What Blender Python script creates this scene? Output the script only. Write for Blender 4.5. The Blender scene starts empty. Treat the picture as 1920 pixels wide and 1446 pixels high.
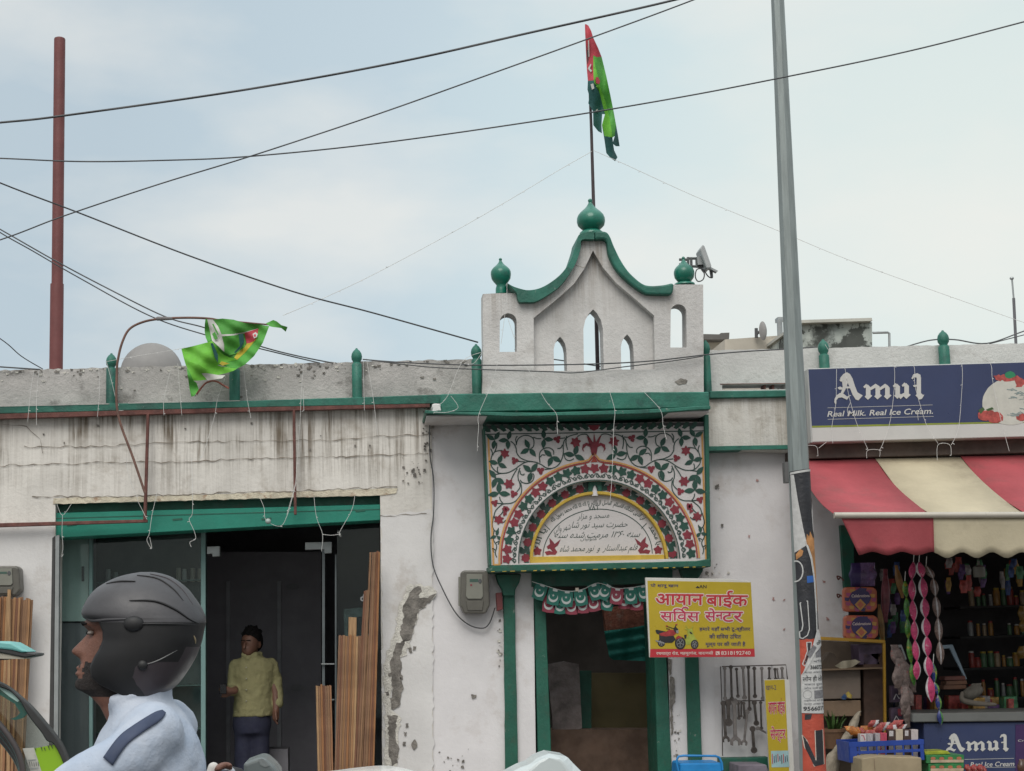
import bpy, bmesh, math, random
from mathutils import Vector, Matrix, noise
from mathutils.geometry import tessellate_polygon
R = math.radians
sc = bpy.context.scene
COL = sc.collection
rnd = random.Random(7)

# ------------------------------------------------------------------ camera, sky, sun, exposure
FPX, IW, IH = 3000.0, 1920, 1446
CAM = Vector((0, 0, 1.6))
YAW, PIT, ROL = R(5.5), R(8.9), 0.030
fw = Vector((math.sin(YAW)*math.cos(PIT), math.cos(YAW)*math.cos(PIT), math.sin(PIT)))
r0 = Vector((math.cos(YAW), -math.sin(YAW), 0))
u0 = r0.cross(fw)
rt = r0*math.cos(ROL) - u0*math.sin(ROL)
up = u0*math.cos(ROL) + r0*math.sin(ROL)
cd = bpy.data.cameras.new('camera')
cam = bpy.data.objects.new('camera', cd); COL.objects.link(cam)
cd.sensor_width = 36; cd.lens = 36*FPX/IW; cd.clip_start = 0.05; cd.clip_end = 3000
cam.matrix_world = Matrix(((rt.x, up.x, -fw.x, CAM.x), (rt.y, up.y, -fw.y, CAM.y), (rt.z, up.z, -fw.z, CAM.z), (0, 0, 0, 1)))
sc.camera = cam

SUN_EL, SUN_AZ = R(46), R(192)         # veiled sun, high and behind the photographer
w = bpy.data.worlds.new("World"); sc.world = w; w.use_nodes = True
nt = w.node_tree; nt.nodes.clear()
def wn(t, **k):
    n = nt.nodes.new(t)
    for a, b in k.items(): setattr(n, a, b)
    return n
out = wn('ShaderNodeOutputWorld'); bg = wn('ShaderNodeBackground'); bg.inputs[1].default_value = 0.1
sky = wn('ShaderNodeTexSky', sky_type='NISHITA'); sky.sun_disc = False
sky.sun_elevation = SUN_EL; sky.sun_rotation = SUN_AZ; sky.air_density = 1.2; sky.dust_density = 3
tc = wn('ShaderNodeTexCoord')
def cramp(fac, stops):
    r = wn('ShaderNodeValToRGB'); e = r.color_ramp.elements
    while len(e) > 1: e.remove(e[0])
    for i, (p, c) in enumerate(stops):
        q = e[0] if i == 0 else e.new(p)
        q.position = p; q.color = (c[0], c[1], c[2], 1)
    nt.links.new(fac, r.inputs[0]); return r.outputs[0]
def vdot(v):
    d = wn('ShaderNodeVectorMath', operation='DOT_PRODUCT'); d.inputs[1].default_value = v
    nt.links.new(tc.outputs['Generated'], d.inputs[0]); return d.outputs['Value']
def wmix(f, a, b, mode='MIX'):
    m = wn('ShaderNodeMix', data_type='RGBA', blend_type=mode)
    if isinstance(f, float): m.inputs[0].default_value = f
    else: nt.links.new(f, m.inputs[0])
    for s, i in ((a, 6), (b, 7)):
        if isinstance(s, tuple): m.inputs[i].default_value = s + (1,)
        else: nt.links.new(s, m.inputs[i])
    return m.outputs[2]
glow = (fw + rt*0.30 + up*0.10).normalized()
# thin overcast: grey blue to the left, milky white to the right of the street
base = cramp(vdot(tuple(glow)), [(0.0, (5.6, 6.0, 6.3)), (0.86, (5.25, 6.3, 7.0)), (0.93, (5.85, 7.0, 7.65)), (0.97, (6.7, 8.0, 8.3)), (1.0, (8.1, 8.85, 8.45))])
mp = wn('ShaderNodeMapping'); mp.inputs['Scale'].default_value = (1.0, 1.0, 2.3); mp.inputs['Location'].default_value = (1.1, 2.4, 0.3)
nt.links.new(tc.outputs['Generated'], mp.inputs[0])
no = wn('ShaderNodeTexNoise'); no.inputs['Scale'].default_value = 4.2; no.inputs['Detail'].default_value = 6; no.inputs['Roughness'].default_value = 0.5
nt.links.new(mp.outputs[0], no.inputs['Vector'])
cl = cramp(no.outputs[0], [(0.44, (0, 0, 0)), (0.70, (1, 1, 1))])
bright = wmix(0.62, base, (9.6, 9.3, 8.6))
clouds = wmix(cl, base, bright)
zen = cramp(vdot((0, 0, 1)), [(0.0, (1, 1, 1)), (0.42, (1, 1, 1)), (0.8, (2.1, 2.05, 2.0)), (1, (2.4, 2.35, 2.3))])
clouds = wmix(1.0, clouds, zen, 'MULTIPLY')
nt.links.new(wmix(0.9, sky.outputs[0], clouds), bg.inputs[0]); nt.links.new(bg.outputs[0], out.inputs[0])

sl = bpy.data.lights.new('sun', 'SUN'); sl.energy = 1.75; sl.angle = R(40); sl.color = (1, 0.96, 0.9)
so = bpy.data.objects.new('sun', sl); COL.objects.link(so)
sd = Vector((math.sin(SUN_AZ)*math.cos(SUN_EL), math.cos(SUN_AZ)*math.cos(SUN_EL), math.sin(SUN_EL)))
so.rotation_euler = sd.to_track_quat('Z', 'Y').to_euler()
vs = sc.view_settings; vs.view_transform = 'Standard'; vs.look = 'None'; vs.exposure = 0.0; vs.gamma = 1
sc.cycles.use_denoising = True
sc.cycles.max_bounces = 6; sc.cycles.diffuse_bounces = 3

# ------------------------------------------------------------------ helpers
def at(px, py, Y):
    """point on the vertical plane Y metres in front of the camera that the photograph shows at (px, py)"""
    d = fw + rt*((px-IW/2)/FPX) + up*((IH/2-py)/FPX)
    return CAM + d*((Y-CAM.y)/d.y)
def mpp(px, py, Y): return (at(px+1, py, Y)-at(px, py, Y)).length
def Z(s, ox, oy):
    return lambda pts: [(ox+x/s, oy+y/s) for x, y in pts]
def L8(r, g, b, k=1.0):
    f = lambda v: ((v/255+0.055)/1.055)**2.4 if v > 10 else v/255/12.92
    return (f(r)*k, f(g)*k, f(b)*k)

class MB:
    def __init__(s): s.v = []; s.f = []; s.m = []; s.mats = []
    def mi(s, mat):
        if mat not in s.mats: s.mats.append(mat)
        return s.mats.index(mat)
    def raw(s, vs, fs, mat):
        o = len(s.v); s.v += [tuple(p) for p in vs]; k = s.mi(mat)
        for f in fs: s.f.append(tuple(i+o for i in f)); s.m.append(k)
        return s
    def face(s, pts, mat): return s.raw(pts, [tuple(range(len(pts)))], mat)
    def prism(s, loop, Y, d, mat, holes=(), side=None):
        return s.prism3([at(x, y, Y) for x, y in loop], d, mat, [[at(x, y, Y) for x, y in h] for h in holes], side)
    def prism3(s, loop, d, mat, holes=(), side=None):
        side = side or mat
        loops = [loop]+list(holes)
        fl = [p for l in loops for p in l]; n = len(fl)
        dv = d if isinstance(d, Vector) else Vector((0, d, 0))
        if holes: tris = [tuple(t) for t in tessellate_polygon([[Vector((p.x, p.z, 0)) for p in l] for l in loops])]
        else: tris = [tuple(range(n))]
        s.raw(fl+[p+dv for p in fl], tris+[tuple(i+n for i in reversed(t)) for t in tris], mat)
        o = 0
        for l in loops:
            k = len(l); fs = []; base = len(s.v)-2*n
            kk = s.mi(side)
            for i in range(k):
                j = (i+1) % k
                s.f.append((base+o+i, base+n+o+i, base+n+o+j, base+o+j)); s.m.append(kk)
            o += k
        return s
    def flat(s, loop, Y, mat, holes=()):
        p = [at(x, y, Y) for x, y in loop]
        if not holes: return s.face(p, mat)
        loops = [p]+[[at(x, y, Y) for x, y in h] for h in holes]
        return s.raw([q for l in loops for q in l], [tuple(t) for t in tessellate_polygon([[Vector((q.x, q.z, 0)) for q in l] for l in loops])], mat)
    def box(s, a, b, mat):
        x0, y0, z0 = a; x1, y1, z1 = b
        v = [(x0,y0,z0),(x1,y0,z0),(x1,y1,z0),(x0,y1,z0),(x0,y0,z1),(x1,y0,z1),(x1,y1,z1),(x0,y1,z1)]
        return s.raw(v, [(0,3,2,1),(4,5,6,7),(0,1,5,4),(1,2,6,5),(2,3,7,6),(3,0,4,7)], mat)
    def tube(s, pts, rad, mat, n=8, cap=True):
        pts = [Vector(p) for p in pts]; k = len(pts)
        rr = rad if isinstance(rad, (list, tuple)) else [rad]*k
        t0 = (pts[1]-pts[0]).normalized(); ref = Vector((0, -1, 0)) if abs(t0.y) < .9 else Vector((0, 0, 1))
        a = (ref - t0*ref.dot(t0)).normalized(); vs = []
        for i, p in enumerate(pts):
            t = (pts[min(i+1, k-1)]-pts[max(i-1, 0)]).normalized()
            a = (a - t*a.dot(t)).normalized(); b = t.cross(a)
            for j in range(n):
                g = 2*math.pi*j/n; vs.append(p+(a*math.cos(g)+b*math.sin(g))*rr[i])
        fs = [(i*n+j, i*n+(j+1) % n, (i+1)*n+(j+1) % n, (i+1)*n+j) for i in range(k-1) for j in range(n)]
        if cap: fs += [tuple(reversed(range(n))), tuple(range((k-1)*n, k*n))]
        return s.raw(vs, fs, mat)
    def limb(s, pts, rr, mat, n=12):
        """tube with rounded ends"""
        pts = [Vector(p) for p in pts]; a = (pts[0]-pts[1]).normalized(); b = (pts[-1]-pts[-2]).normalized()
        P = [pts[0]+a*rr[0]*k for k in (.95, .7, .35)]+pts+[pts[-1]+b*rr[-1]*k for k in (.35, .7, .95)]
        Q = [rr[0]*k for k in (.3, .71, .93)]+list(rr)+[rr[-1]*k for k in (.93, .71, .3)]
        return s.tube(P, Q, mat, n)
    def loft(s, rings, mat, cap=True):
        n = len(rings[0]); vs = [p for r in rings for p in r]
        fs = [(i*n+j, i*n+(j+1) % n, (i+1)*n+(j+1) % n, (i+1)*n+j) for i in range(len(rings)-1) for j in range(n)]
        if cap: fs += [tuple(reversed(range(n))), tuple(range((len(rings)-1)*n, len(rings)*n))]
        return s.raw(vs, fs, mat)
    def lathe(s, c, prof, mat, n=20, ax=None):
        """prof: (radius, height) pairs about a vertical axis through c"""
        c = Vector(c)
        return s.loft([[c+Vector((r*math.cos(2*math.pi*j/n), r*math.sin(2*math.pi*j/n), h)) for j in range(n)] for r, h in prof], mat)
    def ball(s, c, rx, ry, rz, mat, n=14, m=9):
        c = Vector(c)
        return s.loft([[c+Vector((rx*math.sin(t)*math.cos(2*math.pi*j/n), ry*math.sin(t)*math.sin(2*math.pi*j/n), -rz*math.cos(t))) for j in range(n)] for t in [math.pi*(i+.12)/(m+.24) for i in range(m+1)]], mat)
    def ribbon(s, pts, wd, Y, mat, closed=False):
        """painted line of width wd (px) on plane Y"""
        P = [Vector(p) for p in pts]; k = len(P); Lf = []; Rt = []
        for i, p in enumerate(P):
            q0 = P[(i-1) % k] if closed or i > 0 else P[i]; q1 = P[(i+1) % k] if closed or i < k-1 else P[i]
            t = (q1-q0); t = t.normalized() if t.length > 1e-9 else Vector((1, 0)); nn = Vector((-t.y, t.x))
            ww = (wd[i] if isinstance(wd, (list, tuple)) else wd)/2
            Lf.append(p+nn*ww); Rt.append(p-nn*ww)
        vs = [at(q.x, q.y, Y) for q in Lf]+[at(q.x, q.y, Y) for q in Rt]
        rg = range(k if closed else k-1)
        return s.raw(vs, [(i, (i+1) % k, k+(i+1) % k, k+i) for i in rg], mat)
    def text(s, body, quad, Y, mat, off=0.0, shear=0.0, mapf=None):
        """lettering fitted into the pixel quad (tl, tr, br, bl) on plane Y"""
        v0, f0 = glyphs(body, 0.0); v1, f1 = (v0, f0) if off == 0 else glyphs(body, off)
        x0 = min(p[0] for p in v0); x1 = max(p[0] for p in v0); y0 = min(p[1] for p in v0); y1 = max(p[1] for p in v0)
        tl, tr, br, bl = [Vector(q) for q in quad]; o = []
        for x, y in v1:
            b = (y-y0)/(y1-y0); a = (x-x0)/(x1-x0) + shear*(b-.5)
            p = (bl*(1-a)+br*a)*(1-b)+(tl*(1-a)+tr*a)*b
            o.append(mapf(p.x, p.y) if mapf else at(p.x, p.y, Y))
        return s.raw(o, f1, mat)
    def build(s, name, parent=None, smooth=None, bev=0, off=None, remesh=0, sub=0, seg=1):
        off = Vector(off) if off is not None else (OFF[parent] if parent else Vector())
        me = bpy.data.meshes.new(name); me.from_pydata([tuple(Vector(p)-off) for p in s.v], [], s.f)
        for m in s.mats: me.materials.append(m)
        me.polygons.foreach_set('material_index', s.m)
        bm = bmesh.new(); bm.from_mesh(me); bmesh.ops.recalc_face_normals(bm, faces=bm.faces); bm.to_mesh(me); bm.free()
        if smooth is not None:
            me.polygons.foreach_set('use_smooth', [True]*len(me.polygons))
            if smooth < 180 and not remesh: me.set_sharp_from_angle(angle=R(smooth))
        me.update()
        o = bpy.data.objects.new(name, me); COL.objects.link(o); OFF[o] = off
        if parent: o.parent = parent
        else: o.location = off
        if remesh:
            m = o.modifiers.new('r', 'REMESH'); m.mode = 'VOXEL'; m.voxel_size = remesh; m.use_smooth_shade = True
            q = o.modifiers.new('s', 'SMOOTH'); q.iterations = 6; q.factor = .5
        if sub: q = o.modifiers.new('u', 'SUBSURF'); q.levels = q.render_levels = sub
        if bev:
            m = o.modifiers.new('b', 'BEVEL'); m.width = bev; m.segments = seg; m.limit_method = 'ANGLE'; m.angle_limit = R(40)
        return o
OFF = {}
_gc = {}
def glyphs(body, off):
    if (body, off) in _gc: return _gc[(body, off)]
    cu = bpy.data.curves.new('t', 'FONT'); cu.body = body; cu.offset = off; cu.resolution_u = 3
    o = bpy.data.objects.new('t', cu); COL.objects.link(o)
    me = bpy.data.meshes.new_from_object(o.evaluated_get(bpy.context.evaluated_depsgraph_get()))
    r = ([(v.co.x, v.co.y) for v in me.vertices], [tuple(p.vertices) for p in me.polygons])
    bpy.data.objects.remove(o); bpy.data.curves.remove(cu); bpy.data.meshes.remove(me)
    _gc[(body, off)] = r; return r
AR = {'ا':(0xFE8D,2),'ب':(0xFE8F,4),'پ':(0xFB56,4),'ت':(0xFE95,4),'ج':(0xFE9D,4),'ح':(0xFEA1,4),'خ':(0xFEA5,4),'د':(0xFEA9,2),'ر':(0xFEAD,2),'ز':(0xFEAF,2),
      'س':(0xFEB1,4),'ش':(0xFEB5,4),'ص':(0xFEB9,4),'ض':(0xFEBD,4),'ع':(0xFEC9,4),'ق':(0xFED5,4),'ف':(0xFED1,4),'ل':(0xFEDD,4),'م':(0xFEE1,4),'ن':(0xFEE5,4),'و':(0xFEED,2),'ه':(0xFEE9,4),'ي':(0xFEF1,4)}
def urdu(t):
    o = []
    for i, ch in enumerate(t):
        if ch not in AR: o.append(ch); continue
        b, k = AR[ch]
        pv = i > 0 and t[i-1] in AR and AR[t[i-1]][1] == 4
        nx = i < len(t)-1 and t[i+1] in AR and k == 4
        o.append(chr(b+(3 if pv and nx else 2 if nx else 1 if pv else 0)))
    return ''.join(reversed(o))
def tag(o, label, cat, group=None):
    o['label'] = label; o['category'] = cat
    if group: o['group'] = group
    return o
def thing(name, label, cat, loc, group=None):
    o = bpy.data.objects.new(name, None); o.empty_display_size = .1; COL.objects.link(o); o.location = loc; OFF[o] = Vector(loc)
    return tag(o, label, cat, group)
def base_of(mb):
    xs = [p[0] for p in mb.v]; ys = [p[1] for p in mb.v]; zs = [p[2] for p in mb.v]
    return ((min(xs)+max(xs))/2, (min(ys)+max(ys))/2, min(zs))
def solo(name, mb, label, cat, group=None, **k):
    return tag(mb.build(name, off=base_of(mb), **k), label, cat, group)
def spline(pts, n=6):
    P = [Vector(p) for p in pts]; o = []
    for i in range(len(P)-1):
        a, b, c, d = P[max(i-1, 0)], P[i], P[i+1], P[min(i+2, len(P)-1)]
        for k in range(n):
            t = k/n; o.append(.5*((2*b)+(c-a)*t+(2*a-5*b+4*c-d)*t*t+(3*b-a-3*c+d)*t**3))
    o.append(P[-1]); return o
def sp2(pts, n=6): return [(p[0], p[1]) for p in spline(pts, n)]
def wob(loop, amp=1.0, step=22, seed=0):
    o = []; k = len(loop)
    for i in range(k):
        a = Vector(loop[i]); b = Vector(loop[(i+1) % k]); m = max(1, int((b-a).length/step))
        for j in range(m):
            p = a.lerp(b, j/m); q = noise.noise_vector(Vector((p.x*.021+seed*7.3, p.y*.021, seed*3.1)))+noise.noise_vector(Vector((p.x*.09, p.y*.09+seed, 4)))*.5
            o.append((p.x+q.x*amp, p.y+q.y*amp))
    return o
def rough(loop, amp, step, seed=0):
    """ragged outline for chips and peeled patches"""
    q = random.Random(seed); o = []; k = len(loop)
    for i in range(k):
        a = Vector(loop[i]); b = Vector(loop[(i+1) % k]); m = max(1, int((b-a).length/step))
        for j in range(m): p = a.lerp(b, j/m); o.append((p.x+q.uniform(-amp, amp), p.y+q.uniform(-amp, amp)))
    return o
def ell(cx, cy, rx, ry, n=20, a0=0, a1=360, close=True):
    m = n if close else n+1
    return [(cx+rx*math.cos(R(a0+(a1-a0)*i/n)), cy-ry*math.sin(R(a0+(a1-a0)*i/n))) for i in range(m)]

# ------------------------------------------------------------------ materials
MATS = {}
def mat(name, col, rough_=.7, var=.15, vs_=6.0, bump=.0, bs=60.0, metal=0.0, spec=.5, dark=None, dscale=3.0, damt=0.0, streak=None, coat=0, alpha=None, col2=None, stretch=None, emit=0, chip=None):
    if name in MATS: return MATS[name]
    m = bpy.data.materials.new(name); m.use_nodes = True; MATS[name] = m
    t = m.node_tree; b = t.nodes['Principled BSDF']; Lk = t.links.new
    def nd(ty, **k):
        n = t.nodes.new(ty)
        for a, c in k.items(): setattr(n, a, c)
        return n
    co = nd('ShaderNodeTexCoord').outputs['Object']
    if stretch:
        mpn = nd('ShaderNodeMapping'); mpn.inputs['Scale'].default_value = stretch; Lk(co, mpn.inputs[0]); co = mpn.outputs[0]
    def nz(scale, det=4, ro=.6, vec=None):
        n = nd('ShaderNodeTexNoise'); n.inputs['Scale'].default_value = scale; n.inputs['Detail'].default_value = det; n.inputs['Roughness'].default_value = ro
        Lk(vec or co, n.inputs['Vector']); return n.outputs[0]
    def ramp(f, p0, p1, c0=0, c1=1):
        r = nd('ShaderNodeMapRange'); r.inputs[1].default_value = p0; r.inputs[2].default_value = p1; r.inputs[3].default_value = c0; r.inputs[4].default_value = c1; r.interpolation_type = 'SMOOTHSTEP'
        Lk(f, r.inputs[0]); return r.outputs[0]
    def mix(f, a, c):
        x = nd('ShaderNodeMix', data_type='RGBA'); Lk(f, x.inputs[0])
        for s, i in ((a, 6), (c, 7)):
            if isinstance(s, tuple): x.inputs[i].default_value = (s[0], s[1], s[2], 1)
            else: Lk(s, x.inputs[i])
        return x.outputs[2]
    def mul(a, c):
        x = nd('ShaderNodeMath', operation='MULTIPLY'); Lk(a, x.inputs[0])
        if isinstance(c, float): x.inputs[1].default_value = c
        else: Lk(c, x.inputs[1])
        return x.outputs[0]
    lo = tuple(v*(1-var) for v in col); hi = col2 or tuple(min(1, v*(1+var*.6)) for v in col)
    c = mix(ramp(nz(vs_, 5), .3, .7), lo, hi)
    if damt:
        c = mix(mul(ramp(nz(dscale, 8, .7), .52, .66), damt), c, dark)
    if streak:
        zt, zb, amt, scol = streak        # local heights: strongest at zt, gone by zb
        sx = nd('ShaderNodeSeparateXYZ'); Lk(co, sx.inputs[0])
        m1 = nd('ShaderNodeMapping'); m1.inputs['Scale'].default_value = (17, 17, .55); Lk(co, m1.inputs[0])
        m2 = nd('ShaderNodeMapping'); m2.inputs['Scale'].default_value = (46, 46, 1.3); Lk(co, m2.inputs[0])
        s1 = ramp(nz(1, 5, .7, m1.outputs[0]), .45, .66); s2 = ramp(nz(1, 5, .7, m2.outputs[0]), .46, .68)
        big = ramp(nz(1.9, 3, .6), .38, .62, .18, 1)
        fall = ramp(sx.outputs[2], zb, zt, .12, 1)
        ad = nd('ShaderNodeMath', operation='ADD'); Lk(s1, ad.inputs[0]); Lk(mul(s2, .75), ad.inputs[1]); ad.use_clamp = True
        c = mix(mul(mul(mul(ad.outputs[0], big), fall), amt), c, scol)
    if chip:
        c = mix(mul(ramp(nz(chip[1], 6, .7), chip[3], chip[3]+.04), chip[2]), c, chip[0])
    Lk(c, b.inputs['Base Color'])
    rr = ramp(nz(vs_*2.3, 3), .3, .7, max(0, rough_-.08), min(1, rough_+.08)); Lk(rr, b.inputs['Roughness'])
    b.inputs['Metallic'].default_value = metal; b.inputs['Specular IOR Level'].default_value = spec; b.inputs['Coat Weight'].default_value = coat
    if bump:
        bp = nd('ShaderNodeBump'); bp.inputs['Strength'].default_value = bump; bp.inputs['Distance'].default_value = .02
        Lk(nz(bs, 6, .65), bp.inputs['Height']); Lk(bp.outputs[0], b.inputs['Normal'])
    if alpha is not None: b.inputs['Alpha'].default_value = alpha
    if emit: Lk(c, b.inputs['Emission Color']); b.inputs['Emission Strength'].default_value = emit
    return m
def glass(name, tint=(.84, .89, .88), refl=.12):
    if name in MATS: return MATS[name]
    m = bpy.data.materials.new(name); m.use_nodes = True; MATS[name] = m; t = m.node_tree; t.nodes.clear()
    o = t.nodes.new('ShaderNodeOutputMaterial'); x = t.nodes.new('ShaderNodeMixShader'); tr = t.nodes.new('ShaderNodeBsdfTransparent'); g = t.nodes.new('ShaderNodeBsdfGlossy')
    tr.inputs[0].default_value = tint+(1,); g.inputs['Roughness'].default_value = .03; g.inputs[0].default_value = (.9, .95, .95, 1)
    f = t.nodes.new('ShaderNodeFresnel'); f.inputs[0].default_value = 1.5
    k = t.nodes.new('ShaderNodeMath'); k.operation = 'MULTIPLY'; k.inputs[1].default_value = refl/.04*.35; t.links.new(f.outputs[0], k.inputs[0])
    t.links.new(k.outputs[0], x.inputs[0]); t.links.new(tr.outputs[0], x.inputs[1]); t.links.new(g.outputs[0], x.inputs[2]); t.links.new(x.outputs[0], o.inputs[0])
    return m

WASH = mat('whitewash', (.635, .625, .615), .9, .10, 1.8, .16, 35, dark=(.38, .335, .285), dscale=1.5, damt=.55)
LILAC = mat('lilac_wash', (.66, .645, .65), .9, .09, 1.5, .13, 30, dark=(.43, .38, .345), dscale=1.3, damt=.5)
STAIN = mat('stained_plaster', (.67, .645, .60), .92, .12, 2.5, .3, 35, dark=(.30, .25, .19), dscale=2.2, damt=.45, streak=(3.15, 2.35, 1.0, (.135, .105, .07)))
PARA = mat('weathered_cement', (.51, .495, .475), .95, .28, 3.5, .6, 38, dark=(.13, .12, .11), dscale=4.0, damt=.65, col2=(.50, .48, .46))
PARAR = mat('pale_cement', (.60, .60, .58), .93, .12, 3, .4, 38, dark=(.30, .29, .27), dscale=3, damt=.5)
CRK = mat('crack_dirt', (.22, .19, .155), .97, .4, 20)
CHIP = mat('bare_mortar', (.21, .195, .175), .97, .45, 14, .8, 60)
LIME = mat('flaked_lime', (.66, .64, .58), .97, .2, 20, .8, 70)
GABLE = mat('gable_wash', (.58, .57, .555), .92, .13, 2.2, .4, 40, dark=(.27, .24, .21), dscale=1.8, damt=.5, streak=(4.4, 3.7, .65, (.23, .19, .15)))
GREEN = mat('green_paint', (.014, .125, .088), .55, .25, 5, .25, 30, dark=(.012, .06, .05), dscale=4.5, damt=.7, chip=((.30, .31, .28), 13, .7, .655), col2=(.022, .16, .115))
GREEND = mat('dark_green_paint', (.010, .095, .062), .55, .2, 5, .2, 30, dark=(.05, .06, .04), dscale=6, damt=.45, chip=((.26, .27, .24), 11, .6, .67))
SHUT = mat('shutter_green', (.008, .20, .14), .5, .12, 4, .1, 30)
RUST = mat('red_oxide_steel', (.135, .052, .042), .75, .35, 14, .3, 90)
MAROON = mat('maroon_paint', (.16, .050, .048), .6, .15, 5, .1, 60)
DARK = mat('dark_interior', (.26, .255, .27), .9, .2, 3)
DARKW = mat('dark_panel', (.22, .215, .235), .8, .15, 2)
CABLE = mat('black_cable', (.075, .078, .082), .6, .1)
WIREW = mat('white_wire', (.62, .62, .60), .6, .1)
YEL = mat('yellow_paint', (.52, .35, .045), .6, .15, 8, .15)
ORG = mat('orange_line', (.56, .30, .10), .65, .12, 8)
REDP = mat('red_paint', (.20, .022, .036), .65, .18, 9)
LEAFG = mat('leaf_green_paint', (.013, .062, .044), .65, .2, 9)
VINE = mat('vine_paint', (.030, .062, .052), .65, .2, 9)
PANELW = mat('panel_white', (.57, .54, .535), .85, .08, 3, .15)
BLACKP = mat('black_paint', (.035, .037, .040), .6, .15)
CREAMT = mat('rusty_cream', (.60, .55, .43), .9, .2, 14, .5, 70, dark=(.26, .12, .06), dscale=9, damt=.7)
ASPH = mat('asphalt', (.05, .05, .05), .9, .25, 9, .4, 120)
PAVE = mat('concrete_pavement', (.27, .25, .23), .9, .2, 4, .3, 80)
ROOF = mat('roof_cement', (.30, .29, .28), .95, .2, 2)
STEEL = mat('galvanised', (.25, .285, .28), .5, .14, 7, .05, 30, metal=.35, dark=(.15, .17, .17), dscale=5, damt=.5, stretch=(6, 6, .5))
GREYM = mat('grey_metal', (.33, .35, .35), .45, .12, metal=.5)
ALU = mat('teal_aluminium', (.16, .27, .26), .45, .08, metal=.1)
SATG = mat('dish_grey', (.24, .235, .23), .6, .1)

def quad(x0, y0, x1, y1): return [(x0, y0), (x1, y0), (x1, y1), (x0, y1)]
YB = 1640     # pixel row safely below the pavement at the facade
def struct(name, mb):
    o = mb.build(name); o['kind'] = 'structure'; return o

# ------------------------------------------------------------------ ground
m = MB(); m.box((-400, -400, -.6), (400, 400, -.5), mat('earth', (.16, .13, .10), .95, .3, .3)); struct('ground', m)
m = MB(); m.box((-60, -8, -.3), (60, 9.6, 0), ASPH); struct('road', m)
m = MB(); m.box((-60, 9.6, -.3), (60, 12.0, .13), PAVE); struct('pavement', m)

# ------------------------------------------------------------------ shop building (left bay)
YW = 12.0
LB = thing('shop_building', 'long low whitewashed shop with rain-streaked wall and wide dark shop opening on the left', 'building', at(400, 1600, YW))
LBO = LB
ptop = lambda x: 694-.0235*x
btop = lambda x: 761-.0212*x if x < 480 else 751-.0314*(x-480)
bbot = lambda x: 776-.026*x if x < 480 else 763.5-.017*(x-480)
m = MB()
m.prism(wob([(-260, 770), (808, 748), (810, 900), (813, YB), (718, YB), (717, 1446), (713, 928), (104, 944), (98, 1446), (97, YB), (-260, YB)], .8, 30, 1), YW, .3, STAIN)
# wash below the lintel line is cleaner, with a ragged seam
m.flat(rough([(-260, 990), (100, 985), (97, YB), (-260, YB)], 2, 14, 3), YW-.004, WASH)
m.flat(rough([(715, 968), (760, 962), (811, 955), (813, YB), (719, YB)], 2.5, 9, 4), YW-.004, WASH)
m.flat(rough([(100, 934), (330, 929), (745, 915), (744, 925), (715, 928.5), (410, 937), (104, 945), (100, 945)], 1.0, 8, 5), YW-.006, CREAMT)
def crack(mb, pts, seed, wd=2.2, Y=YW-.008):
    q = random.Random(seed); P = []
    for i in range(len(pts)-1):
        a, b = Vector(pts[i]), Vector(pts[i+1]); k = max(1, int((b-a).length/9))
        for j in range(k): p = a.lerp(b, j/k); P.append((p.x, p.y+q.uniform(-2.2, 2.2)))
    P.append(pts[-1]); mb.ribbon(P, [wd*q.uniform(.15, .85) for _ in P], Y, CRK)
crack(m, [(45, 838), (170, 838), (300, 831), (480, 826), (620, 826), (700, 819), (808, 814)], 1)
crack(m, [(0, 873), (180, 868), (330, 866), (480, 859), (640, 856), (803, 850)], 2, 2.6)
crack(m, [(60, 932), (230, 931), (400, 925), (560, 920), (745, 913)], 3, 2.8)
crack(m, [(5, 797), (50, 800), (75, 822), (80, 850)], 4, 1.4)
crack(m, [(712, 968), (800, 963)], 14, 2)
q = random.Random(5)
for cx, cy, sx, sy, n in ((775, 885, 26, 14, 26), (802, 800, 8, 45, 22), (560, 815, 120, 30, 4), (700, 830, 60, 40, 5), (150, 820, 130, 40, 4)):
    for _ in range(n):
        x, y, s = q.gauss(cx, sx*.6), q.gauss(cy, sy*.6), q.uniform(.3, 1.0)**2*2.6+.3
        m.flat(rough([(x-s, y-s*.7), (x+s, y-s*.6), (x+s*1.1, y+s*1.5), (x-s, y+s*1.2)], .7, 2, q.random()), YW-.009-.0002*_, CHIP)
# peeled plaster to the right of the shop opening
PB = MB()
def chip(loop, seed, mat_=CHIP, Y=YW-.012, amp=2.0, step=5): PB.flat(rough(loop, amp, step, seed), Y, mat_)
chip([(757, 1118), (765, 1095), (800, 1098), (822, 1110), (812, 1122), (790, 1140), (775, 1175), (770, 1205), (762, 1230), (740, 1235), (732, 1330), (752, 1345), (748, 1380), (745, 1446), (722, 1446), (720, 1240), (728, 1215), (740, 1190), (745, 1150)], 11, LIME, YW-.010, 3, 6)
chip([(764, 1122), (775, 1102), (790, 1098), (793, 1108), (783, 1118), (795, 1122), (818, 1114), (806, 1130), (786, 1143), (778, 1172), (772, 1200), (757, 1204), (750, 1185), (757, 1160), (754, 1140)], 12)
chip([(745, 1205), (760, 1202), (752, 1225), (752, 1262), (755, 1290), (750, 1325), (738, 1332), (732, 1322), (736, 1290), (732, 1245)], 13)
chip([(727, 1340), (746, 1342), (741, 1372), (747, 1405), (745, 1430), (736, 1436), (728, 1415), (729, 1380)], 14)
chip([(768, 1400), (776, 1385), (784, 1396), (778, 1408)], 15, amp=3)
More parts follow.
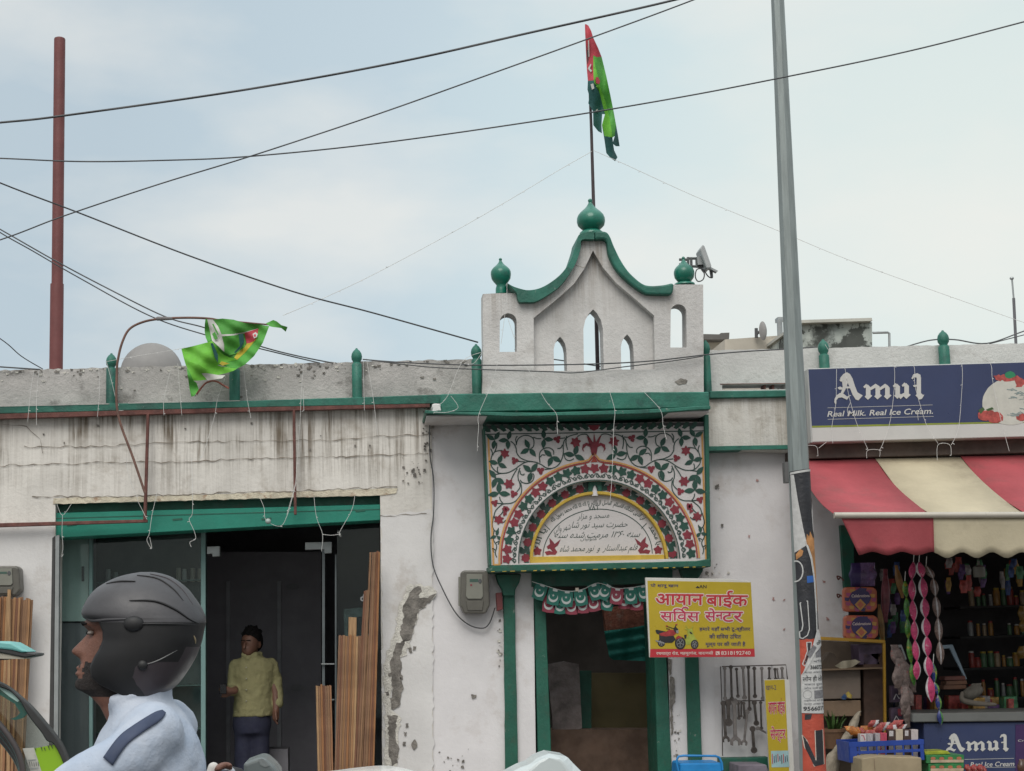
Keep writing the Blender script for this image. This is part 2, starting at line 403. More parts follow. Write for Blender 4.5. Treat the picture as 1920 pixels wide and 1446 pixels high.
for x, y in ((763, 1360), (760, 1376), (752, 1270), (770, 1220), (777, 1215), (730, 1265), (726, 1300), (757, 1395), (1, 1)):
    if x > 1: chip([(x-3, y-3), (x+3, y-4), (x+3, y+4), (x-2, y+4)], x+y, amp=1.5, step=3)
o = m.build('wall', LB); PB.build('peeled_plaster', LB)
# parapet with a chipped top
q = random.Random(21)
top = [(x, ptop(x)+q.uniform(-1.2, 1.6)) for x in range(-260, 908, 9)]
m = MB(); m.prism(top+[(907, 745), (480, 757), (-260, 772)], 12.04, .2, PARA)
for _ in range(150):
    x = q.uniform(0, 900); y = ptop(x)+abs(q.gauss(0, 1))*(26 if q.random() < .35 else 5)+1; s = q.uniform(.8, 2.8)
    m.flat(rough([(x-s*1.4, y-s*.6), (x+s*1.4, y-s*.6), (x+s, y+s*.8), (x-s, y+s*.8)], .9, 2, _), 12.035-.00002*_, CHIP if q.random() < .6 else LIME)
m.build('parapet', LB)
m = MB(); m.prism(wob([(-260, 767), (0, 761), (480, 751), (833, 739.5), (833, 757), (480, 764), (0, 776), (-260, 783)], .6, 30, 2), 11.93, .32, GREEN)
for p in ((-5, 762), (240, 756)): m.ribbon([(p[0], p[1]), (p[0]+210, p[1]-4.6)], 1.3, 11.925, PARA)
m.build('cornice_band', LB, bev=.006)
m = MB(); m.box((-7, 12.3, 3.32), (.5, 17, 3.36), ROOF); m.build('roof', LB)
def post(px, yt, yb, wd, parent, Y=11.98):
    s = mpp(px, yb, Y); c = at(px, yb, Y); h = (yb-yt)*s; r = wd/2*s
    mb = MB(); mb.lathe(c, [(r, 0), (r, h-31*s), (r*.9, h-29.5*s), (r*.72, h-28*s), (r*.72, h-26.5*s), (r*1.0, h-22*s), (r*1.08, h-16*s), (r*.95, h-10*s), (r*.62, h-5*s), (r*.3, h-2.5*s), (r*.16, h)], GREEN, 16)
    return mb.build('parapet_post', parent, smooth=35)
for px, yt, yb, wd in ((208, 659, 765, 19), (440, 662, 760, 20), (670, 651, 754, 19)): post(px, yt, yb, wd, LB)
# shop opening: shutter housing, interior
m = MB()
m.prism([(104, 944), (713, 928), (713, 948), (104, 966)], 12.10, .2, GREEND)
m.prism([(104, 962), (713, 946), (713, 975.5), (104, 1009)], 12.03, .28, SHUT)
for k, (x, y) in enumerate(((135, 985), (333, 975), (500, 974), (676, 959))): m.flat([(x-10, y-2), (x+9, y-3.5), (x+9, y-.5), (x-9, y+1.5)], 12.026, GREEND)
m.ribbon([(105, 972), (712, 955)], 1.5, 12.027, GREEND)
m.build('shutter_box', LB, bev=.004)
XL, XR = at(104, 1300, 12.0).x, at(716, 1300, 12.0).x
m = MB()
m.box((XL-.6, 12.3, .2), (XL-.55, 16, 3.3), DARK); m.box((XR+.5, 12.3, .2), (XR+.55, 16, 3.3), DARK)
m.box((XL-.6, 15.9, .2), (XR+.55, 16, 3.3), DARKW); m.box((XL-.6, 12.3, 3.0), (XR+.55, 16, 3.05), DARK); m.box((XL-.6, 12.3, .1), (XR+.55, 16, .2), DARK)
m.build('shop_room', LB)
m = MB()
m.prism([(98, 1009), (103, 1005), (97, YB), (88, YB)], 11.995, .04, mat('steel_angle', (.05, .05, .05), .6)); m.prism([(104, 1005), (111, 1003), (107, YB), (98, YB)], 11.985, .05, GREYM)
m.build('shutter_rail', LB)
# glass front
GF = thing('glass_shopfront', 'glass shopfront with teal aluminium uprights and metal door patches under the green shutter box', 'shopfront', at(400, 1600, 12.4))
YG = 12.42
for a, b in ((170, 7), (381, 9)):
    m = MB(); m.prism(quad(a-b/2, 990, a+b/2, YB), YG, .05, ALU); m.build('upright', GF, bev=.003)
m = MB(); m.prism(quad(604, 1030, 609, YB), YG, .03, mat('door_edge', (.12, .14, .145), .4, metal=.3)); m.build('door_edge', GF); m = MB(); m.prism(quad(628, 1040, 631, YB), YG, .03, MATS['door_edge']); m.build('door_edge', GF)
for a in ((388, 1025, 412, 1046), (572, 1017, 622, 1040)):
    m = MB(); m.prism([(a[0], a[1]), (a[2], a[1]-1), (a[2], a[3]-3), (a[2]-14, a[3]-2), (a[2]-14, a[1]+13), (a[0], a[1]+14)], YG-.02, .05, GREYM); m.build('door_patch', GF, bev=.002)
m = MB(); m.prism(quad(112, 985, 378, YB), YG+.02, .008, glass('shop_glass', refl=.05)); m.build('pane', GF)
m = MB(); m.prism(quad(632, 970, 716, YB), YG+.02, .008, glass('shop_glass', refl=.05)); m.text('do', [(676, 1115), (692, 1115), (692, 1127), (676, 1127)], YG+.017, mat('frost_letter', (.35, .36, .37), .5), off=.03)
m.build('pane', GF)
for y in (1245, 1312): m = MB(); m.prism(quad(602, y-1, 627, y+1), YG-.03, .02, GREYM); m.build('handle', GF)
# things inside the shop
m = MB(); m.prism(quad(113, 1000, 166, 1165), 12.5, .35, mat('mint_reflection', (.62, .74, .71), .35, .06), side=DARKW); m.prism(quad(113, 1168, 166, YB), 12.52, .35, DARKW)  # mint front stands in for a pale reflection in the pane
m.prism(quad(153, 1062, 157, 1090), 12.48, .02, CABLE); solo('mint_panel', m, 'pale mint panel imitating a reflection over a dark panel behind the left shop pane', 'mint_panel')
DU = thing('display_shelf', 'dark glass shelf unit behind the biker in the shop', 'shelf', at(280, 1600, 12.9))
m = MB(); m.prism(quad(176, 1000, 376, YB), 13.2, .03, mat('shelf_back', (.11, .13, .13), .6)); m.build('back_panel', DU)
for y in (1092, 1180, 1290, 1372):
    m = MB(); a, b = at(176, y, 12.9), at(378, y, 12.9); m.box((a.x, 12.85, a.z-.008), (b.x, 13.19, a.z), mat('shelf_glass', (.12, .18, .17), .25)); m.build('shelf', DU)
for i, (x, h, kk) in enumerate(((335, 26, 'cream'), (346, 24, 'white'), (361, 26, 'cream'), (374, 25, 'cream'), (203, 24, 'white'), (217, 18, 'white'))):
    s = mpp(x, 1090, 12.95); c = at(x, 1091, 12.95); mb = MB()
    mb.lathe(c, [(4.2*s, 0), (4.6*s, 2*s), (4.6*s, (h-5)*s), (3.8*s, (h-3)*s), (3.8*s, h*s)], mat('tin_'+kk, (.35, .34, .29) if kk == 'cream' else (.42, .45, .45), .5))
    solo('tin', mb, ['cream tin on the top shop shelf just right of the helmet', 'slim white tin second from the left in the row right of the helmet', 'cream tin third in the row right of the helmet', 'cream tin beside the teal upright on the shop shelf', 'pale tin on the shop shelf above the front of the helmet', 'short pale tin left of the helmet top on the shop shelf'][i], 'tin', 'tins on the shop shelf', smooth=40)
m = MB(); m.prism(quad(388, 1035, 602, YB), 14.6, .1, mat('brown_board', (.27, .255, .285), .7, .1))
for x in (427, 523): m.prism(quad(x-3, 1090, x+4, YB), 14.57, .03, mat('grey_batten', (.36, .36, .39), .6))
for x, y in ((463, 1098), (549, 1100), (557, 1290)): m.prism(ell(x, y, 13, 6, 12), 14.58, .02, DARK)
solo('partition', m, 'dark partition with two grey battens behind the man in the shop', 'partition')
m = MB(); m.prism(rough([(645, 1142), (702, 1138), (702, 1240), (645, 1240)], 1, 12, 3), 13.4, .01, mat('poster_aqua', (.20, .30, .29), .5, .5, 9)); m.prism(rough([(654, 1158), (696, 1158), (696, 1190), (654, 1190)], 3, 9, 8), 13.39, .008, mat('poster_dark', (.03, .06, .06), .5, .4, 9))
solo('poster', m, 'pale aqua poster behind the shop glass above the wood bundle', 'poster')
m = MB(); m.prism(quad(125, 1377, 175, YB), 13.0, .3, mat('navy_box', (.02, .025, .05), .6)); solo('box', m, 'dark navy box on the shop floor behind the left glass pane', 'box')
m = MB(); m.prism(wob(quad(475, 1405, 540, YB), 1), 13.3, .3, DARKW); solo('stool', m, 'low dark box on the shop floor behind the man', 'box')
# steel frame fixed over the wall
SF = thing('wall_bracing', 'rusty red steel frame of angle bars fixed across the streaked wall', 'frame', at(300, 985, 11.9))
m = MB(); m.prism(wob([(-260, 783), (0, 776), (480, 763.5), (806, 757), (806, 763), (480, 771), (0, 785), (-260, 792)], .5, 30, 6), 11.91, .06, RUST); m.build('angle_bar', SF)
for pts in ([(274.5, 776), (279.5, 776), (274, 975), (268.5, 975)], [(548.5, 768), (553.5, 768), (556, 965), (551, 965)]):
    m = MB(); m.prism(pts, 11.90, .04, RUST); m.build('upright', SF, bev=.003)
m = MB(); m.prism([(-260, 988), (0, 981), (276, 974), (276, 979.5), (0, 988.5), (-260, 996)], 11.905, .04, RUST); m.build('rail', SF, bev=.003)

# ------------------------------------------------------------------ shrine gate (centre bay)
SG = thing('shrine_gate', 'small whitewashed shrine gate with green trim, pierced gable and painted arch panel', 'gateway', at(1110, 1600, YW))
m = MB()
m.prism(wob([(806, 770), (1336, 760), (1336, 1000), (1345, YB), (1262, YB), (1250, 1085), (1000, 1095), (1008, YB), (812, YB)], .6, 30, 8), 12.01, .3, LILAC)
q = random.Random(9)
for cx, cy, sx, sy, n in ((850, 1425, 30, 25, 16), (1340, 1070, 25, 22, 12), (938, 1230, 6, 80, 16), (1268, 1380, 7, 60, 18), (1350, 940, 12, 60, 7)):
    for i in range(n):
        x, y, s = q.gauss(cx, sx*.6), q.gauss(cy, sy*.6), q.uniform(.3, 1.0)**2*2.4+.3
        m.flat(rough([(x-s, y-s), (x+s, y-s), (x+s, y+s), (x-s, y+s)], 1.0, 2, q.random()), 12.002-.0002*i, CHIP if q.random() < .6 else LIME)
m.flat(rough([(882, 1302), (893, 1303), (893, 1309), (885, 1310)], 1, 3, 2), 12.0, CHIP)
m.build('wall', SG)
# chajja: set-back fascia over a thin projecting slab
m = MB(); m.prism(wob([(826, 739), (1000, 737), (1330, 734.5), (1331, 764), (826, 774)], .9, 18, 9), 11.62, .5, GREEN); m.build('fascia', SG, bev=.008)
m = MB(); m.prism(wob([(797, 769), (830, 772), (1000, 774), (1200, 768), (1332, 761), (1332, 767.5), (1200, 776), (960, 781), (797, 775)], .7, 18, 10), 11.47, .55, GREEN)
a, b = at(800, 779.5, 11.52), at(1330, 770, 11.52)
m.raw([a, b, b+Vector((0, .48, 0)), a+Vector((0, .48, 0)), a+Vector((0, 0, -.012)), b+Vector((0, 0, -.012)), b+Vector((0, .48, -.012)), a+Vector((0, .48, -.012))], [(4, 5, 6, 7), (0, 1, 5, 4), (3, 2, 6, 7), (0, 4, 7, 3), (1, 2, 6, 5)], LILAC)
m.build('canopy_slab', SG, bev=.004)
m = MB(); m.prism(rough([(811, 757), (826, 757), (827, 771), (811, 772)], .8, 5, 1), 11.56, .2, WASH); m.build('canopy_end', SG, bev=.006)
# gable
z5 = Z(3.144, 860, 340)
def lancet(x0, x1, yt, yb, sh=.22):
    h = (x1-x0); c = (x0+x1)/2
    return [(x0+4, yb), (x0, yt+h*1.0), (x0+h*.10, yt+h*.55), (x0+h*.30, yt+h*.20), (c, yt), (x1-h*.30, yt+h*.20), (x1-h*.10, yt+h*.55), (x1, yt+h*1.0), (x1+8, yb)]
def roundtop(x0, x1, yt, yb):
    c = (x0+x1)/2; r = (x1-x0)/2
    return [(x0-2, yb)]+[(c-r*math.cos(R(a)), yt+r*1.0-r*1.0*math.sin(R(a))) for a in range(0, 181, 15)]+[(x1+2, yb)]
outer = [(140, 1270), (145, 1000), (142, 665), (235, 661), (350, 660), (355, 706), (455, 706), (530, 666), (610, 604), (680, 502), (718, 400), (728, 345), (868, 345), (885, 430), (930, 520), (1000, 592), (1090, 656), (1140, 666), (1255, 666), (1268, 610), (1440, 610), (1443, 900), (1446, 1270)]
outer = wob(z5(outer), .7, 16, 11)
recess = z5([(445, 1122), (442, 805), (570, 702), (680, 604), (742, 512), (792, 408), (850, 508), (930, 602), (1050, 702), (1152, 792), (1156, 1108)])
recess = wob(recess, .6, 18, 12)
wl, wr = z5(roundtop(243, 342, 778, 1006)), z5(roundtop(1250, 1342, 725, 980))
lc, l1, l2 = z5(lancet(735, 850, 755, 1186)), z5(lancet(560, 635, 917, 1190)), z5(lancet(956, 1030, 903, 1174))
m = MB(); m.prism(outer, 11.74, .07, GABLE, holes=[recess, wl, wr]); m.prism(outer, 11.812, .17, GABLE, holes=[wl, wr, lc, l1, l2])
m.flat(rough(z5([(1270, 1180), (1310, 1160), (1350, 1175), (1340, 1195), (1290, 1200)]), .8, 4, 5), 11.736, CHIP)
crack(m, z5([(690, 490), (740, 505), (750, 480)]), 6, 1.8, 11.736)
m.build('gable', SG, bev=.010, seg=2)
# green coping swept over the gable
def coping(lo, hi):
    lo, hi = sp2(z5(lo), 4), sp2(z5(hi), 4)
    mb = MB(); mb.prism(wob(lo+list(reversed(hi)), .5, 30, 13), 11.68, .36, GREEN); return mb
mb = coping([(345, 660), (356, 708), (400, 711), (455, 708), (530, 668), (610, 606), (680, 503), (718, 400), (726, 346), (800, 343)], [(285, 598), (330, 622), (400, 640), (470, 632), (540, 598), (610, 540), (660, 460), (695, 360), (715, 310), (800, 292)])
mb.build('coping', SG, bev=.02, seg=2)
mb = coping([(1268, 610), (1256, 664), (1200, 668), (1140, 666), (1090, 656), (1000, 592), (930, 520), (885, 430), (868, 346), (803, 343)], [(1262, 598), (1200, 612), (1130, 615), (1080, 600), (1010, 540), (960, 470), (920, 390), (890, 318), (862, 295), (803, 292)])
mb.build('coping', SG, bev=.02, seg=2)
def finial(cx, ybase, yneck, ymax, ytip, rpx, rb):
    cx, = [860+cx/3.144]; f = lambda y: 340+y/3.144; Y = 11.84
    s = mpp(cx, f(ymax), Y)/3.144; c = at(cx, f(ybase), Y); h = lambda y: (ybase-y)*s; r = rpx*s
    prof = [(rb*s, 0), (rb*s*.98, h(yneck)*.5), (rb*s*.8, h(yneck)*.85), (r*.55, h(yneck)), (r*.72, h(yneck+(ymax-yneck)*.2)), (r*.93, h(yneck+(ymax-yneck)*.55)), (r, h(ymax))]
    t = ymax-ytip
    for k, q_ in ((.15, .985), (.28, .90), (.40, .74), (.50, .55), (.58, .40), (.66, .28), (.74, .19), (.80, .14), (.84, .12), (.88, .155), (.93, .16), (.97, .11), (1.0, .03)): prof.append((r*q_, h(ymax-t*k)))
    mb = MB(); mb.lathe(c, prof, mat('finial_green', (.010, .155, .105), .36, .22, 6, .10, 20, coat=.2, dark=(.010, .07, .055), dscale=6, damt=.6, chip=((.28, .30, .27), 16, .6, .68)), 28); return mb.build('finial', SG, smooth=60)
finial(252, 664, 604, 548, 448, 60, 34); finial(1332, 612, 596, 546, 442, 60, 60); finial(783, 320, 288, 238, 98, 83, 70)
post(895, 644, 742, 19, SG, 11.88); post(1327.5, 638, 738, 15, SG, 11.88)
# painted panel
z6 = Z(4.0, 880, 770); YP = 11.78
zA = lambda pts: z6([(40+x/2, 40+y/2) for x, y in pts])
CX, CY, TX = 975, 1125, 945
def arcp(r, th, k=0.0):   # th 0 = left spring, 180 = right spring
    c, s = math.cos(R(th)), math.sin(R(th))
    return (975 - r*c - 40*s*(r/747), 1128 - 22*(-c)*(r/747) - r*s*1.005)
def arc(r, n=48, a0=0, a1=180): return [arcp(r, a0+(a1-a0)*i/n) for i in range(n+1)]
m = MB()
hole1 = z6(arc(600)); hole2 = z6(arc(505))
m.prism(z6([(110, 108), (1762, 86), (1802, 1130), (160, 1160)]), YP, .07, PANELW, holes=[hole1])
m.prism(z6([(300, 430), (1650, 400), (1660, 1125), (300, 1150)]), YP+.072, .02, PANELW, holes=[hole2])
m.prism(z6([(420, 560), (1520, 560), (1520, 1125), (420, 1140)]), YP+.094, .05, PANELW)
PO = m.build('painted_panel', SG)
PV, PF, PL = MB(), MB(), MB()
def mir(pts): return [(1870+.085*(y-100)-x, y-.016*(1870-2*x)) for x, y in pts]
def stroke(ptsA, wd=2.0, Y=YP-.003):
    p6 = [(40+x/2, 40+y/2) for x, y in ptsA]
    for s in (p6, mir(p6)): PV.ribbon(sp2(z6(s), 7), wd, Y, VINE)
_k = [0]
def leafshape(mb, c, ang, ln, wd, mat_, Y):
    _k[0] += 1; Y = Y-.00002*(_k[0] % 60)
    ca, sa = math.cos(R(ang)), math.sin(R(ang)); pr = [(0, 0), (.12, .22), (.32, .48), (.55, .50), (.78, .30), (1, 0), (.78, -.30), (.55, -.50), (.32, -.48), (.12, -.22)]
    mb.flat([(c[0]+(u*ln*ca-v*wd*sa), c[1]-(u*ln*sa+v*wd*ca)) for u, v in pr], Y, mat_)
def trefoil(cA, ln, angs):
    p6 = (40+cA[0]/2, 40+cA[1]/2); l = ln/2
    for fl in (0, 1):
        c = mir([p6])[0] if fl else p6; c = z6([c])[0]
        for a in angs: leafshape(PL, c, 180-a if fl else a, l/4*.98, l/4*.46, LEAFG, YP-.004)
def flower(cA, r, n, rot=0, A=True):
    p6 = (40+cA[0]/2, 40+cA[1]/2) if A else cA; rr = (r/2 if A else r)/4
    for fl in (0, 1):
        c = z6([mir([p6])[0] if fl else p6])[0]
        for i in range(n): leafshape(PF, c, rot+360*i/n, rr*1.05, rr*(.62 if n > 4 else .95), REDP, YP-.0045)
        PF.flat(ell(c[0], c[1], rr*.45, rr*.45, 10), YP-.0062, REDP)
for s in ([(240,490),(265,560),(245,660),(255,760),(330,840),(400,860),(500,850),(600,800),(680,740),(780,690),(900,690),(1000,730),(1080,780),(1180,780),(1260,730),(1310,640),(1330,540),(1330,420),(1360,350),(1430,300),(1550,270)],
          [(270,590),(300,540),(370,520),(420,520)], [(325,400),(330,460),(300,540)], [(540,380),(590,420),(620,480),(635,560),(690,630),(780,670),(860,685)],
          [(620,440),(650,350),(720,300),(800,295),(870,330),(890,390),(880,460),(840,490)], [(880,320),(940,340),(1000,340)], [(980,700),(970,600),(990,530),(1050,485),(1120,480),(1180,520),(1185,580)],
          [(660,980),(650,880),(680,780)], [(680,820),(690,870),(730,885),(745,865)], [(680,960),(720,1000),(800,1010),(870,970),(890,900),(870,860)], [(650,680),(760,690)], [(640,790),(590,870),(550,950)],
          [(670,980),(680,1070),(630,1140)], [(690,1000),(705,1090),(690,1180),(620,1270),(540,1310),(430,1320),(360,1370),(310,1430),(290,1500)], [(430,1320),(385,1260),(375,1210)], [(330,1310),(430,1315)],
          [(1340,560),(1360,640),(1420,670),(1490,640)], [(1540,310),(1600,280),(1680,280),(1720,330)], [(1050,805),(1150,790)], [(1380,300),(1370,400),(1395,510)], [(1320,430),(1290,480),(1240,490)], [(630,430),(615,350),(640,300)],
          [(985,620),(1010,585),(1060,590)], [(1360,330),(1270,340)], [(350,850),(340,800),(350,760)], [(300,880),(400,860)],
          [(290,1500),(330,1580),(420,1600),(470,1560)], [(285,1500),(265,1640),(300,1720),(350,1720),(355,1680)], [(290,1720),(280,1850),(330,1950),(310,2050),(330,2120)], [(320,1900),(370,1880),(350,1930)], [(310,2010),(270,1990),(290,2050)], [(440,1350),(420,1440),(370,1500)]): stroke(s)
for c, l, a in (((300,360),150,(60,150,260)), ((500,360),150,(75,185,270)), ((820,490),160,(115,210,310)), ((1040,345),150,(95,-5,265)), ((1160,610),165,(140,250,330)), ((1500,590),170,(75,170,335)), ((350,715),150,(65,165,335)),
                ((850,840),170,(55,140,255)), ((320,930),165,(130,250,325)), ((365,1160),175,(90,190,355)), ((330, 1800), 110, (80, 200, 320))): trefoil(c, l, a)
for c, r, n in (((450,565),75,6), ((1515,395),82,6), ((515,1020),82,6), ((600,670),60,3), ((1240,350),62,3), ((990,820),62,3), ((585,1170),62,3), ((300,1305),58,3), ((470,1400),55,3)): flower(c, r, n, rnd.uniform(0, 90))
flower((222, 818), 38, 6, 20, False); flower((270, 740), 26, 3, 50, False); flower((265, 775), 18, 3, 0, False)
# top strip of slanted leaves
PV.ribbon(z6([(115, 178), (1760, 152)]), 2.0, YP-.003, VINE); PV.flat(z6([(112, 110), (1762, 88), (1762, 118), (112, 140)]), YP-.0025, BLACKP)
for i in range(26):
    x = 130+i*62; y = 128-.0155*(x-110); fl = 1 if x < 930 else -1
    if abs(x-930) < 40: continue
    PL.flat(z6([(x-30*fl, y-18), (x-4*fl, y-20), (x+26*fl, y+24), (x+2*fl, y+34), (x-22*fl, y+16)]), YP-.0045-.00002*i, LEAFG)
    PV.flat(z6([(x-6*fl, y+34), (x+14*fl, y+8), (x+26*fl, y+6), (x+30*fl, y+34)]), YP-.0042, PANELW if i % 5 else VINE)
# red palmette at the top
for pts in ([(918, 335), (905, 270), (880, 190), (905, 205), (928, 240), (935, 165), (950, 235), (975, 195), (990, 185), (965, 265), (952, 335)], [(920, 280), (880, 262), (855, 285), (862, 312), (845, 290), (850, 255), (880, 240), (915, 255)], [(950, 280), (990, 262), (1010, 285), (1004, 310), (1022, 288), (1018, 255), (985, 240), (955, 255)], [(893, 110), (980, 108), (965, 138), (935, 152), (905, 140)]):
    PF.flat(z6(pts), YP-.005, REDP)
# outer arch lines with the ogee tip
def ogee(r, wd, mat_, Y):
    P = arc(r, 60); o_ = []
    for x, y in P:
        d = abs(x-936); o_.append((x, y-max(0, 1-d/62)**2*(60 if mat_ is ORG else 50)))
    PF.ribbon(z6(o_), wd, Y, mat_)
ogee(750, 3.2, ORG, YP-.005); ogee(735, 2.6, mat('arch_red', (.30, .035, .02), .6), YP-.0054)
PF.flat(z6([(910, 388), (936, 345), (964, 386)]), YP-.005, MATS['arch_red'])
# band of four-petalled flowers and leaves, then a scroll
for i in range(31):
    th = 3+i*174/30; cA = arcp(692, th); c = z6([cA])[0]; red = (i//2) % 2 == 0
    if 12 <= i <= 13 or 17 <= i <= 18: red = False
    if 14 <= i <= 16: red = True
    for k in range(5): leafshape(PF if red else PL, c, th+k*72+(30 if i % 2 else 0), 10.2, 7.4, REDP if red else LEAFG, YP-.0045)
for i in range(46):
    th = 2+i*176/45; s = 1 if i % 2 else -1
    P = []
    for k in range(13):
        a = k/12; rr = 16*(1-a*.75); ph = a*430+(90 if s > 0 else 250)
        P.append(arcp(638+rr*math.cos(R(ph))*s, th+rr*math.sin(R(ph))/638*57.3))
    PV.ribbon(z6(P), 1.8, YP-.0035, VINE)
PV.ribbon(z6([arcp(640+16*math.sin(i*1.05), 1+i*178/180) for i in range(181)]), 1.5, YP-.0032, VINE)
PV.ribbon(z6(arc(604)), 2.2, YP-.0036, VINE)
# inner band: roses and dark leaves
Y2 = YP+.070
for i in range(15):
    th = 4+i*172/14; c = z6([arcp(552, th)])[0]
    if i != 7:
        for k in range(7): leafshape(PF, c, k*51+i*20, 8.8, 7.6, REDP, Y2-.003)
    for d, rr, an in ((4.2, 575, 40), (5.6, 535, 200), (7.4, 570, 300), (-4.0, 530, 150), (6.3, 555, 120)):
        c2 = z6([arcp(rr, max(1.5, min(178.5, th+d)))])[0]; leafshape(PL, c2, an+90-th, 13, 10, LEAFG if (i+int(d)) % 3 else VINE, Y2-.002)
PV.ribbon(z6([arcp(550+18*math.sin(i*.75), 2+i*176/150) for i in range(151)]), 1.2, Y2-.0015, VINE)
# side lines of the panel
PF.ribbon(z6([(142, 185), (182, 1158)]), 3.6, YP-.003, ORG); PF.ribbon(z6([(1745, 160), (1775, 1115)]), 3.6, YP-.003, ORG)
PF.ribbon(z6([(182, 1156), (235, 1154)]), 3, YP-.0032, ORG)
PV.build('painted_vines', PO, off=OFF[SG]); PF.build('painted_flowers', PO, off=OFF[SG]); PL.build('painted_leaves', PO, off=OFF[SG])
# niche lamp hood at the top of the inner band
m = MB(); m.prism(z6([(893, 528), (992, 526), (992, 625), (965, 627), (962, 575), (945, 558), (925, 575), (922, 628), (893, 628)]), Y2-.02, .02, GREEND); m.build('niche_hood', PO, off=OFF[SG])
m = MB(); c = at(*z6([(942, 640)])[0], Y2-.01); s = mpp(1110, 930, Y2)/4; m.lathe(c, [(24*s, 0), (22*s, 30*s), (14*s, 55*s), (9*s, 75*s), (3*s, 90*s)], LILAC, 12); m.build('niche_lamp', PO, off=OFF[SG], smooth=50)
# yellow moulding and its base
m = MB(); p = z6(arc(520, 40)); q_ = z6(arc(497, 40)); m.prism(p+list(reversed(q_)), YP+.045, .06, YEL); m.prism(z6([(470, 1096), (1462, 1080), (1466, 1122), (462, 1146)]), YP+.03, .08, YEL)
m.build('yellow_arch', SG, bev=.004)
# tympanum lettering
Y3 = YP+.0925; TXT = MB()
TXT.ribbon(z6([(962-410*math.cos(R(a)), 1085-12*(-math.cos(R(a)))-346*math.sin(R(a))) for a in range(0, 181, 5)]), 1.6, Y3, VINE)
for a, b in (((565, 855), (605, 895)), ((1330, 845), (1290, 885))): TXT.ribbon(z6([a, b]), 1.3, Y3-.0003, VINE)
def line(s, x0, x1, y0, y1, off=-.004, dy=0): TXT.text(urdu(s), z6([(x0, y0+dy), (x1, y0-dy), (x1, y1-dy), (x0, y1+dy)]), Y3, VINE, off=off, shear=.05)
line('مسجد و مزار', 815, 1050, 765, 822, dy=6); line('حضرت سيد نور شا', 770, 1190, 828, 890, dy=4); line('شهر والي', 635, 760, 858, 925, dy=10)
line('سنه ۰۶۳۱ مرمت شده سنه', 640, 1280, 905, 968, dy=4); line('متوليان', 835, 955, 945, 980); line('قلم عبدالستار  و  نور محمد شاه', 680, 1258, 1005, 1078, dy=6)
TXT.text('٧٨٦', z6([(893, 712), (965, 708), (965, 745), (893, 749)]), Y3, VINE, off=.02)
def arctext(s, a0, a1, r0_, r1_):
    def mf(u, v):   # u 0..1 along the arc, v 0..1 outward
        a = R(a0+(a1-a0)*u); rr = r0_+(r1_-r0_)*v
        p_ = z6([(962-rr*math.cos(a)*1.02, 1085+12*math.cos(a)-rr*math.sin(a)*.86)])[0]; return at(p_[0], p_[1], Y3-.0004)
    TXT.text(urdu(s), [(0, 1), (1, 1), (1, 0), (0, 0)], Y3, VINE, off=.014, mapf=mf)
arctext('ان الدين عندالله الاسلام  افضل الذكر لا اله الا الله محمد رسول الله', 42, 138, 425, 480); arctext('يا الله', 8, 32, 430, 480); arctext('يا محمد', 148, 170, 430, 480)
for fl in (0, 1):
    f_ = (lambda p_: p_) if not fl else (lambda p_: [(1925-x, y-10) for x, y in p_])
    for pts in ([(600, 955), (630, 985), (640, 1000), (685, 965), (665, 1010), (640, 1030), (660, 1060), (645, 1082), (610, 1080), (580, 1085), (565, 1060), (600, 1050), (625, 1060), (605, 1035), (590, 1040), (580, 1020), (605, 1000)],):
        TXT.flat(z6(f_(pts)), Y3-.001, REDP)
    c = z6(f_([(510, 1055)]))[0]
    for k in range(5): leafshape(TXT, c, k*72+20, 9, 7, REDP, Y3-.001)
TXT.build('inscription', SG)
# green frame: right reveal, left edge, ledge
m = MB(); m.prism(z6([(1762, 30), (1796, 30), (1812, 1160), (1786, 1160)]), YP-.03, .25, GREEND); m.build('panel_edge', SG, bev=.004)
m = MB(); m.prism(z6([(108, 120), (118, 120), (166, 1162), (152, 1162)]), YP-.012, .2, GREEND); m.build('panel_edge', SG)
m = MB(); m.prism(wob(z6([(150, 1164), (1700, 1128), (1812, 1110), (1812, 1172), (1000, 1192), (155, 1212)]), .5, 20, 15), YP-.10, .34, GREEND)
q = random.Random(3)
for i in range(22): x = 170+i*75+q.uniform(-15, 15); y = 1210-.0225*(x-155); m.ribbon(z6([(x, y-2), (x+q.uniform(15, 40), y-3)]), q.uniform(.8, 1.6), YP-.104, YEL)
m.build('ledge', SG, bev=.006)
# door surround
z7 = Z(3.5625, 840, 1040); z8 = Z(3.747, 1180, 1060)
m = MB(); m.prism(z7([(560, 118), (1500, 95), (1500, 185), (1000, 205), (560, 215)]), 11.97, .2, GREEND); m.build('door_header', SG)
for side, loop, cap in ((0, z7([(370, 262), (447, 262), (452, 600), (470, 1446), (482, 2100), (388, 2100), (384, 1446), (376, 600)]), z7([(318, 130), (490, 130), (478, 185), (450, 235), (447, 275), (368, 275), (362, 235), (335, 190)])),
                        (1, z8([(388, 100), (478, 100), (486, 650), (515, 1446), (530, 2150), (432, 2150), (420, 1446), (396, 650)]), z8([(350, 0), (530, -10), (515, 45), (480, 100), (385, 105), (365, 50)]))):
    m = MB(); m.prism(wob(loop, .7, 20, 20+side), 11.97, .1, GREEND); o = m.build('pilaster', SG, bev=.004)
    m = MB(); m.prism(cap, 11.93, .15, GREEND); m.build('capital', o, off=OFF[SG], bev=.006)
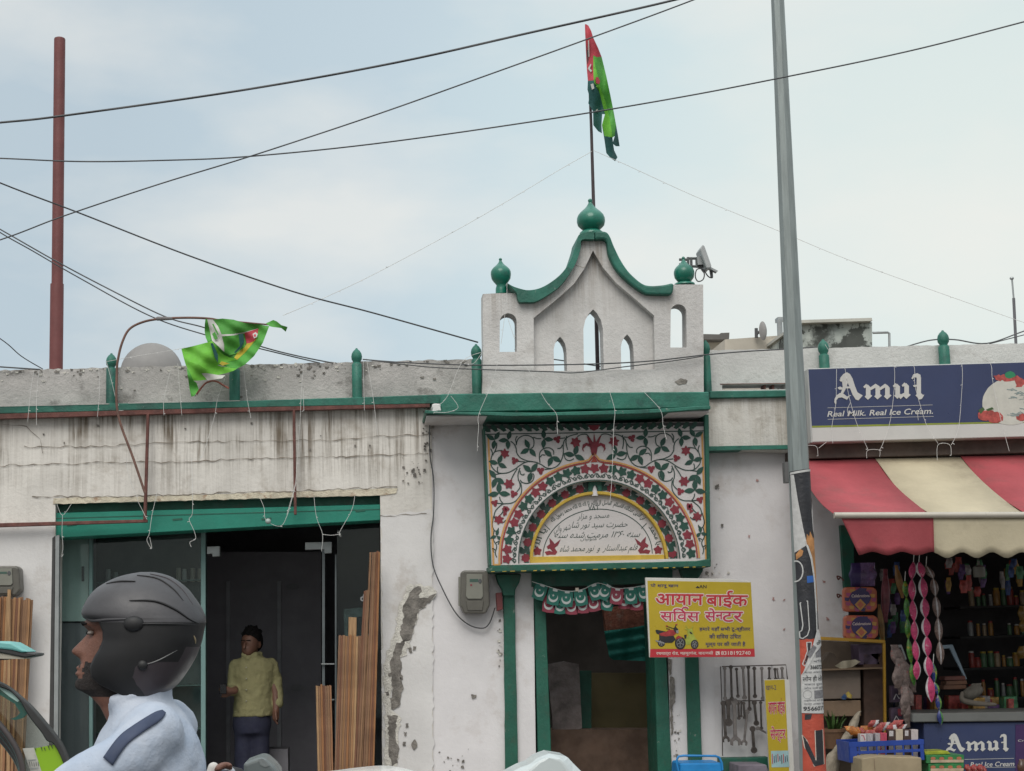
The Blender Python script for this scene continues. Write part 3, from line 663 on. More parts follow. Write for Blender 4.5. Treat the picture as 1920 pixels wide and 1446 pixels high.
for loop in (z7([(568, 150), (648, 150), (655, 400), (690, 1340), (712, 2100), (632, 2100), (602, 1340), (580, 400)]), z8([(160, 100), (250, 100), (260, 650), (300, 1446), (320, 2150), (225, 2150), (200, 1446), (176, 650)])):
    m = MB(); m.prism(wob(loop, .5, 24, 23), 11.99, .4, GREEND); m.build('door_jamb', SG, bev=.004)
m = MB(); m.flat(rough(z8([(285, 780), (318, 790), (322, 960), (302, 1000), (310, 1180), (296, 1200), (285, 980)]), .9, 4, 6), 12.0, CHIP); m.flat(rough(z8([(270, 660), (300, 665), (296, 760), (280, 780)]), .9, 4, 7), 12.0, CHIP); m.build('peeled_plaster', SG)
# room behind the door
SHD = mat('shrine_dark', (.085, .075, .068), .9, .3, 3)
xl, xr = at(985, 1300, 12.3).x, at(1285, 1300, 12.3).x
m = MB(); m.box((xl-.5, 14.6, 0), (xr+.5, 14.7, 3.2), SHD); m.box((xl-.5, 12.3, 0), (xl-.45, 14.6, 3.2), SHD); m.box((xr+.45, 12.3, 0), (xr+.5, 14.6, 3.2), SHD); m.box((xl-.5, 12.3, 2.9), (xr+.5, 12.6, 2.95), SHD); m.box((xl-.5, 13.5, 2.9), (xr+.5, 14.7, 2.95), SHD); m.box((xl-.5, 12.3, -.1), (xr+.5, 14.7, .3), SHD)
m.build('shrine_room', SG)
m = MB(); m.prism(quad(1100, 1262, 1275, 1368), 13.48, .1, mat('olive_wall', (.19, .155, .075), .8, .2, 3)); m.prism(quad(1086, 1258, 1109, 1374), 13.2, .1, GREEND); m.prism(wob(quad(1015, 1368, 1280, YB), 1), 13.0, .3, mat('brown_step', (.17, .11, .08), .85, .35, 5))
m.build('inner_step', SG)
m = MB(); m.prism(wob([(1026, 1246), (1060, 1240), (1086, 1245), (1092, 1366), (1062, 1372), (1036, 1366)], 2, 16, 5), 13.05, .05, mat('grey_rag', (.27, .23, .22), .9, .45, 7, .5, 12))
solo('cloth', m, 'grey cloth hanging inside the shrine doorway beside the dark green post', 'cloth')
m = MB(); m.prism(rough([(1133, 1140), (1215, 1130), (1240, 1128), (1240, 1190), (1136, 1190)], 1.5, 12, 9), 13.47, .1, mat('raw_brick', (.34, .13, .085), .9, .4, 12, .8, 30, dark=(.45, .38, .32), dscale=8, damt=.6))
solo('brick_wall', m, 'patch of bare brick wall seen above the green cloth in the doorway', 'wall')

# ------------------------------------------------------------------ right bay wall
RB = thing('kiosk_building', 'whitewashed roadside kiosk on the right with pale parapet and dark shop opening', 'building', at(1700, 1600, YW))
m = MB(); m.prism(wob([(1320, 800), (1590, 800), (1592, 1446), (1594, YB), (1322, YB)], .5, 40, 31), 12.013, .28, LILAC)
q = random.Random(77)
for x, y in ((1450, 1122), (1470, 1125), (1395, 1180), (1545, 1090), (1552, 1160), (1470, 1180), (1420, 900), (1405, 1005)):
    m.flat(rough([(x-2.5, y-2), (x+2.5, y-1.5), (x+2, y+3), (x-2, y+2.5)], 1.6, 2, x), 12.006, mat('pink_scuff', (.40, .24, .22), .9)); 
m.build('wall', RB)
m = MB(); m.prism(wob([(1322, 745), (2250, 735), (2250, 845), (1540, 848), (1322, 842)], .7, 24, 32), 11.86, .16, mat('beam_wash', (.58, .57, .53), .92, .14, 2.5, .4, 40, dark=(.25, .22, .18), dscale=3, damt=.5, streak=(1.85, 1.45, .5, (.25, .21, .15))))
m.build('beam', RB, bev=.006)
m = MB(); m.prism(wob([(1322, 837), (1600, 832), (1600, 839), (1322, 845)], .5, 20, 33), 11.845, .18, GREEN); m.build('beam_trim', RB)
m = MB(); m.prism(wob([(1331, 733.5), (1650, 729), (2250, 720), (2250, 731), (1650, 741), (1331, 747)], .6, 24, 34), 11.82, .3, GREEN); m.build('cornice_band', RB, bev=.006)
q = random.Random(22); top = [(x, 657-.0225*(x-1330)+q.uniform(-.7, .8)) for x in range(1318, 2250, 10)]
m = MB(); m.prism(top+[(2250, 722), (1318, 740)], 12.0, .2, PARAR, holes=[[(1354, 721.5), (1474, 720), (1474, 730), (1354, 731)]])
for x in (1434, 1450): m.prism(quad(x-2, 719, x+2, 733), 12.03, .1, RUST)
m.ribbon([(1350, 720.5), (1480, 719)], 1.6, 11.996, RUST); m.build('parapet', RB)
post(1549, 637, 738, 19, RB, 11.93); post(1775.5, 621, 735, 20, RB, 11.93)
m = MB(); m.box((2.75, 12.3, 3.36), (6.3, 17, 3.40), ROOF); m.build('roof', RB)
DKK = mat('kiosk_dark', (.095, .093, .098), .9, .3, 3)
xk0, xk1 = at(1592, 1200, 12.2).x, 6.2
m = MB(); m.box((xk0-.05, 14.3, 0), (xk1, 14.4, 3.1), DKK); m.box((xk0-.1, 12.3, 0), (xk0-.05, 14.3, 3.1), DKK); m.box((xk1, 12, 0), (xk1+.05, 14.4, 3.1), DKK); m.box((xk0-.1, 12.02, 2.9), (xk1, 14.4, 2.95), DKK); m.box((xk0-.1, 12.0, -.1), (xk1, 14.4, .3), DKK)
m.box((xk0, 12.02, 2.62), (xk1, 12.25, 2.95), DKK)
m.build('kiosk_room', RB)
m = MB(); m.prism(wob([(1576, 985), (1600, 985), (1603, 1128), (1586, 1130)], .5, 20), 11.96, .3, GREEND); m.build('door_jamb', RB)
# ------------------------------------------------------------------ ice-cream sign and awning
NAVY = mat('sign_navy', (.030, .043, .108), .35, .06, 3); WHITEV = mat('sign_white', (.52, .52, .50), .4, .05, 3); LGR = mat('sign_lime', (.22, .26, .03), .4)
def blackletter(mb, za, k, Y, mt):
    """the four Gothic letters of the dairy sign, drawn in sign-zoom units"""
    f = lambda pts: za([(k[0]+x*k[2], k[1]+y*k[3]) for x, y in pts])
    P = [[(372,200),(392,212),(408,240),(424,290),(440,330),(474,350),(446,382),(428,376),(408,345),(384,285),(368,243),(352,258),(326,240),(348,212)],
         [(340,256),(352,258),(366,244),(378,268),(362,312),(346,340),(330,338),(345,300)], [(345,292),(398,292),(402,304),(342,304)], [(322,250),(350,232),(356,250),(334,262)], [(310,300),(328,292),(344,300),(340,312),(322,312)],
         [(326,334),(346,336),(372,356),(392,352),(372,378),(338,362),(316,366),(303,382),(304,400),(298,408),(290,392),(292,372),(304,350)]]
    def stem(x, w, y0, y1, spur=True):
        P.append([(x, y0+6), (x+w*.4, y0-6), (x+w, y0+12), (x+w, y1-22), (x+w+12, y1-14), (x+w*.45, y1+12), (x-8, y1-8), (x, y1-16)])
        if spur: P.append([(x-17, y0+8), (x+2, y0-10), (x+w*.6, y0+6), (x+w*.6, y0+22), (x, y0+14), (x-10, y0+18)])
    stem(494, 30, 285, 366); stem(556, 30, 288, 364, False); stem(618, 30, 288, 364, False)
    P.append([(520, 300), (556, 274), (572, 284), (584, 292), (578, 304), (560, 298), (522, 318)]); P.append([(582, 300), (618, 274), (636, 286), (646, 298), (622, 296), (584, 318)])
    stem(684, 30, 280, 360); stem(742, 30, 276, 360)
    P.append([(700, 352), (716, 346), (746, 330), (746, 346), (718, 374)])
    stem(822, 28, 222, 358, False); P.append([(788, 240), (800, 214), (826, 206), (846, 216), (850, 240), (824, 236), (806, 232), (796, 246)])
    P.append([(842, 352), (872, 344), (856, 372), (836, 378)])
    P.append([(798, 285), (824, 280), (824, 292), (804, 296)])
    for i, p in enumerate(P): mb.flat(f(p), Y-.0001*i, mt)
zs = Z(3.443, 1480, 640)
AS = thing('shop_sign', 'long navy ice cream sign with white Gothic lettering above the striped awning', 'sign', at(1860, 832, 11.5))
YS = 11.5
m = MB(); m.prism(zs([(118, 176), (1515, 131), (2300, 106), (2300, 596), (1515, 618), (142, 655)]), YS, .14, mat('sign_case', (.42, .43, .42), .4, .06)); m.build('case', AS, bev=.004)
m = MB(); m.prism(zs([(124, 182), (1515, 137), (2296, 112), (2296, 500), (1515, 518), (146, 548)]), YS-.004, .004, NAVY)
m.flat(zs([(146, 546), (1515, 516), (2296, 498), (2296, 508), (1515, 526), (147, 558)]), YS-.005, LGR); m.prism(zs([(147, 559), (1515, 527), (2296, 509), (2296, 592), (1515, 613), (150, 648)]), YS-.004, .004, WHITEV)
m.build('face', AS)
m = MB(); blackletter(m, zs, (0, 0, 1, 1), YS-.008, WHITEV)
m.ribbon(zs([(247, 430), (925, 411)]), .7, YS-.007, WHITEV); m.ribbon(zs([(248, 504), (932, 485)]), .7, YS-.007, WHITEV)
m.text('Real Milk. Real Ice Cream.', zs([(250, 452), (930, 431), (930, 468), (250, 487)]), YS-.008, WHITEV, off=.012, shear=.012); m.build('lettering', AS)
m = MB(); CRM = mat('print_cream', (.50, .50, .45), .4, .08, 14); BER = mat('print_berry', (.38, .07, .06), .4, .4, 30)
m.flat(zs(wob(ell(1430, 390, 185, 150, 30), 6, 20, 3)), YS-.006, CRM)
m.flat(zs(rough([(1320, 222), (1400, 215), (1470, 225), (1530, 260), (1490, 300), (1465, 300), (1455, 255), (1400, 255), (1330, 252)], 6, 14, 3)), YS-.0065, BER); m.flat(zs(rough(ell(1425, 218, 34, 24, 12), 3, 9, 2)), YS-.007, mat('print_mint', (.02, .20, .09), .4))
for x, y, r in ((1262, 480, 46), (1330, 492, 52), (1300, 460, 20), (1500, 490, 36)): m.flat(zs(rough(ell(x, y, r, r*.75, 14), 3, 9, x)), YS-.0068-.00001*r, BER)
for p in ([(1220, 445), (1250, 425), (1262, 440), (1235, 470)], [(1270, 440), (1310, 425), (1320, 438), (1280, 452)]): m.flat(zs(p), YS-.0078, mat('print_leaf', (.05, .10, .03), .4))
q = random.Random(4)
for i in range(26): x, y = q.uniform(1395, 1540), q.uniform(300, 480); m.ribbon(zs([(x, y), (x+q.uniform(14, 34), y+q.uniform(-9, 9)), (x+q.uniform(40, 55), y+q.uniform(-6, 12))]), q.uniform(.8, 1.8), YS-.0072-.00003*i, mat('print_shadow', (.20, .26, .26), .4))
m.build('ice_cream_print', AS)
AW = thing('awning', 'red and cream striped fabric awning with scalloped valance over the kiosk', 'awning', at(1860, 965, 11.0))
AR_, AC = mat('awning_red', (.37, .068, .080), .7, .14, 2.5, .3, 7, dark=(.24, .075, .075), dscale=2.2, damt=.5), mat('awning_cream', (.50, .44, .31), .7, .10, 2.5, .3, 7, dark=(.31, .26, .18), dscale=2.2, damt=.45)
m = MB(); m.prism(zs([(60, 655), (142, 650), (2300, 602), (2300, 700), (60, 762)]), 11.62, .4, mat('awning_box', (.075, .055, .045), .7, .3, 6)); m.build('cassette', AW, bev=.006)
YT, YF = 11.66, 10.55
tops = [(1488, 862), (1640, 859), (1800, 855), (1965, 850), (2130, 846), (2300, 842)]; bots = [(1563, 964), (1743, 964), (1924, 964), (2105, 963), (2290, 962), (2480, 961)]
for i in range(5):
    m = MB(); N = 12; rows = []
    for k in range(N+1):
        t = k/N; sag = .05*math.sin(math.pi*t)
        rows.append([at(*tops[i+e], YT).lerp(at(*bots[i+e], YF), t)+Vector((0, 0, -sag+.006*math.sin(7*t+i+3*e))) for e in (0, 1)])
    vs = [p for r in rows for p in r]; m.raw(vs, [(2*k, 2*k+1, 2*k+3, 2*k+2) for k in range(N)], AC if i % 2 else AR_); o = m.build('fabric_panel', AW, smooth=180)
    mo = o.modifiers.new('t', 'SOLIDIFY'); mo.thickness = .004
va = [(1577, 972), (1750, 972), (1928, 970), (2110, 970), (2290, 969), (2480, 968)]; vb = [1611, 1752, 1932, 2112, 2292, 2482]
for i in range(5):
    P = []; x0, x1 = vb[i], vb[i+1]
    N = 26; vs = []
    for k in range(N+1):
        t = k/N; xb = x0+(x1-x0)*t; xt = va[i][0]+(va[i+1][0]-va[i][0])*t
        yb = 1038+5.5*math.sin((xb-1650)*2*math.pi/56)*(1 if i else .6)+(3 if i else 0)
        for j in range(6): u = j/5; vs.append(at(xt*(1-u)+xb*u, 970*(1-u)+yb*u, YF+.03*u+.012*math.sin(xb*.055)*u))
    m = MB(); m.raw(vs, [(6*k+j, 6*k+j+1, 6*k+j+7, 6*k+j+6) for k in range(N) for j in range(5)], AC if i % 2 else AR_); o = m.build('valance', AW, smooth=180); mo = o.modifiers.new('t', 'SOLIDIFY'); mo.thickness = .004
m = MB(); a, b = at(1564, 966.5, YF-.01), at(2480, 964, YF-.01); m.tube([a, b], .021, mat('bar_cream', (.46, .43, .37), .35, .06, metal=.2), 14); m.build('front_bar', AW, smooth=50)

# ------------------------------------------------------------------ lamp post and the bills pasted on it
YP_ = 9.9
pl = lambda y: 1446+.0375*y; pr = lambda y: 1470+.0535*y
m = MB(); ys = [-500, -200, 100, 400, 700, 1000, 1300, 1640, 2050]
m.tube([at((pl(y)+pr(y))/2, y, YP_) for y in ys], [(pr(y)-pl(y))/2*mpp(1480, y, YP_)*1.03 for y in ys], STEEL, 8)
LPo = solo('lamp_post', m, 'tall tapering galvanised steel lamp post with bills pasted round its lower part', 'lamp post')
m = MB(); m.box(at(1473, 905, YP_), at(1480, 866, YP_)+Vector((0, .06, 0)), mat('box_grey', (.10, .10, .10), .6)); m.build('junction_box', LPo)
def clipx(poly, a, side):
    o = []; k = len(poly)
    for i in range(k):
        p, q_ = poly[i], poly[(i+1) % k]; ip, iq = (p[0]-a)*side >= 0, (q_[0]-a)*side >= 0
        if ip: o.append(p)
        if ip != iq: t = (a-p[0])/(q_[0]-p[0]); o.append((a, p[1]+(q_[1]-p[1])*t))
    return o
def wrapuv(u, y, lift):
    cx, hw = (pl(y)+pr(y))/2, (pr(y)-pl(y))/2; s = mpp(cx, y, YP_); r = hw*s*1.055+lift
    u = max(-1, min(1, u)); return at(cx, y, YP_)+Vector((r*u, -r*math.sqrt(max(0, 1-u*u)), 0))
def touv(x, y): return ((x-(pl(y)+pr(y))/2)/((pr(y)-pl(y))/2), y)
def wrapmap(x, y, lift): return wrapuv(*touv(x, y), lift)
zq = Z(2.469, 1440, 860)
CUT = [math.sin(R(a)) for a in range(-90, 91, 10)]
def wrap(mb, loop, mt, lift=0, z=zq):
    L = [touv(x, y) for x, y in z(loop)]; L = [(max(-1, min(1, u)), y) for u, y in L]
    for a, b in zip(CUT, CUT[1:]):
        c = clipx(clipx(L, a, 1), b, -1)
        if len(c) > 2: mb.face([wrapuv(u, y, lift) for u, y in c], mt)
def wraptext(mb, s, q4, mt, lift, off=.02):
    mb.text(s, zq(q4), 0, mt, off=off, mapf=lambda x, y: wrapmap(x, y, lift))
BK = mat('bill_black', (.020, .021, .026), .5, .3, 9, .3, 40); BW = mat('bill_white', (.48, .48, .47), .7, .1, 30, .3, 40); BO = mat('bill_orange', (.42, .20, .07), .6, .35, 14, .3, 30); BR = mat('bill_red', (.42, .065, .035), .6, .14, 12, .3, 40); BB = mat('bill_blue', (.02, .10, .35), .6); BG = mat('bill_grey', (.17, .17, .18), .7, .3, 60)
PB1 = MB()
wrap(PB1, [(98, 62), (192, 50), (240, 720), (240, 835), (138, 838), (118, 430)], BK)
wrap(PB1, [(100, 66), (192, 52), (192, 62), (100, 76)], BW, .0015); wrap(PB1, [(101, 78), (112, 78), (128, 200), (150, 330), (166, 402), (118, 436)], BW, .0012)
wrap(PB1, [(200, 180), (210, 240), (214, 370), (196, 330), (190, 250)], BW, .0012)
wrap(PB1, [(165, 352), (176, 365), (180, 340), (196, 372), (210, 365), (222, 420), (236, 500), (238, 660), (222, 720), (214, 660), (205, 560), (190, 460), (172, 405), (160, 400)], BO, .0012)
wrap(PB1, [(122, 445), (138, 420), (150, 430), (146, 450), (124, 470)], BO, .0012)
wrap(PB1, [(160, 400), (170, 404), (190, 460), (206, 560), (213, 660), (216, 800), (209, 800), (205, 660), (197, 560), (182, 470)], BW, .0016)
wrap(PB1, [(165, 546), (198, 544), (200, 574), (166, 578)], BB, .0012)
for a0, a1 in ((-95, 100),):
    o_ = ell(122, 522, 29, 50, 20, a0, a1, False); i_ = ell(122, 522, 24, 44, 20, a0, a1, False); 
    for k in range(20): wrap(PB1, [o_[k], o_[k+1], i_[k+1], i_[k]], BW, .0013)
def outline(mb, loop, wd, mt, lift):
    for i in range(len(loop)):
        a, b = Vector(loop[i]), Vector(loop[(i+1) % len(loop)]); t = (b-a).normalized(); nn = Vector((-t.y, t.x))*wd/2
        mb.face([wrapmap(*zq([tuple(p)])[0], lift) for p in (a+nn, b+nn, b-nn, a-nn)], mt)
outline(PB1, [(139, 668), (168, 660), (176, 790), (168, 818), (150, 832), (140, 828), (138, 800), (146, 796), (150, 770)], 4, BW, .0015)
PB1 = solo('poster', PB1, 'torn black poster with white outlined letters wrapped round the lamp post', 'poster', smooth=180)
m = MB()
wrap(m, [(138, 836), (242, 832), (262, 1180), (300, 1480), (300, 1900), (150, 1900), (150, 1180)], BR)
wrap(m, [(160, 1180), (188, 1180), (182, 1204), (160, 1206)], BK, .0012)
N_ = [(152, 1276), (168, 1300), (205, 1392), (200, 1256), (238, 1254), (244, 1412), (198, 1420), (160, 1330), (156, 1300)]
wrap(m, N_, BK, .0012); outline(m, N_, 3.5, mat('bill_cream', (.5, .42, .36), .7), .002)
outline(m, [(165, 850), (185, 850), (180, 900), (160, 960), (150, 950), (168, 890)], 4, BW, .0014); wrap(m, [(167, 853), (183, 852), (178, 898), (160, 950), (155, 948), (170, 892)], BK, .0012)
solo('poster', m, 'orange red poster with a big black letter N wrapped round the lamp post', 'poster', smooth=180)
m = MB(); lf = .004
wrap(m, [(146, 1000), (215, 880), (243, 872), (254, 975), (256, 1180), (150, 1174)], BW, lf)
wrap(m, [(152, 995), (205, 800), (214, 790), (252, 852), (258, 862), (200, 900), (165, 975), (150, 1000)], BW, lf+.006)
wrap(m, [(165, 905), (190, 862), (205, 876), (178, 925)], BG, lf+.007); wrap(m, [(203, 880), (240, 874), (242, 918), (203, 922)], BG, lf+.001)
wraptext(m, 'लोन', [(200, 850), (232, 832), (240, 846), (208, 866)], BLACKP, lf+.0075)
wraptext(m, '36607271', [(180, 957), (246, 957), (246, 974), (180, 974)], BLACKP, lf+.001, .03)
wraptext(m, 'लोन ही लोन', [(152, 1003), (246, 1003), (246, 1032), (152, 1032)], BLACKP, lf+.001, .015); wraptext(m, '9566072', [(156, 1146), (250, 1146), (250, 1164), (156, 1164)], BLACKP, lf+.001, .03)
for y, t in ((932, 'के बिना'), (985, 'मात्र आधार पर'), (1040, 'मकान दुकान'), (1055, 'लोन पाये बिना'), (1112, 'महिलाओ को लोन'), (1130, 'मात्र आधार पर')): wraptext(m, t, [(158, y), (246, y), (246, y+11), (158, y+11)], BG, lf+.001, .01)
wrap(m, [(196, 1072), (248, 1070), (249, 1108), (197, 1110)], BG, lf+.001)
for k in range(20):
    a, b = R(k*18), R(k*18+18); c0 = lambda a_, r: (170+17*r*math.cos(a_), 1090+20*r*math.sin(a_)); wrap(m, [c0(a, 1), c0(b, 1), c0(b, .92), c0(a, .92)], BG, lf+.001)
solo('leaflet', m, 'torn white loan leaflet with black print pasted on the lamp post', 'leaflet', smooth=180)

# ------------------------------------------------------------------ yellow workshop sign
zy = Z(8.348, 1200, 1070)
SY = mat('sign_yellow', (.42, .31, .018), .35, .07, 3); SR = mat('sign_red', (.42, .025, .035), .35, .06, 5); SPK = mat('sign_pinkred', (.42, .03, .075), .35, .06, 5); SWH = mat('sign_outline', (.62, .50, .46), .35, .05); SNV = mat('sign_text_navy', (.03, .03, .12), .35); SBK = mat('sign_text_black', (.02, .02, .025), .35)
BS = thing('shop_sign', 'yellow bike service sign with red Hindi lettering and a printed motorbike', 'sign', at(1313, 1233, 11.55)); Y = 11.55
m = MB(); m.prism(zy([(85, 110), (1380, 130), (1735, 168), (1800, 1352), (150, 1360)]), Y, .03, mat('sign_edge', (.55, .54, .50), .5, .06)); m.build('board', BS, bev=.002)
m = MB(); m.prism(zy([(118, 158), (1735, 185), (1792, 1222), (162, 1226)]), Y-.003, .003, SY); m.prism(zy([(162, 1230), (1792, 1222), (1798, 1348), (156, 1356)]), Y-.003, .003, SR); m.build('face', BS)
m = MB()
def rect(x0, y0, x1, y1, sk=.008): d = (x1-x0)*sk; return zy([(x0, y0), (x1, y0+d), (x1, y1+d), (x0, y1)])
_tk = [0]
def both(s, r, col, o1, o2):
    for rad, mt, d0, n in ((2.3, SWH, .0045, 10), (.55 if o1 > .025 else .3, col, .0064, 6)):
        for k in range(n):
            _tk[0] = (_tk[0]+1) % 40; a = 2*math.pi*k/n; m.text(s, [(x+rad*math.cos(a), y+rad*math.sin(a)) for x, y in r], Y-d0-.00003*_tk[0], mt)
both('आयान', rect(248, 365, 990, 530), SR, .03, .075); both('बाईक', rect(1040, 315, 1685, 575), SR, .03, .075)
both('सिवस', rect(320, 590, 930, 785), SPK, .02, .06); both('से', rect(1020, 590, 1190, 785), SPK, .02, .06); both('न', rect(1185, 645, 1300, 760), SPK, .015, .06); both('टर', rect(1285, 645, 1610, 800), SPK, .02, .06)
P = zy(sp2([(665, 640), (662, 600), (690, 575), (735, 580), (750, 600)], 5)); m.ribbon(P, 5.0, Y-.0043, SWH); m.ribbon(P, 2.2, Y-.0079, SPK)
for s, r, c in (('पो शानू खान', rect(165, 200, 600, 272), SNV), ('AN', rect(930, 225, 1040, 275), SBK), ('हमारे यहाँ सभी टू-व्हीलर', rect(930, 875, 1725, 960, 0), SNV), ('की सिवस उिचत', rect(1085, 985, 1580, 1065, 0), SNV), ('मूल्य पर की जाती है', rect(1025, 1110, 1650, 1200, 0), SNV)): m.text(s, r, Y-.005, c, off=.012)
m.flat(zy([(870, 270), (900, 240), (930, 262), (925, 275)]), Y-.005, SBK)
m.text('रथयात्रा रोड, महमूरगंज, वाराणसी', rect(255, 1262, 1145, 1335, -.006), Y-.005, SWH, off=.012); m.text('8318192740', rect(1270, 1262, 1730, 1320, -.006), Y-.005, SWH, off=.012)
m.flat(zy([(1185, 1265), (1245, 1264), (1246, 1322), (1186, 1323)]), Y-.005, SWH); m.ribbon(zy([(1200, 1278), (1208, 1300), (1232, 1312)]), 1.4, Y-.006, SR)
m.build('lettering', BS)
m = MB(); PBK, PRD, PGR, PLM = mat('print_black', (.018, .018, .02), .4), mat('print_red', (.30, .03, .03), .4, .3, 40), mat('print_grey', (.22, .22, .22), .4), mat('print_lime', (.32, .36, .05), .4, .2, 30)
def pr(loop, c, d): m.flat(zy(loop), Y-.0045-d*.0006, c)
def wheel(x, y, rx, ry, d): pr(ell(x, y, rx, ry, 22), PBK, d); pr(ell(x, y, rx*.68, ry*.7, 18), PGR, d+.3); pr(ell(x, y, rx*.6, ry*.62, 18), PBK, d+.5); [m.ribbon(zy([(x, y), (x+rx*.62*math.cos(R(a)), y+ry*.64*math.sin(R(a)))]), 1.2, Y-.0045-(d+.7)*.0006, PGR) for a in range(20, 380, 72)]
wheel(335, 1130, 58, 62, 1); wheel(630, 1135, 85, 100, 1.5)
pr([(240, 940), (260, 925), (410, 955), (420, 985), (330, 1010), (260, 985)], PBK, 2); pr([(300, 985), (400, 960), (460, 925), (540, 930), (565, 985), (520, 1020), (400, 1030), (320, 1020)], PRD, 3)
pr([(300, 1010), (520, 1010), (560, 1080), (500, 1130), (380, 1130), (300, 1080)], PBK, 2.5); pr([(240, 1085), (380, 1125), (390, 1150), (250, 1110)], PGR, 3.5); pr([(520, 900), (560, 880), (600, 920), (590, 980), (545, 970)], PBK, 3.2); pr([(560, 940), (600, 930), (605, 975), (575, 985)], PGR, 4)
pr([(560, 1050), (600, 1015), (650, 1040), (665, 1065), (620, 1055), (570, 1080)], PRD, 4)
for a, b in (((520, 905), (430, 875)), ((545, 890), (565, 850)), ((470, 920), (410, 905))): m.ribbon(zy([a, b]), 1.3, Y-.0072, PBK)
for x, y in ((420, 868), (570, 845)): pr(ell(x, y, 18, 11, 10), PRD, 4.5)
wheel(855, 1155, 60, 72, 1.4)
pr([(735, 960), (770, 935), (830, 980), (870, 1060), (900, 1085), (850, 1090), (800, 1130), (770, 1160), (720, 1160), (705, 1060), (760, 1020)], PLM, 1.2); pr([(740, 920), (810, 905), (830, 960), (790, 1000), (750, 965)], PLM, 3); pr([(770, 955), (800, 960), (825, 995), (790, 990)], PBK, 4); pr([(690, 1010), (730, 1000), (725, 1060), (700, 1070)], PBK, 3)
for a, b in (((760, 920), (700, 915)), ((745, 905), (715, 865)), ((810, 905), (830, 870))): m.ribbon(zy([a, b]), 1.2, Y-.0072, PLM)
m.build('motorbike_print', BS)

# ------------------------------------------------------------------ spanner rack, toolbox, small board
IRON = mat('tool_iron', (.095, .082, .075), .5, .4, 20, .2, 60, metal=.5); IRONL = mat('tool_worn', (.22, .20, .19), .45, .3, 20, metal=.5)
RK = thing('tool_rack', 'dark iron rack of horizontal bars on the wall below the yellow sign', 'rack', at(1412, 1440, 11.95))
m = MB()
for pts, r in (([(650, 712), (1100, 700), (1110, 800), (1112, 1300)], 1.2), ([(655, 955), (960, 950)], 1.2), ([(640, 710), (650, 950), (655, 1340)], 1.0)): m.tube([at(*p, 11.93) for p in z8(pts)], r*.004, IRON, 6)
m.tube([at(*z8([(1000, 702)])[0], 11.93), at(*z8([(1000, 702)])[0], 12.02)], .005, IRON, 6); m.tube([at(*z8([(660, 712)])[0], 11.93), at(*z8([(660, 712)])[0], 12.02)], .005, IRON, 6); m.build('rack_bars', RK)
def spanner(a, b, wd, open_end, mt):
    a, b = Vector(z8([a])[0]), Vector(z8([b])[0]); t = (b-a).normalized(); nn = Vector((-t.y, t.x)); L = (b-a).length; s = wd
    loc = lambda u, v: tuple(a+t*u+nn*v)
    if open_end: end = [(L-s*1.6, s*.5), (L-s*.6, s*1.5), (L+s*.9, s*1.5), (L+s*1.2, s*.8), (L-s*.1, s*.7), (L-s*.5, 0), (L-s*.1, -s*.7), (L+s*1.2, -s*.8), (L+s*.9, -s*1.5), (L-s*.6, -s*1.5), (L-s*1.6, -s*.5)]
    else: end = [(L-s*1.2, s*.5)]+[(L+s*1.2*math.cos(R(a_)), s*1.2*math.sin(R(a_))) for a_ in range(140, -141, -35)]+[(L-s*1.2, -s*.5)]
    st = [(s*1.0, -s*.5)]+[(s*1.1*math.cos(R(a_)), s*1.1*math.sin(R(a_))) for a_ in range(-40, -321, -40)]+[(s*1.0, s*.5)]
    mb = MB(); mb.prism([loc(u, v) for u, v in st+end], 11.905, .02, mt); return mb
SP = [((672, 725), (675, 935), 3.0, 0), ((715, 715), (722, 940), 3.4, 0), ((755, 730), (765, 920), 2.6, 0), ((800, 718), (812, 930), 3.6, 0), ((838, 716), (846, 1010), 3.2, 0), ((880, 725), (885, 920), 3.2, 0), ((932, 725), (940, 935), 3.0, 0), ((985, 725), (985, 800), 2.6, 0), ((1025, 730), (1030, 800), 2.4, 0), ((1075, 725), (1078, 800), 3, 0),
      ((695, 965), (700, 1105), 6, 0), ((662, 970), (680, 1225), 4.6, 1), ((738, 960), (748, 1240), 6.4, 1), ((768, 970), (772, 1075), 2.6, 0), ((805, 970), (812, 1070), 2.6, 0), ((830, 1030), (808, 1250), 4, 1), ((880, 965), (895, 1110), 4.2, 0), ((868, 1150), (878, 1300), 5, 0), ((905, 1145), (985, 1190), 3.4, 0), ((925, 965), (930, 1145), 2.6, 0), ((790, 965), (788, 1060), 2, 0), ((1040, 730), (1050, 800), 2.2, 0)]
for i, (a, b, wd, oe) in enumerate(SP):
    lab = {10: 'wide flat dark spanner in the lower row, leftmost thick one', 11: 'open-ended spanner at the lower left of the tool rack', 12: 'largest open-ended spanner at the bottom of the tool rack', 15: 'open-jawed spanner hanging right of the largest one on the rack', 17: 'short thick dark socket tool at the bottom of the rack', 18: 'tool tilted sideways behind the small yellow board'}.get(i)
    solo('spanner', spanner(a, b, wd, oe, IRON if i % 3 else IRONL), lab or ('slim steel ring spanner hanging in the upper row of the rack' if i < 10 else 'slim steel spanner hanging in the lower row of the rack'), 'spanner', 'spanners on the wall rack', bev=.002)
SB = thing('notice_board', 'narrow yellow notice board with pink Hindi lettering leaning below the spanners', 'sign', at(1455, 1640, 11.6)); Y = 11.6
m = MB(); m.prism(z8([(948, 805), (1092, 800), (1124, 803), (1158, 1446), (1168, 1800), (1000, 1800), (985, 1446)]), Y, .03, MATS['sign_edge']); m.build('board', SB)
m = MB(); m.flat(z8([(950, 808), (1091, 803), (1140, 1800), (1003, 1800)]), Y-.003, SY); m.prism(z8([(995, 1305), (1118, 1302), (1124, 1418), (1000, 1420)]), Y-.004, .002, mat('aqua_print', (.30, .46, .48), .5))
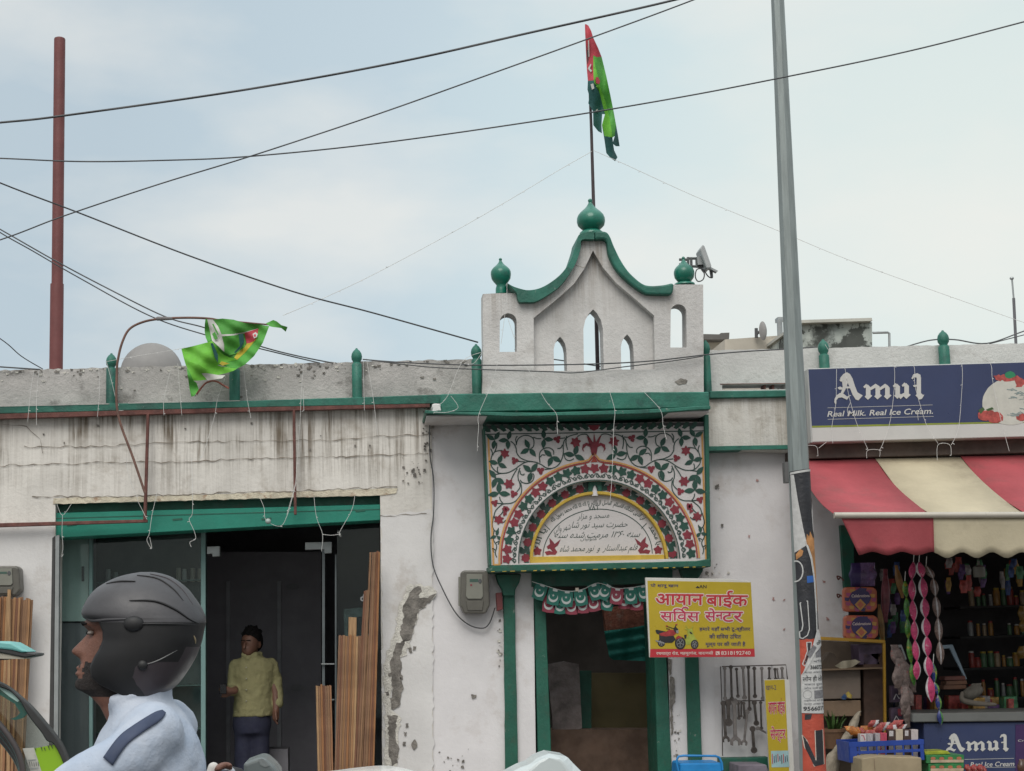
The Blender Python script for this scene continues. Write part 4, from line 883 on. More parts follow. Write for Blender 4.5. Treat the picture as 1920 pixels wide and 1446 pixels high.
for k in range(9): x = 1004+k*13; m.ribbon(z8([(x, 1325+(k*37 % 22)), (x+3, 1395-(k*29 % 24))]), 1.3, Y-.006, (SR, SNV, BLACKP)[k % 3])
m.text('आयान बाईक', z8([(972, 935), (1090, 930), (1096, 1052), (980, 1055)]), Y-.004, SWH, off=.05); m.text('आयान बाईक', z8([(972, 935), (1090, 930), (1096, 1052), (980, 1055)]), Y-.005, SPK, off=.015)
m.text('सेन्टर', z8([(988, 1135), (1094, 1130), (1100, 1240), (995, 1245)]), Y-.004, SWH, off=.05); m.text('सेन्टर', z8([(988, 1135), (1094, 1130), (1100, 1240), (995, 1245)]), Y-.005, SPK, off=.015); m.text('खान-2', z8([(958, 845), (1030, 842), (1032, 875), (960, 878)]), Y-.004, SNV); m.build('face', SB)
TB = thing('toolbox', 'bright blue metal toolbox with a raised wire handle below the doorway pilaster', 'toolbox', at(1312, 1640, 11.3)); BLU = mat('toolbox_blue', (.012, .20, .50), .45, .15, 8)
m = MB(); m.prism(z8([(355, 1392), (650, 1388), (656, 1446), (665, 1800), (345, 1800)]), 11.3, .3, BLU); m.build('body', TB, bev=.01)
m = MB(); m.tube([at(*p, 11.3) for p in z8([(345, 1446), (338, 1412), (332, 1370), (345, 1344), (380, 1338), (605, 1340), (632, 1350), (650, 1390), (655, 1440)])], .008, BLU, 8); m.build('handle', TB, smooth=60)
m = MB(); m.prism(wob(z8([(765, 1402), (965, 1400), (980, 1446), (980, 1800), (765, 1800)]), 1, 12), 11.6, .3, mat('violet_grey', (.17, .15, .18), .6, .3, 8)); solo('crate', m, 'grey violet crate standing between the blue toolbox and the notice board', 'crate', bev=.006)
m = MB(); m.prism(wob(z8([(640, 1355), (985, 1350), (990, 1446), (990, 1900), (650, 1900)]), .8, 20), 11.9, .12, GREEND); solo('bench', m, 'dark green bench top against the wall under the tool rack', 'bench', bev=.006)

# ------------------------------------------------------------------ meters, cables
def meter(z, x0, y0, x1, y1, lab, Y=11.86):
    T = thing('electric_meter', lab, 'meter', at(*z([((x0+x1)/2, y1)])[0], Y)); w_, h_ = x1-x0, y1-y0; f = lambda pts: z([(x0+a*w_, y0+b*h_) for a, b in pts])
    c = mat('meter_case', (.105, .10, .085), .4, .15, 9)
    mb = MB(); mb.prism(f([(.06, .05), (.14, 0), (.86, 0), (.96, .07), (1, .8), (.86, 1), (.16, 1), (.04, .82)]), Y, .14, c); mb.build('case', T, bev=.012, seg=2)
    mb = MB(); mb.prism(f([(.24, .09), (.76, .09), (.78, .6), (.72, .66), (.28, .66), (.22, .6)]), Y-.012, .012, mat('meter_face', (.20, .20, .17), .35, .1)); mb.flat(f([(.34, .2), (.62, .2), (.62, .27), (.34, .27)]), Y-.0135, mat('lcd', (.05, .10, .08), .3)); mb.flat(f([(.36, .32), (.42, .32), (.42, .36), (.36, .36)]), Y-.0135, REDP); mb.prism(ell(*f([(.68, .25)])[0], 3.4, 4.5, 12), Y-.016, .006, CABLE); mb.build('face', T, bev=.003)
    mb = MB(); mb.prism(f([(.22, .70), (.80, .70), (.76, .93), (.27, .93)]), Y-.008, .01, c)
    mb.build('terminal_cover', T, bev=.004)
    mb = MB(); mb.prism(f([(-.02, .15), (.05, .15), (.05, .82), (-.02, .82)]), Y+.05, .05, MATS['meter_face']); mb.build('bracket', T)
    return T
meter(z7, 75, 105, 280, 395, 'grey electric meter box with clear cover left of the shrine door')
meter(lambda p: p, -28, 1061, 38, 1117, 'dark electric meter at the left edge above the wood strips')
def cable(name, pts, wd, Y, label, cat='cable', mt=CABLE, n=7, Y2=None, group=None):
    P = sp2(pts, n); k = len(P); Q = [at(x, y, Y+((Y2-Y)*i/(k-1) if Y2 else 0)) for i, (x, y) in enumerate(P)]
    mb = MB(); mb.tube(Q, [wd/2*mpp(*P[i], Y+((Y2-Y)*i/(k-1) if Y2 else 0)) for i in range(k)], mt, 6); return solo(name, mb, label, cat, group, smooth=60)
cable('cable', [(806, 778), (806, 850), (813, 900), (813, 960), (808, 1010), (812, 1060), (830, 1105), (855, 1150), (880, 1172), (905, 1178), (918, 1168), (928, 1140)], 2.6, 11.96, 'loose black cable running down the wall to the meter by the shrine door')
m = MB(); m.prism(wob([(930, 1112), (941, 1110), (943, 1142), (932, 1146)], .8, 8), 11.93, .05, mat('dull_red', (.16, .04, .04), .6)); solo('switch_box', m, 'small dull red switch box between the meter and the green pilaster', 'switch box', bev=.003)
# ------------------------------------------------------------------ bunting and cloth in the doorway
BN = thing('bunting', 'string of small green and red crescent pennants across the shrine doorway', 'bunting', at(1110, 1150, 11.9)); Y = 11.88
PG, PRd, PW = mat('pennant_green', (.012, .13, .10), .6, .15, 9), mat('pennant_red', (.24, .035, .06), .6, .15, 9), mat('pennant_white', (.50, .53, .52), .6, .05)
def pennant(cx, cy, red, rot, Y, lab=None, sz=1.0):
    mb = MB(); ca, sa = math.cos(R(rot)), math.sin(R(rot))
    f = lambda pts: [(cx+(x*ca-y*sa)*sz, cy+(x*sa+y*ca)*sz) for x, y in z7_s(pts)]
    z7_s = lambda pts: [(x/3.5625, y/3.5625) for x, y in pts]
    mb.prism(f([(-40, -58), (40, -58), (44, 0), (40, 50), (-6, 54), (-40, 48), (-44, 0)]), Y, .004, PRd if red else PG)
    mb.flat(f([(-14, -56), (20, -56), (18, -40), (-12, -40)]), Y-.001, PW)
    o_ = [(-2+32*math.cos(R(a)), 2+32*math.sin(R(a))) for a in range(-60, 241, 20)]; i_ = [(4+25*math.cos(R(a)), -5+25*math.sin(R(a))) for a in range(-60, 241, 20)]
    o_ = [(-2+32*math.cos(R(a)), 2+32*math.sin(R(a))) for a in range(-35, 216, 18)]; i_ = [(-2+27*math.cos(R(a)), -9+27*math.sin(R(a))) for a in range(-25, 206, 17)]
    mb.flat(f(o_+list(reversed(i_))), Y-.0012, PW); st = []
    for k in range(10): r_ = 10 if k % 2 == 0 else 4; st.append((-4+r_*math.sin(R(36*k)), -12-r_*math.cos(R(36*k))))
    mb.flat(f(st), Y-.0014, PW); return mb.build('pennant', BN)
for cx, cy, rd, rot in ((675, 335, 1, 8), (750, 345, 0, 0), (825, 348, 1, 2), (975, 328, 1, -12), (900, 340, 1, 0), (1065, 322, 0, 12), (1180, 310, 1, 0), (1260, 320, 1, 0)): pennant(*z7([(cx, cy)])[0], rd, rot, Y+.03)
for i, (cx, cy, rd, rot) in enumerate(((612, 250, 0, 20), (705, 285, 0, 10), (792, 298, 0, 2), (888, 290, 0, -10), (985, 252, 0, -16), (1046, 250, 0, 30), (1126, 280, 1, 6), (1222, 278, 0, -2), (1310, 260, 0, -8))): pennant(*z7([(cx, cy)])[0], rd, rot, Y-.0006*i)
m = MB(); m.tube([at(*p, Y-.004) for p in sp2(z7([(560, 180), (640, 205), (790, 245), (900, 232), (1000, 190), (1120, 225), (1225, 220), (1330, 205), (1420, 190)]), 5)], .0025, WIREW, 5); m.build('cord', BN)
m = MB(); m.box(at(*z7([(852, 245)])[0], Y-.01), at(*z7([(872, 222)])[0], Y), mat('bulb_warm', (.7, .6, .5), .4)); m.build('bulb', BN)
def clothmesh(regions, Y, fn, cut=7):
    mb = MB()
    for ri, (loop, mt) in enumerate(regions):
        bm = bmesh.new(); f = bm.faces.new([bm.verts.new((x, y, 0)) for x, y in loop]); bmesh.ops.triangulate(bm, faces=[f])
        for _ in range(5):
            es = [e for e in bm.edges if e.calc_length() > cut]
            if not es: break
            bmesh.ops.subdivide_edges(bm, edges=es, cuts=1); bmesh.ops.triangulate(bm, faces=bm.faces[:])
        bm.verts.index_update()
        mb.raw([at(v.co.x, v.co.y, Y+fn(v.co.x, v.co.y)-.0015*ri) for v in bm.verts], [tuple(v.index for v in f.verts) for f in bm.faces], mt); bm.free()
    return mb
CLG = mat('cloth_teal', (.014, .20, .16), .75, .12, 4, .2, 20)
m = clothmesh([(wob([(1133, 1183), (1180, 1178), (1245, 1166), (1248, 1238), (1225, 1240), (1150, 1238), (1142, 1232)], .8, 12, 3), CLG)], 13.40, lambda x, y: .02*math.sin(x*.15)+.015*math.sin(y*.3+x*.05)); solo('cloth', m, 'teal green cloth hung on a line inside the shrine doorway', 'cloth', smooth=180)

# ------------------------------------------------------------------ flags, rod, dishes, antennas, roof things
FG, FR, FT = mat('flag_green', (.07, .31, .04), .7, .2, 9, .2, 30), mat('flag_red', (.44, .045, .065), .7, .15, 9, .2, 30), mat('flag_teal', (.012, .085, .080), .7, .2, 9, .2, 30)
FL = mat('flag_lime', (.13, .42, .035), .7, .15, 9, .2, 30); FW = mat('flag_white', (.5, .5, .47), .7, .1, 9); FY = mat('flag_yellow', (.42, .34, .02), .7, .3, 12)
m = MB(); P = [(1122, 740), (1118, 590), (1113, 385), (1109, 250), (1105, 150), (1100, 60)]; m.tube([at(*p, 12.35) for p in P], [.017, .016, .014, .012, .010, .008], mat('flag_pole', (.045, .032, .035), .6), 8); solo('flag_pole', m, 'thin dark flag pole rising behind the gable of the shrine gate', 'flag pole', smooth=60)
zf = Z(3.907, 1060, 30); fn = lambda x, y: .05*math.sin((x-1095)*.16+y*.012)+.02*math.sin(y*.07)
m = clothmesh([(zf([(143, 62), (152, 60), (170, 72), (190, 112), (205, 160), (240, 235), (266, 300), (230, 302), (205, 290), (204, 380), (208, 472), (165, 476), (158, 400), (150, 250)]), FR),
  (zf([(165, 476), (208, 472), (216, 500), (236, 505), (250, 560), (270, 640), (290, 720), (270, 720), (265, 800), (268, 860), (240, 845), (205, 800), (203, 700), (180, 660), (168, 640), (176, 590), (162, 540)]), FT),
  (zf([(205, 290), (230, 302), (266, 300), (300, 440), (330, 580), (352, 690), (372, 800), (362, 880), (340, 895), (330, 780), (310, 690), (285, 600), (255, 520), (236, 430), (215, 350)]), FG),
  (zf([(205, 290), (215, 350), (236, 430), (255, 520), (285, 600), (310, 690), (330, 780), (345, 890), (320, 905), (285, 880), (268, 800), (290, 720), (270, 640), (250, 560), (236, 505), (216, 500), (208, 472), (204, 380)]), FL),
  (zf([(372, 800), (385, 870), (398, 955), (370, 955), (345, 935), (362, 880)]), FT), (zf([(268, 800), (285, 880), (320, 905), (345, 890), (350, 935), (358, 985), (382, 1035), (365, 1065), (330, 1040), (300, 1005), (285, 900)]), FT)], 12.3, fn)
for p, c in (([(222, 450), (240, 448), (255, 478), (248, 500), (225, 492)], FR), ([(185, 500), (205, 495), (212, 530), (195, 540)], FW), ([(222, 690), (236, 680), (240, 700), (228, 706)], FW), ([(165, 385), (185, 350), (190, 358), (180, 385), (196, 400), (185, 412)], FW), ([(166, 180), (174, 178), (176, 300), (170, 300)], FW)):
    m.raw([at(x, y, 12.3+fn(x, y)-.018) for x, y in zf(p)], [tuple(range(len(p)))], c)
solo('flag', m, 'tall red and green flag hanging limp on the pole above the gable', 'flag', smooth=180)
# bent rod with the green flag
m = MB(); P = sp2([(272, 925), (250, 860), (221, 776), (219, 700), (222, 670), (230, 640), (243, 617), (268, 604), (300, 598), (345, 596), (385, 597), (430, 602), (505, 609)], 6); m.tube([at(*p, 11.8) for p in P], [.009]*(len(P)-10)+[.006]*10, mat('rod_brown', (.16, .085, .065), .7, .3, 9), 8); c = at(306, 597.5, 11.8); m.limb([c-Vector((.04, 0, 0)), c+Vector((.06, 0, -.0))], [.016, .012], mat('twine', (.18, .17, .17), .9), 8)
solo('flag_rod', m, 'thin brown rod bent over like a hook holding the crumpled green flag', 'rod', smooth=60)
zg = Z(7.229, 320, 560); fn2 = lambda x, y: .026*math.sin((x+y)*.07)+.012*math.sin(x*.13-y*.21)
G1 = mat('flag_green_shade', (.05, .24, .028), .7, .15, 9, .2, 30)  # darker copy of the flag green, fold shade put into its colour
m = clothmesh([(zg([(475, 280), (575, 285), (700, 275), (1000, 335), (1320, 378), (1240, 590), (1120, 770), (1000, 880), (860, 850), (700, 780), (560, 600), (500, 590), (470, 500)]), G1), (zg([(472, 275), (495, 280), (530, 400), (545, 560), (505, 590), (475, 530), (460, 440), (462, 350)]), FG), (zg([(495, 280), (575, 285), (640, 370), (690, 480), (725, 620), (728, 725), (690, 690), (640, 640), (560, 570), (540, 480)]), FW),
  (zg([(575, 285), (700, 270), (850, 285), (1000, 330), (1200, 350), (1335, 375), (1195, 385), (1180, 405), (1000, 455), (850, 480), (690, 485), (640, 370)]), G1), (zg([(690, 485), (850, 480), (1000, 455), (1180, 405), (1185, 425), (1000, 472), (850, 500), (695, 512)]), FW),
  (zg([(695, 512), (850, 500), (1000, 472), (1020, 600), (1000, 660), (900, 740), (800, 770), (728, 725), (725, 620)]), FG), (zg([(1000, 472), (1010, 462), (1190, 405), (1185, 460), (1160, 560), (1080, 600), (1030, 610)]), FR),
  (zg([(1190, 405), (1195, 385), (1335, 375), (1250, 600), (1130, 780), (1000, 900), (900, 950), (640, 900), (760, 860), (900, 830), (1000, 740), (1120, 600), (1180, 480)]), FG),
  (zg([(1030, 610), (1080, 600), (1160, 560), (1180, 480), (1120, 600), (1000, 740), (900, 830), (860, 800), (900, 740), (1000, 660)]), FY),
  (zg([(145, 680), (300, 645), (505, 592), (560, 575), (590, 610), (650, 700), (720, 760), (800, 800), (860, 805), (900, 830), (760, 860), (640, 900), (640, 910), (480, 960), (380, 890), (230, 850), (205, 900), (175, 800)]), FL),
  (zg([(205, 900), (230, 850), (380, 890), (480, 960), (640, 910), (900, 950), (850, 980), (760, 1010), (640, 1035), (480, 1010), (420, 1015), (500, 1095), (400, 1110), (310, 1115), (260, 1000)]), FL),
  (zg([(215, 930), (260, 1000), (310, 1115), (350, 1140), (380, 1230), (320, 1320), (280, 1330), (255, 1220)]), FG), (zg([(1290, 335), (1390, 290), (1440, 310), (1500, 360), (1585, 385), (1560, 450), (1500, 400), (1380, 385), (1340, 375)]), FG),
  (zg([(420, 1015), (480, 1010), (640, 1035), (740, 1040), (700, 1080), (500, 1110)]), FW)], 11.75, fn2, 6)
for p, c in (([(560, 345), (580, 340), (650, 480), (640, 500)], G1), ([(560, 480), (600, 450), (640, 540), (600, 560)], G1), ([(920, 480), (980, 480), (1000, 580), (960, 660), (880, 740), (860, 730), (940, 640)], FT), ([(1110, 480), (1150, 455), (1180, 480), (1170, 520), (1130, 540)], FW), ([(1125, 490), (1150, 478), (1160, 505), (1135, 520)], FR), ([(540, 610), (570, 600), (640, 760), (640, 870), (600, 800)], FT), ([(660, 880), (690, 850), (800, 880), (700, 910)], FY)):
    m.raw([at(x, y, 11.75+fn2(x, y)-.032) for x, y in zg(p)], [tuple(range(len(p)))], c)  # the two teal patches paint shading onto the green cloth
solo('flag', m, 'crumpled bright green flag drooping from the bent rod over the left parapet', 'flag', smooth=180)
cable('hose', zg([(350, 1300), (400, 1230), (470, 1150), (560, 1115), (640, 1130), (720, 1180), (790, 1215)]), 4.0, 11.82, 'short striped hose end showing under the crumpled green flag', 'hose', mat('hose_red', (.30, .10, .07), .6, .6, 30))
DS = thing('satellite_dish', 'big grey satellite dish half hidden behind the left parapet', 'satellite dish', at(285, 745, 12.9)); m = MB(); c = at(284, 700, 12.9); r = 58*mpp(284, 700, 12.9)
m.loft([[c+Vector((r*q_*math.cos(R(a)), -.10*(1-q_*q_)*.9-.02, r*q_*math.sin(R(a)))) for a in range(0, 360, 10)] for q_ in (.02, .3, .55, .75, .9, 1.0)]+[[c+Vector((r*1.01*math.cos(R(a)), .0, r*1.01*math.sin(R(a)))) for a in range(0, 360, 10)]], SATG); m.build('dish', DS, smooth=50)
m = MB(); m.tube([c+Vector((0, .02, -.05)), Vector((c.x, c.y+.05, 3.34))], .025, GREYM, 8); m.build('mast', DS)
m = MB(); ys = (74, 300, 533); m.tube([at(112-.010*(y-74), y, 12.9) for y in ys], 10.8*mpp(110, 300, 12.9), MAROON, 16); ys = (533, 700); m.tube([at(107-.012*(y-533), y, 12.9) for y in ys]+[Vector((at(105, 700, 12.9).x, 12.9, 3.34))], 12.8*mpp(110, 600, 12.9), MAROON, 16); a = at(112, 73.5, 12.9); m.lathe(a, [(.045, -.01), (.043, .005), (.03, .012), (.004, .014)], MAROON, 16)
solo('steel_post', m, 'tall maroon painted steel post standing on the roof at the left', 'post', smooth=40)
# wifi panel antenna on the gable
WA = thing('antenna', 'pale flat panel antenna on a bracket at the right end of the gable', 'antenna', at(*z5([(1345, 600)])[0], 11.9)); Y = 11.86
m = MB(); m.prism(z5([(1422, 400), (1440, 372), (1450, 382), (1492, 500), (1482, 512), (1462, 512)]), Y, .16, mat('antenna_grey', (.36, .38, .38), .5, .08)); m.build('panel', WA, bev=.006)
m = MB(); m.prism(z5([(1485, 505), (1530, 528), (1522, 536), (1478, 514)]), Y+.02, .05, GREYM); m.build('flange', WA)
m = MB()
for p in ([(1350, 455), (1425, 455)], [(1350, 500), (1440, 505)], [(1370, 450), (1372, 510)], [(1402, 448), (1404, 508)], [(1300, 462), (1350, 462)], [(1300, 490), (1350, 492)], [(1352, 448), (1354, 600)]): m.tube([at(*z5([t])[0], Y+.08) for t in p], .011, mat('bracket_dark', (.10, .11, .11), .6), 6)
m.prism(z5([(1405, 445), (1440, 440), (1448, 490), (1410, 492)]), Y+.05, .06, GREYM); m.build('bracket', WA)
m = MB(); m.tube([at(*p, Y+.07) for p in sp2(z5([(1490, 515), (1492, 565), (1470, 560), (1440, 520), (1405, 520), (1395, 560), (1410, 590), (1440, 580), (1448, 545), (1430, 520)]), 5)], .005, CABLE, 6); m.limb([at(*z5([(1487, 520)])[0], Y+.07), at(*z5([(1492, 565)])[0], Y+.07)], [.014, .011], CABLE, 8); m.build('lead', WA)
# buildings far behind
z3 = Z(3.097, 1300, 430)
def bld(name, loop, Y, d, mt, lab, extra=()):
    T = thing(name, lab, 'building', (at(*loop[0], Y).x, Y, -.4)); mb = MB(); mb.prism(loop, Y, d, mt); mb.build('wall', T)
    for nm, lp, m2, dy in extra: mb = MB(); mb.prism(lp, Y-dy, d+dy if nm == 'parapet' else .3, m2); mb.build(nm, T)
CREAMB = mat('far_cream', (.50, .46, .39), .9, .15, 1, dark=(.2, .18, .15), dscale=1.5, damt=.6); MOSS = mat('far_moss', (.36, .42, .40), .95, .3, 1.5, dark=(.05, .055, .05), dscale=1.3, damt=.95, col2=(.50, .54, .50), chip=((.05, .055, .05), 2.2, .9, .50))
bld('house', z3([(622, 548), (1038, 540), (1046, 2600), (622, 2600)]), 25, 6, MOSS, 'mossy mould-blackened rooftop block behind the lamp post and green parapet post', [('parapet', z3([(618, 527), (1036, 514), (1040, 532), (618, 544)]), mat('far_lip', (.50, .50, .45), .9, .2, 2, dark=(.2, .21, .19), dscale=2, damt=.6), .15)])
bld('house', z3([(183, 640), (530, 615), (560, 612), (560, 2600), (183, 2600)]), 27, 6, CREAMB, 'low cream rooftop wall between the gable and the lamp post')
bld('house', z3([(40, 640), (150, 640), (185, 668), (185, 2600), (40, 2600)]), 29, 5, CREAMB, 'pale rooftop with a dark overhanging slab just right of the gable', [('roof', z3([(40, 608), (150, 610), (160, 602), (210, 600), (208, 636), (150, 640), (40, 640)]), mat('far_slab', (.12, .115, .11), .9), .3)])
bld('house', [(1020, 708), (1120, 704), (1230, 703), (1230, 1600), (1020, 1600)], 32, 6, CREAMB, 'distant cream building seen through the pointed openings of the gable', [('window', quad(1048, 712, 1056, 724), DARKW, .02), ('window', quad(1172, 712, 1180, 724), DARKW, .02)])
m = MB(); m.tube([at(*p, 24.5) for p in z3([(1042, 601), (1130, 599), (1138, 604), (1139, 700)])], .02, GREYM, 8); solo('pipe', m, 'thin grey pipe bent down beside the mossy rooftop block', 'pipe', smooth=50)
m = MB(); m.tube([at(*p, 13.5) for p in z3([(1850, 285), (1860, 400)])], .008, GREYM, 6); m.tube([at(*p, 13.5) for p in z3([(1860, 400), (1876, 720)])], .013, mat('mast_dark', (.12, .12, .13), .5), 6); c = at(*z3([(1849, 285)])[0], 13.5); m.ball(c, .02, .02, .015, GREYM, 8, 6); solo('antenna_mast', m, 'slim aerial mast standing on the roof at the right edge', 'antenna')
D2 = thing('satellite_dish', 'tiny pale satellite dish on the cream rooftop left of the lamp post', 'satellite dish', at(*z3([(390, 625)])[0], 26.8)); m = MB(); c = at(*z3([(404, 590)])[0], 26.8); m.loft([[c+Vector((.07*q_*math.cos(R(a))+.03*(1-q_*q_), -.05*(1-q_*q_), .17*q_*math.sin(R(a)))) for a in range(0, 360, 20)] for q_ in (.02, .4, .7, 1)], SATG); m.build('dish', D2, smooth=60)
m = MB(); m.tube([at(*p, 26.9) for p in z3([(404, 590), (375, 600), (365, 612)])], .03, CABLE, 6); m.tube([at(*p, 26.9) for p in z3([(365, 575), (366, 630)])], .03, CABLE, 6); m.build('arm', D2)
m = MB(); m.tube([at(*p, 26.8) for p in z3([(500, 525), (504, 620)])], .05, GREYM, 6); m.box(at(*z3([(492, 533)])[0], 26.8), at(*z3([(510, 522)])[0], 27.0), GREYM); solo('vent_pipe', m, 'short vent pipe on the cream rooftop beside the lamp post', 'pipe')

# ------------------------------------------------------------------ overhead cables
G = 'cables strung overhead'
cable('overhead_cable', [(-900, 311), (-200, 248), (0, 230), (120, 217), (450, 170), (740, 118), (1000, 60), (1265, 0), (1500, -62), (2400, -330)], 4.3, 8.0, 'thickest overhead cable crossing the top of the sky to the upper edge', group=G)
cable('overhead_cable', [(-900, 729), (-200, 512), (0, 450), (120, 405), (300, 345), (470, 293), (700, 217), (900, 146), (1100, 74), (1300, 0), (1500, -80), (2200, -390)], 2.7, 8.4, 'thin overhead cable climbing steeply from the maroon post to the top edge', group=G)
cable('overhead_cable', [(-900, 265), (-200, 290), (0, 297), (150, 303), (300, 301), (460, 294), (700, 270), (1000, 228), (1250, 187), (1450, 149), (1700, 97), (1920, 41), (2100, -8), (2900, -250)], 2.8, 8.8, 'sagging overhead cable passing in front of the flag and lamp post', group=G)
cable('overhead_cable', [(-900, -39), (-200, 258), (0, 343), (150, 400), (350, 478), (550, 547), (700, 587), (896, 642)], 3.1, 9.4, 'black cable falling from upper left to the green post beside the gable', group=G, Y2=11.9)
cable('overhead_cable', [(-900, -65), (-100, 375), (0, 430), (100, 487), (200, 540), (310, 594), (385, 615), (490, 650), (560, 668), (625, 681)], 2.6, 11.9, 'upper of two slack cables passing behind the crumpled green flag', group=G, Y2=12.02)
cable('overhead_cable', [(-900, -140), (-100, 372), (0, 436), (60, 470), (150, 522), (280, 592), (385, 628), (500, 657), (600, 681)], 2.4, 11.92, 'lower of two slack cables passing behind the crumpled green flag', group=G, Y2=12.02)
cable('overhead_cable', [(-900, 95), (-100, 575), (0, 635), (40, 668), (80, 692)], 2.0, 11, 'short thin cable dropping onto the parapet at the far left', group=G, Y2=12.1)
cable('overhead_cable', [(-60, 684), (0, 688), (30, 690), (75, 693)], 3, 12.0, 'thick black cable end lying along the parapet top at the far left', group=G)
cable('overhead_cable', [(680, 674), (760, 680), (905, 685), (1100, 683), (1220, 677), (1318, 666), (1400, 659), (1470, 655), (1530, 651)], 2.6, 11.7, 'upper black cable drawn across the front of the gable', group=G)
cable('overhead_cable', [(690, 675), (800, 688), (905, 693), (1030, 697), (1080, 699), (1170, 688), (1260, 677), (1318, 668)], 2.2, 11.68, 'lower black cable drawn across the front of the gable', group=G)
cable('overhead_cable', [(965, 655), (1000, 668), (1060, 677), (1130, 688), (1200, 700)], 2.4, 12.6, 'cable behind the gable seen through its pointed openings', group=G)
cable('overhead_cable', [(1700, 650), (1745, 638), (1790, 637), (1850, 644), (1920, 621), (2050, 575), (2700, 330)], 2.6, 12.3, 'black cable curving over the right parapet towards the aerial mast', group=G)
cable('overhead_cable', [(1855, 645), (1920, 628), (2050, 594), (2700, 420)], 2.0, 12.4, 'fine black cable rising past the aerial mast to the right edge', group=G)
# fairy lights
def lights(label, strands, Y, group, loc, wd=.8, bulb=34, fade=None):
    T = thing('fairy_lights', label, 'fairy lights', at(*loc, Y), group); q = random.Random(len(strands)*7+int(loc[0]))
    for s in strands:
        P = sp2(s, 5); mb = MB(); ww = wd*.5*mpp(*P[0], Y); mb.tube([at(x, y, Y) for x, y in P], ww, WIREW, 5); d = 0
        for i in range(1, len(P)):
            d += math.dist(P[i], P[i-1])
            if d > bulb: d = 0; a = at(*P[i], Y); mb.tube([a, a+Vector((q.choice((-1, 1))*q.uniform(.008, .016), -.006, -q.uniform(.0, .010)))], ww*1.2, WIREW, 5)
        mb.build('light_strand', T)
z1 = Z(3.285, 0, 560); z2 = Z(3.102, 0, 980); zt = Z(2.648, 380, 900); z4 = Z(3.285, 480, 560); G = 'white fairy light strings draped over the facade'
lights('white fairy light wires hanging from the parapet over the rain-streaked wall', [z1(s) for s in ([(210, 440), (190, 560), (170, 760)], [(240, 440), (225, 600), (225, 780)], [(608, 430), (612, 580), (600, 730)], [(655, 385), (690, 520), (720, 650), (735, 720)], [(658, 388), (800, 362), (1060, 318), (1140, 300)], [(1050, 440), (1010, 620), (1010, 720)], [(1095, 400), (1110, 600), (1120, 720)], [(1390, 480), (1340, 620), (1320, 730), (1260, 930), (1230, 1000)], [(1500, 420), (1520, 600), (1545, 735)], [(780, 980), (790, 1080), (850, 1240)], [(725, 690), (760, 690)])]+[z4(s) for s in ([(295, 390), (280, 560), (270, 780), (250, 1050)], [(290, 560), (295, 690)], [(660, 380), (668, 690)], [(680, 370), (720, 600), (740, 760), (752, 850)])], 11.87, G, (400, 800))
lights('white fairy light wires looped below the lintel over the shop opening', [z1(s) for s in ([(350, 1265), (385, 1335), (440, 1265)], [(385, 1335), (382, 1446), (388, 1530), (380, 1590), (392, 1572)], [(845, 1240), (905, 1360)], [(970, 1180), (955, 1250), (935, 1340), (920, 1446), (905, 1490), (935, 1540), (922, 1470)], [(1180, 980), (1185, 1150), (1185, 1320), (1165, 1360), (1195, 1430), (1205, 1480), (1170, 1500), (1178, 1530)])]+[zt(s) for s in ([(285, 90), (305, 140), (315, 200), (385, 230), (420, 175), (445, 90), (465, 10)], [(553, 85), (565, 185), (595, 270), (590, 355)], [(755, 80), (740, 150), (680, 260), (688, 280)], [(595, 270), (640, 275), (685, 268)])]+[z4([(250, 1050), (240, 1150), (190, 1330)])], 11.85, G, (400, 980))
m = MB(); m.ball(at(*zt([(325, 205)])[0], 11.84), .022, .022, .02, mat('bulb_clear', (.35, .42, .40), .2), 10, 7); solo('bulb', m, 'small clear bulb hanging in front of the green shutter box', 'bulb', smooth=180)
lights('white fairy light wires hanging across the canopy and painted arch of the gate', [z5(s) for s in ([(240, 1020), (200, 1180), (120, 1370), (118, 1440)], [(400, 1090), (510, 1290), (575, 1370), (580, 1440), (584, 1490)], [(860, 1120), (890, 1240), (920, 1350), (915, 1440), (910, 1580), (900, 1800), (890, 1900)], [(1095, 1245), (1190, 1350), (1205, 1440), (1225, 1520)], [(285, 600), (280, 720), (250, 960)], [(290, 810), (330, 930)], [(118, 1440), (110, 1560), (112, 1590)])]+[z4(s) for s in ([(1390, 330), (1270, 390), (1180, 600), (1120, 660)], [(1200, 600), (1245, 670), (1180, 700), (1100, 700)], [(1390, 335), (1340, 400), (1280, 400)])], 11.40, G, (1080, 760))
lights('white fairy light wires looped over the navy ice cream sign', [zs(s) for s in ([(230, 20), (290, 110), (355, 165), (370, 280), (395, 395), (435, 530), (490, 660), (510, 705)], [(305, 180), (300, 400), (275, 550), (280, 660)], [(395, 395), (375, 440), (378, 465)], [(655, 30), (680, 200), (670, 380), (645, 540), (600, 670), (580, 705)], [(500, 755), (505, 705), (580, 703), (583, 745)], [(690, 50), (800, 150), (810, 280), (850, 430), (890, 550), (960, 660)], [(850, 430), (830, 460), (832, 510)], [(1065, 50), (1115, 160), (1110, 370), (1090, 570), (1045, 670)], [(955, 770), (960, 668), (1035, 668), (1045, 735)], [(1140, 60), (1290, 135), (1310, 240), (1340, 400), (1390, 600), (1420, 710)], [(120, 672), (175, 680), (185, 740)], [(240, 650), (190, 690)])], 11.44, G, (1700, 800))
lights('faint fairy light string sloping from the flag pole down to the left parapet', [[(1110, 284), (1050, 318), (960, 372), (850, 435), (700, 515), (600, 562), (530, 592)]], 12.1, G, (820, 450), 1.0, 40)
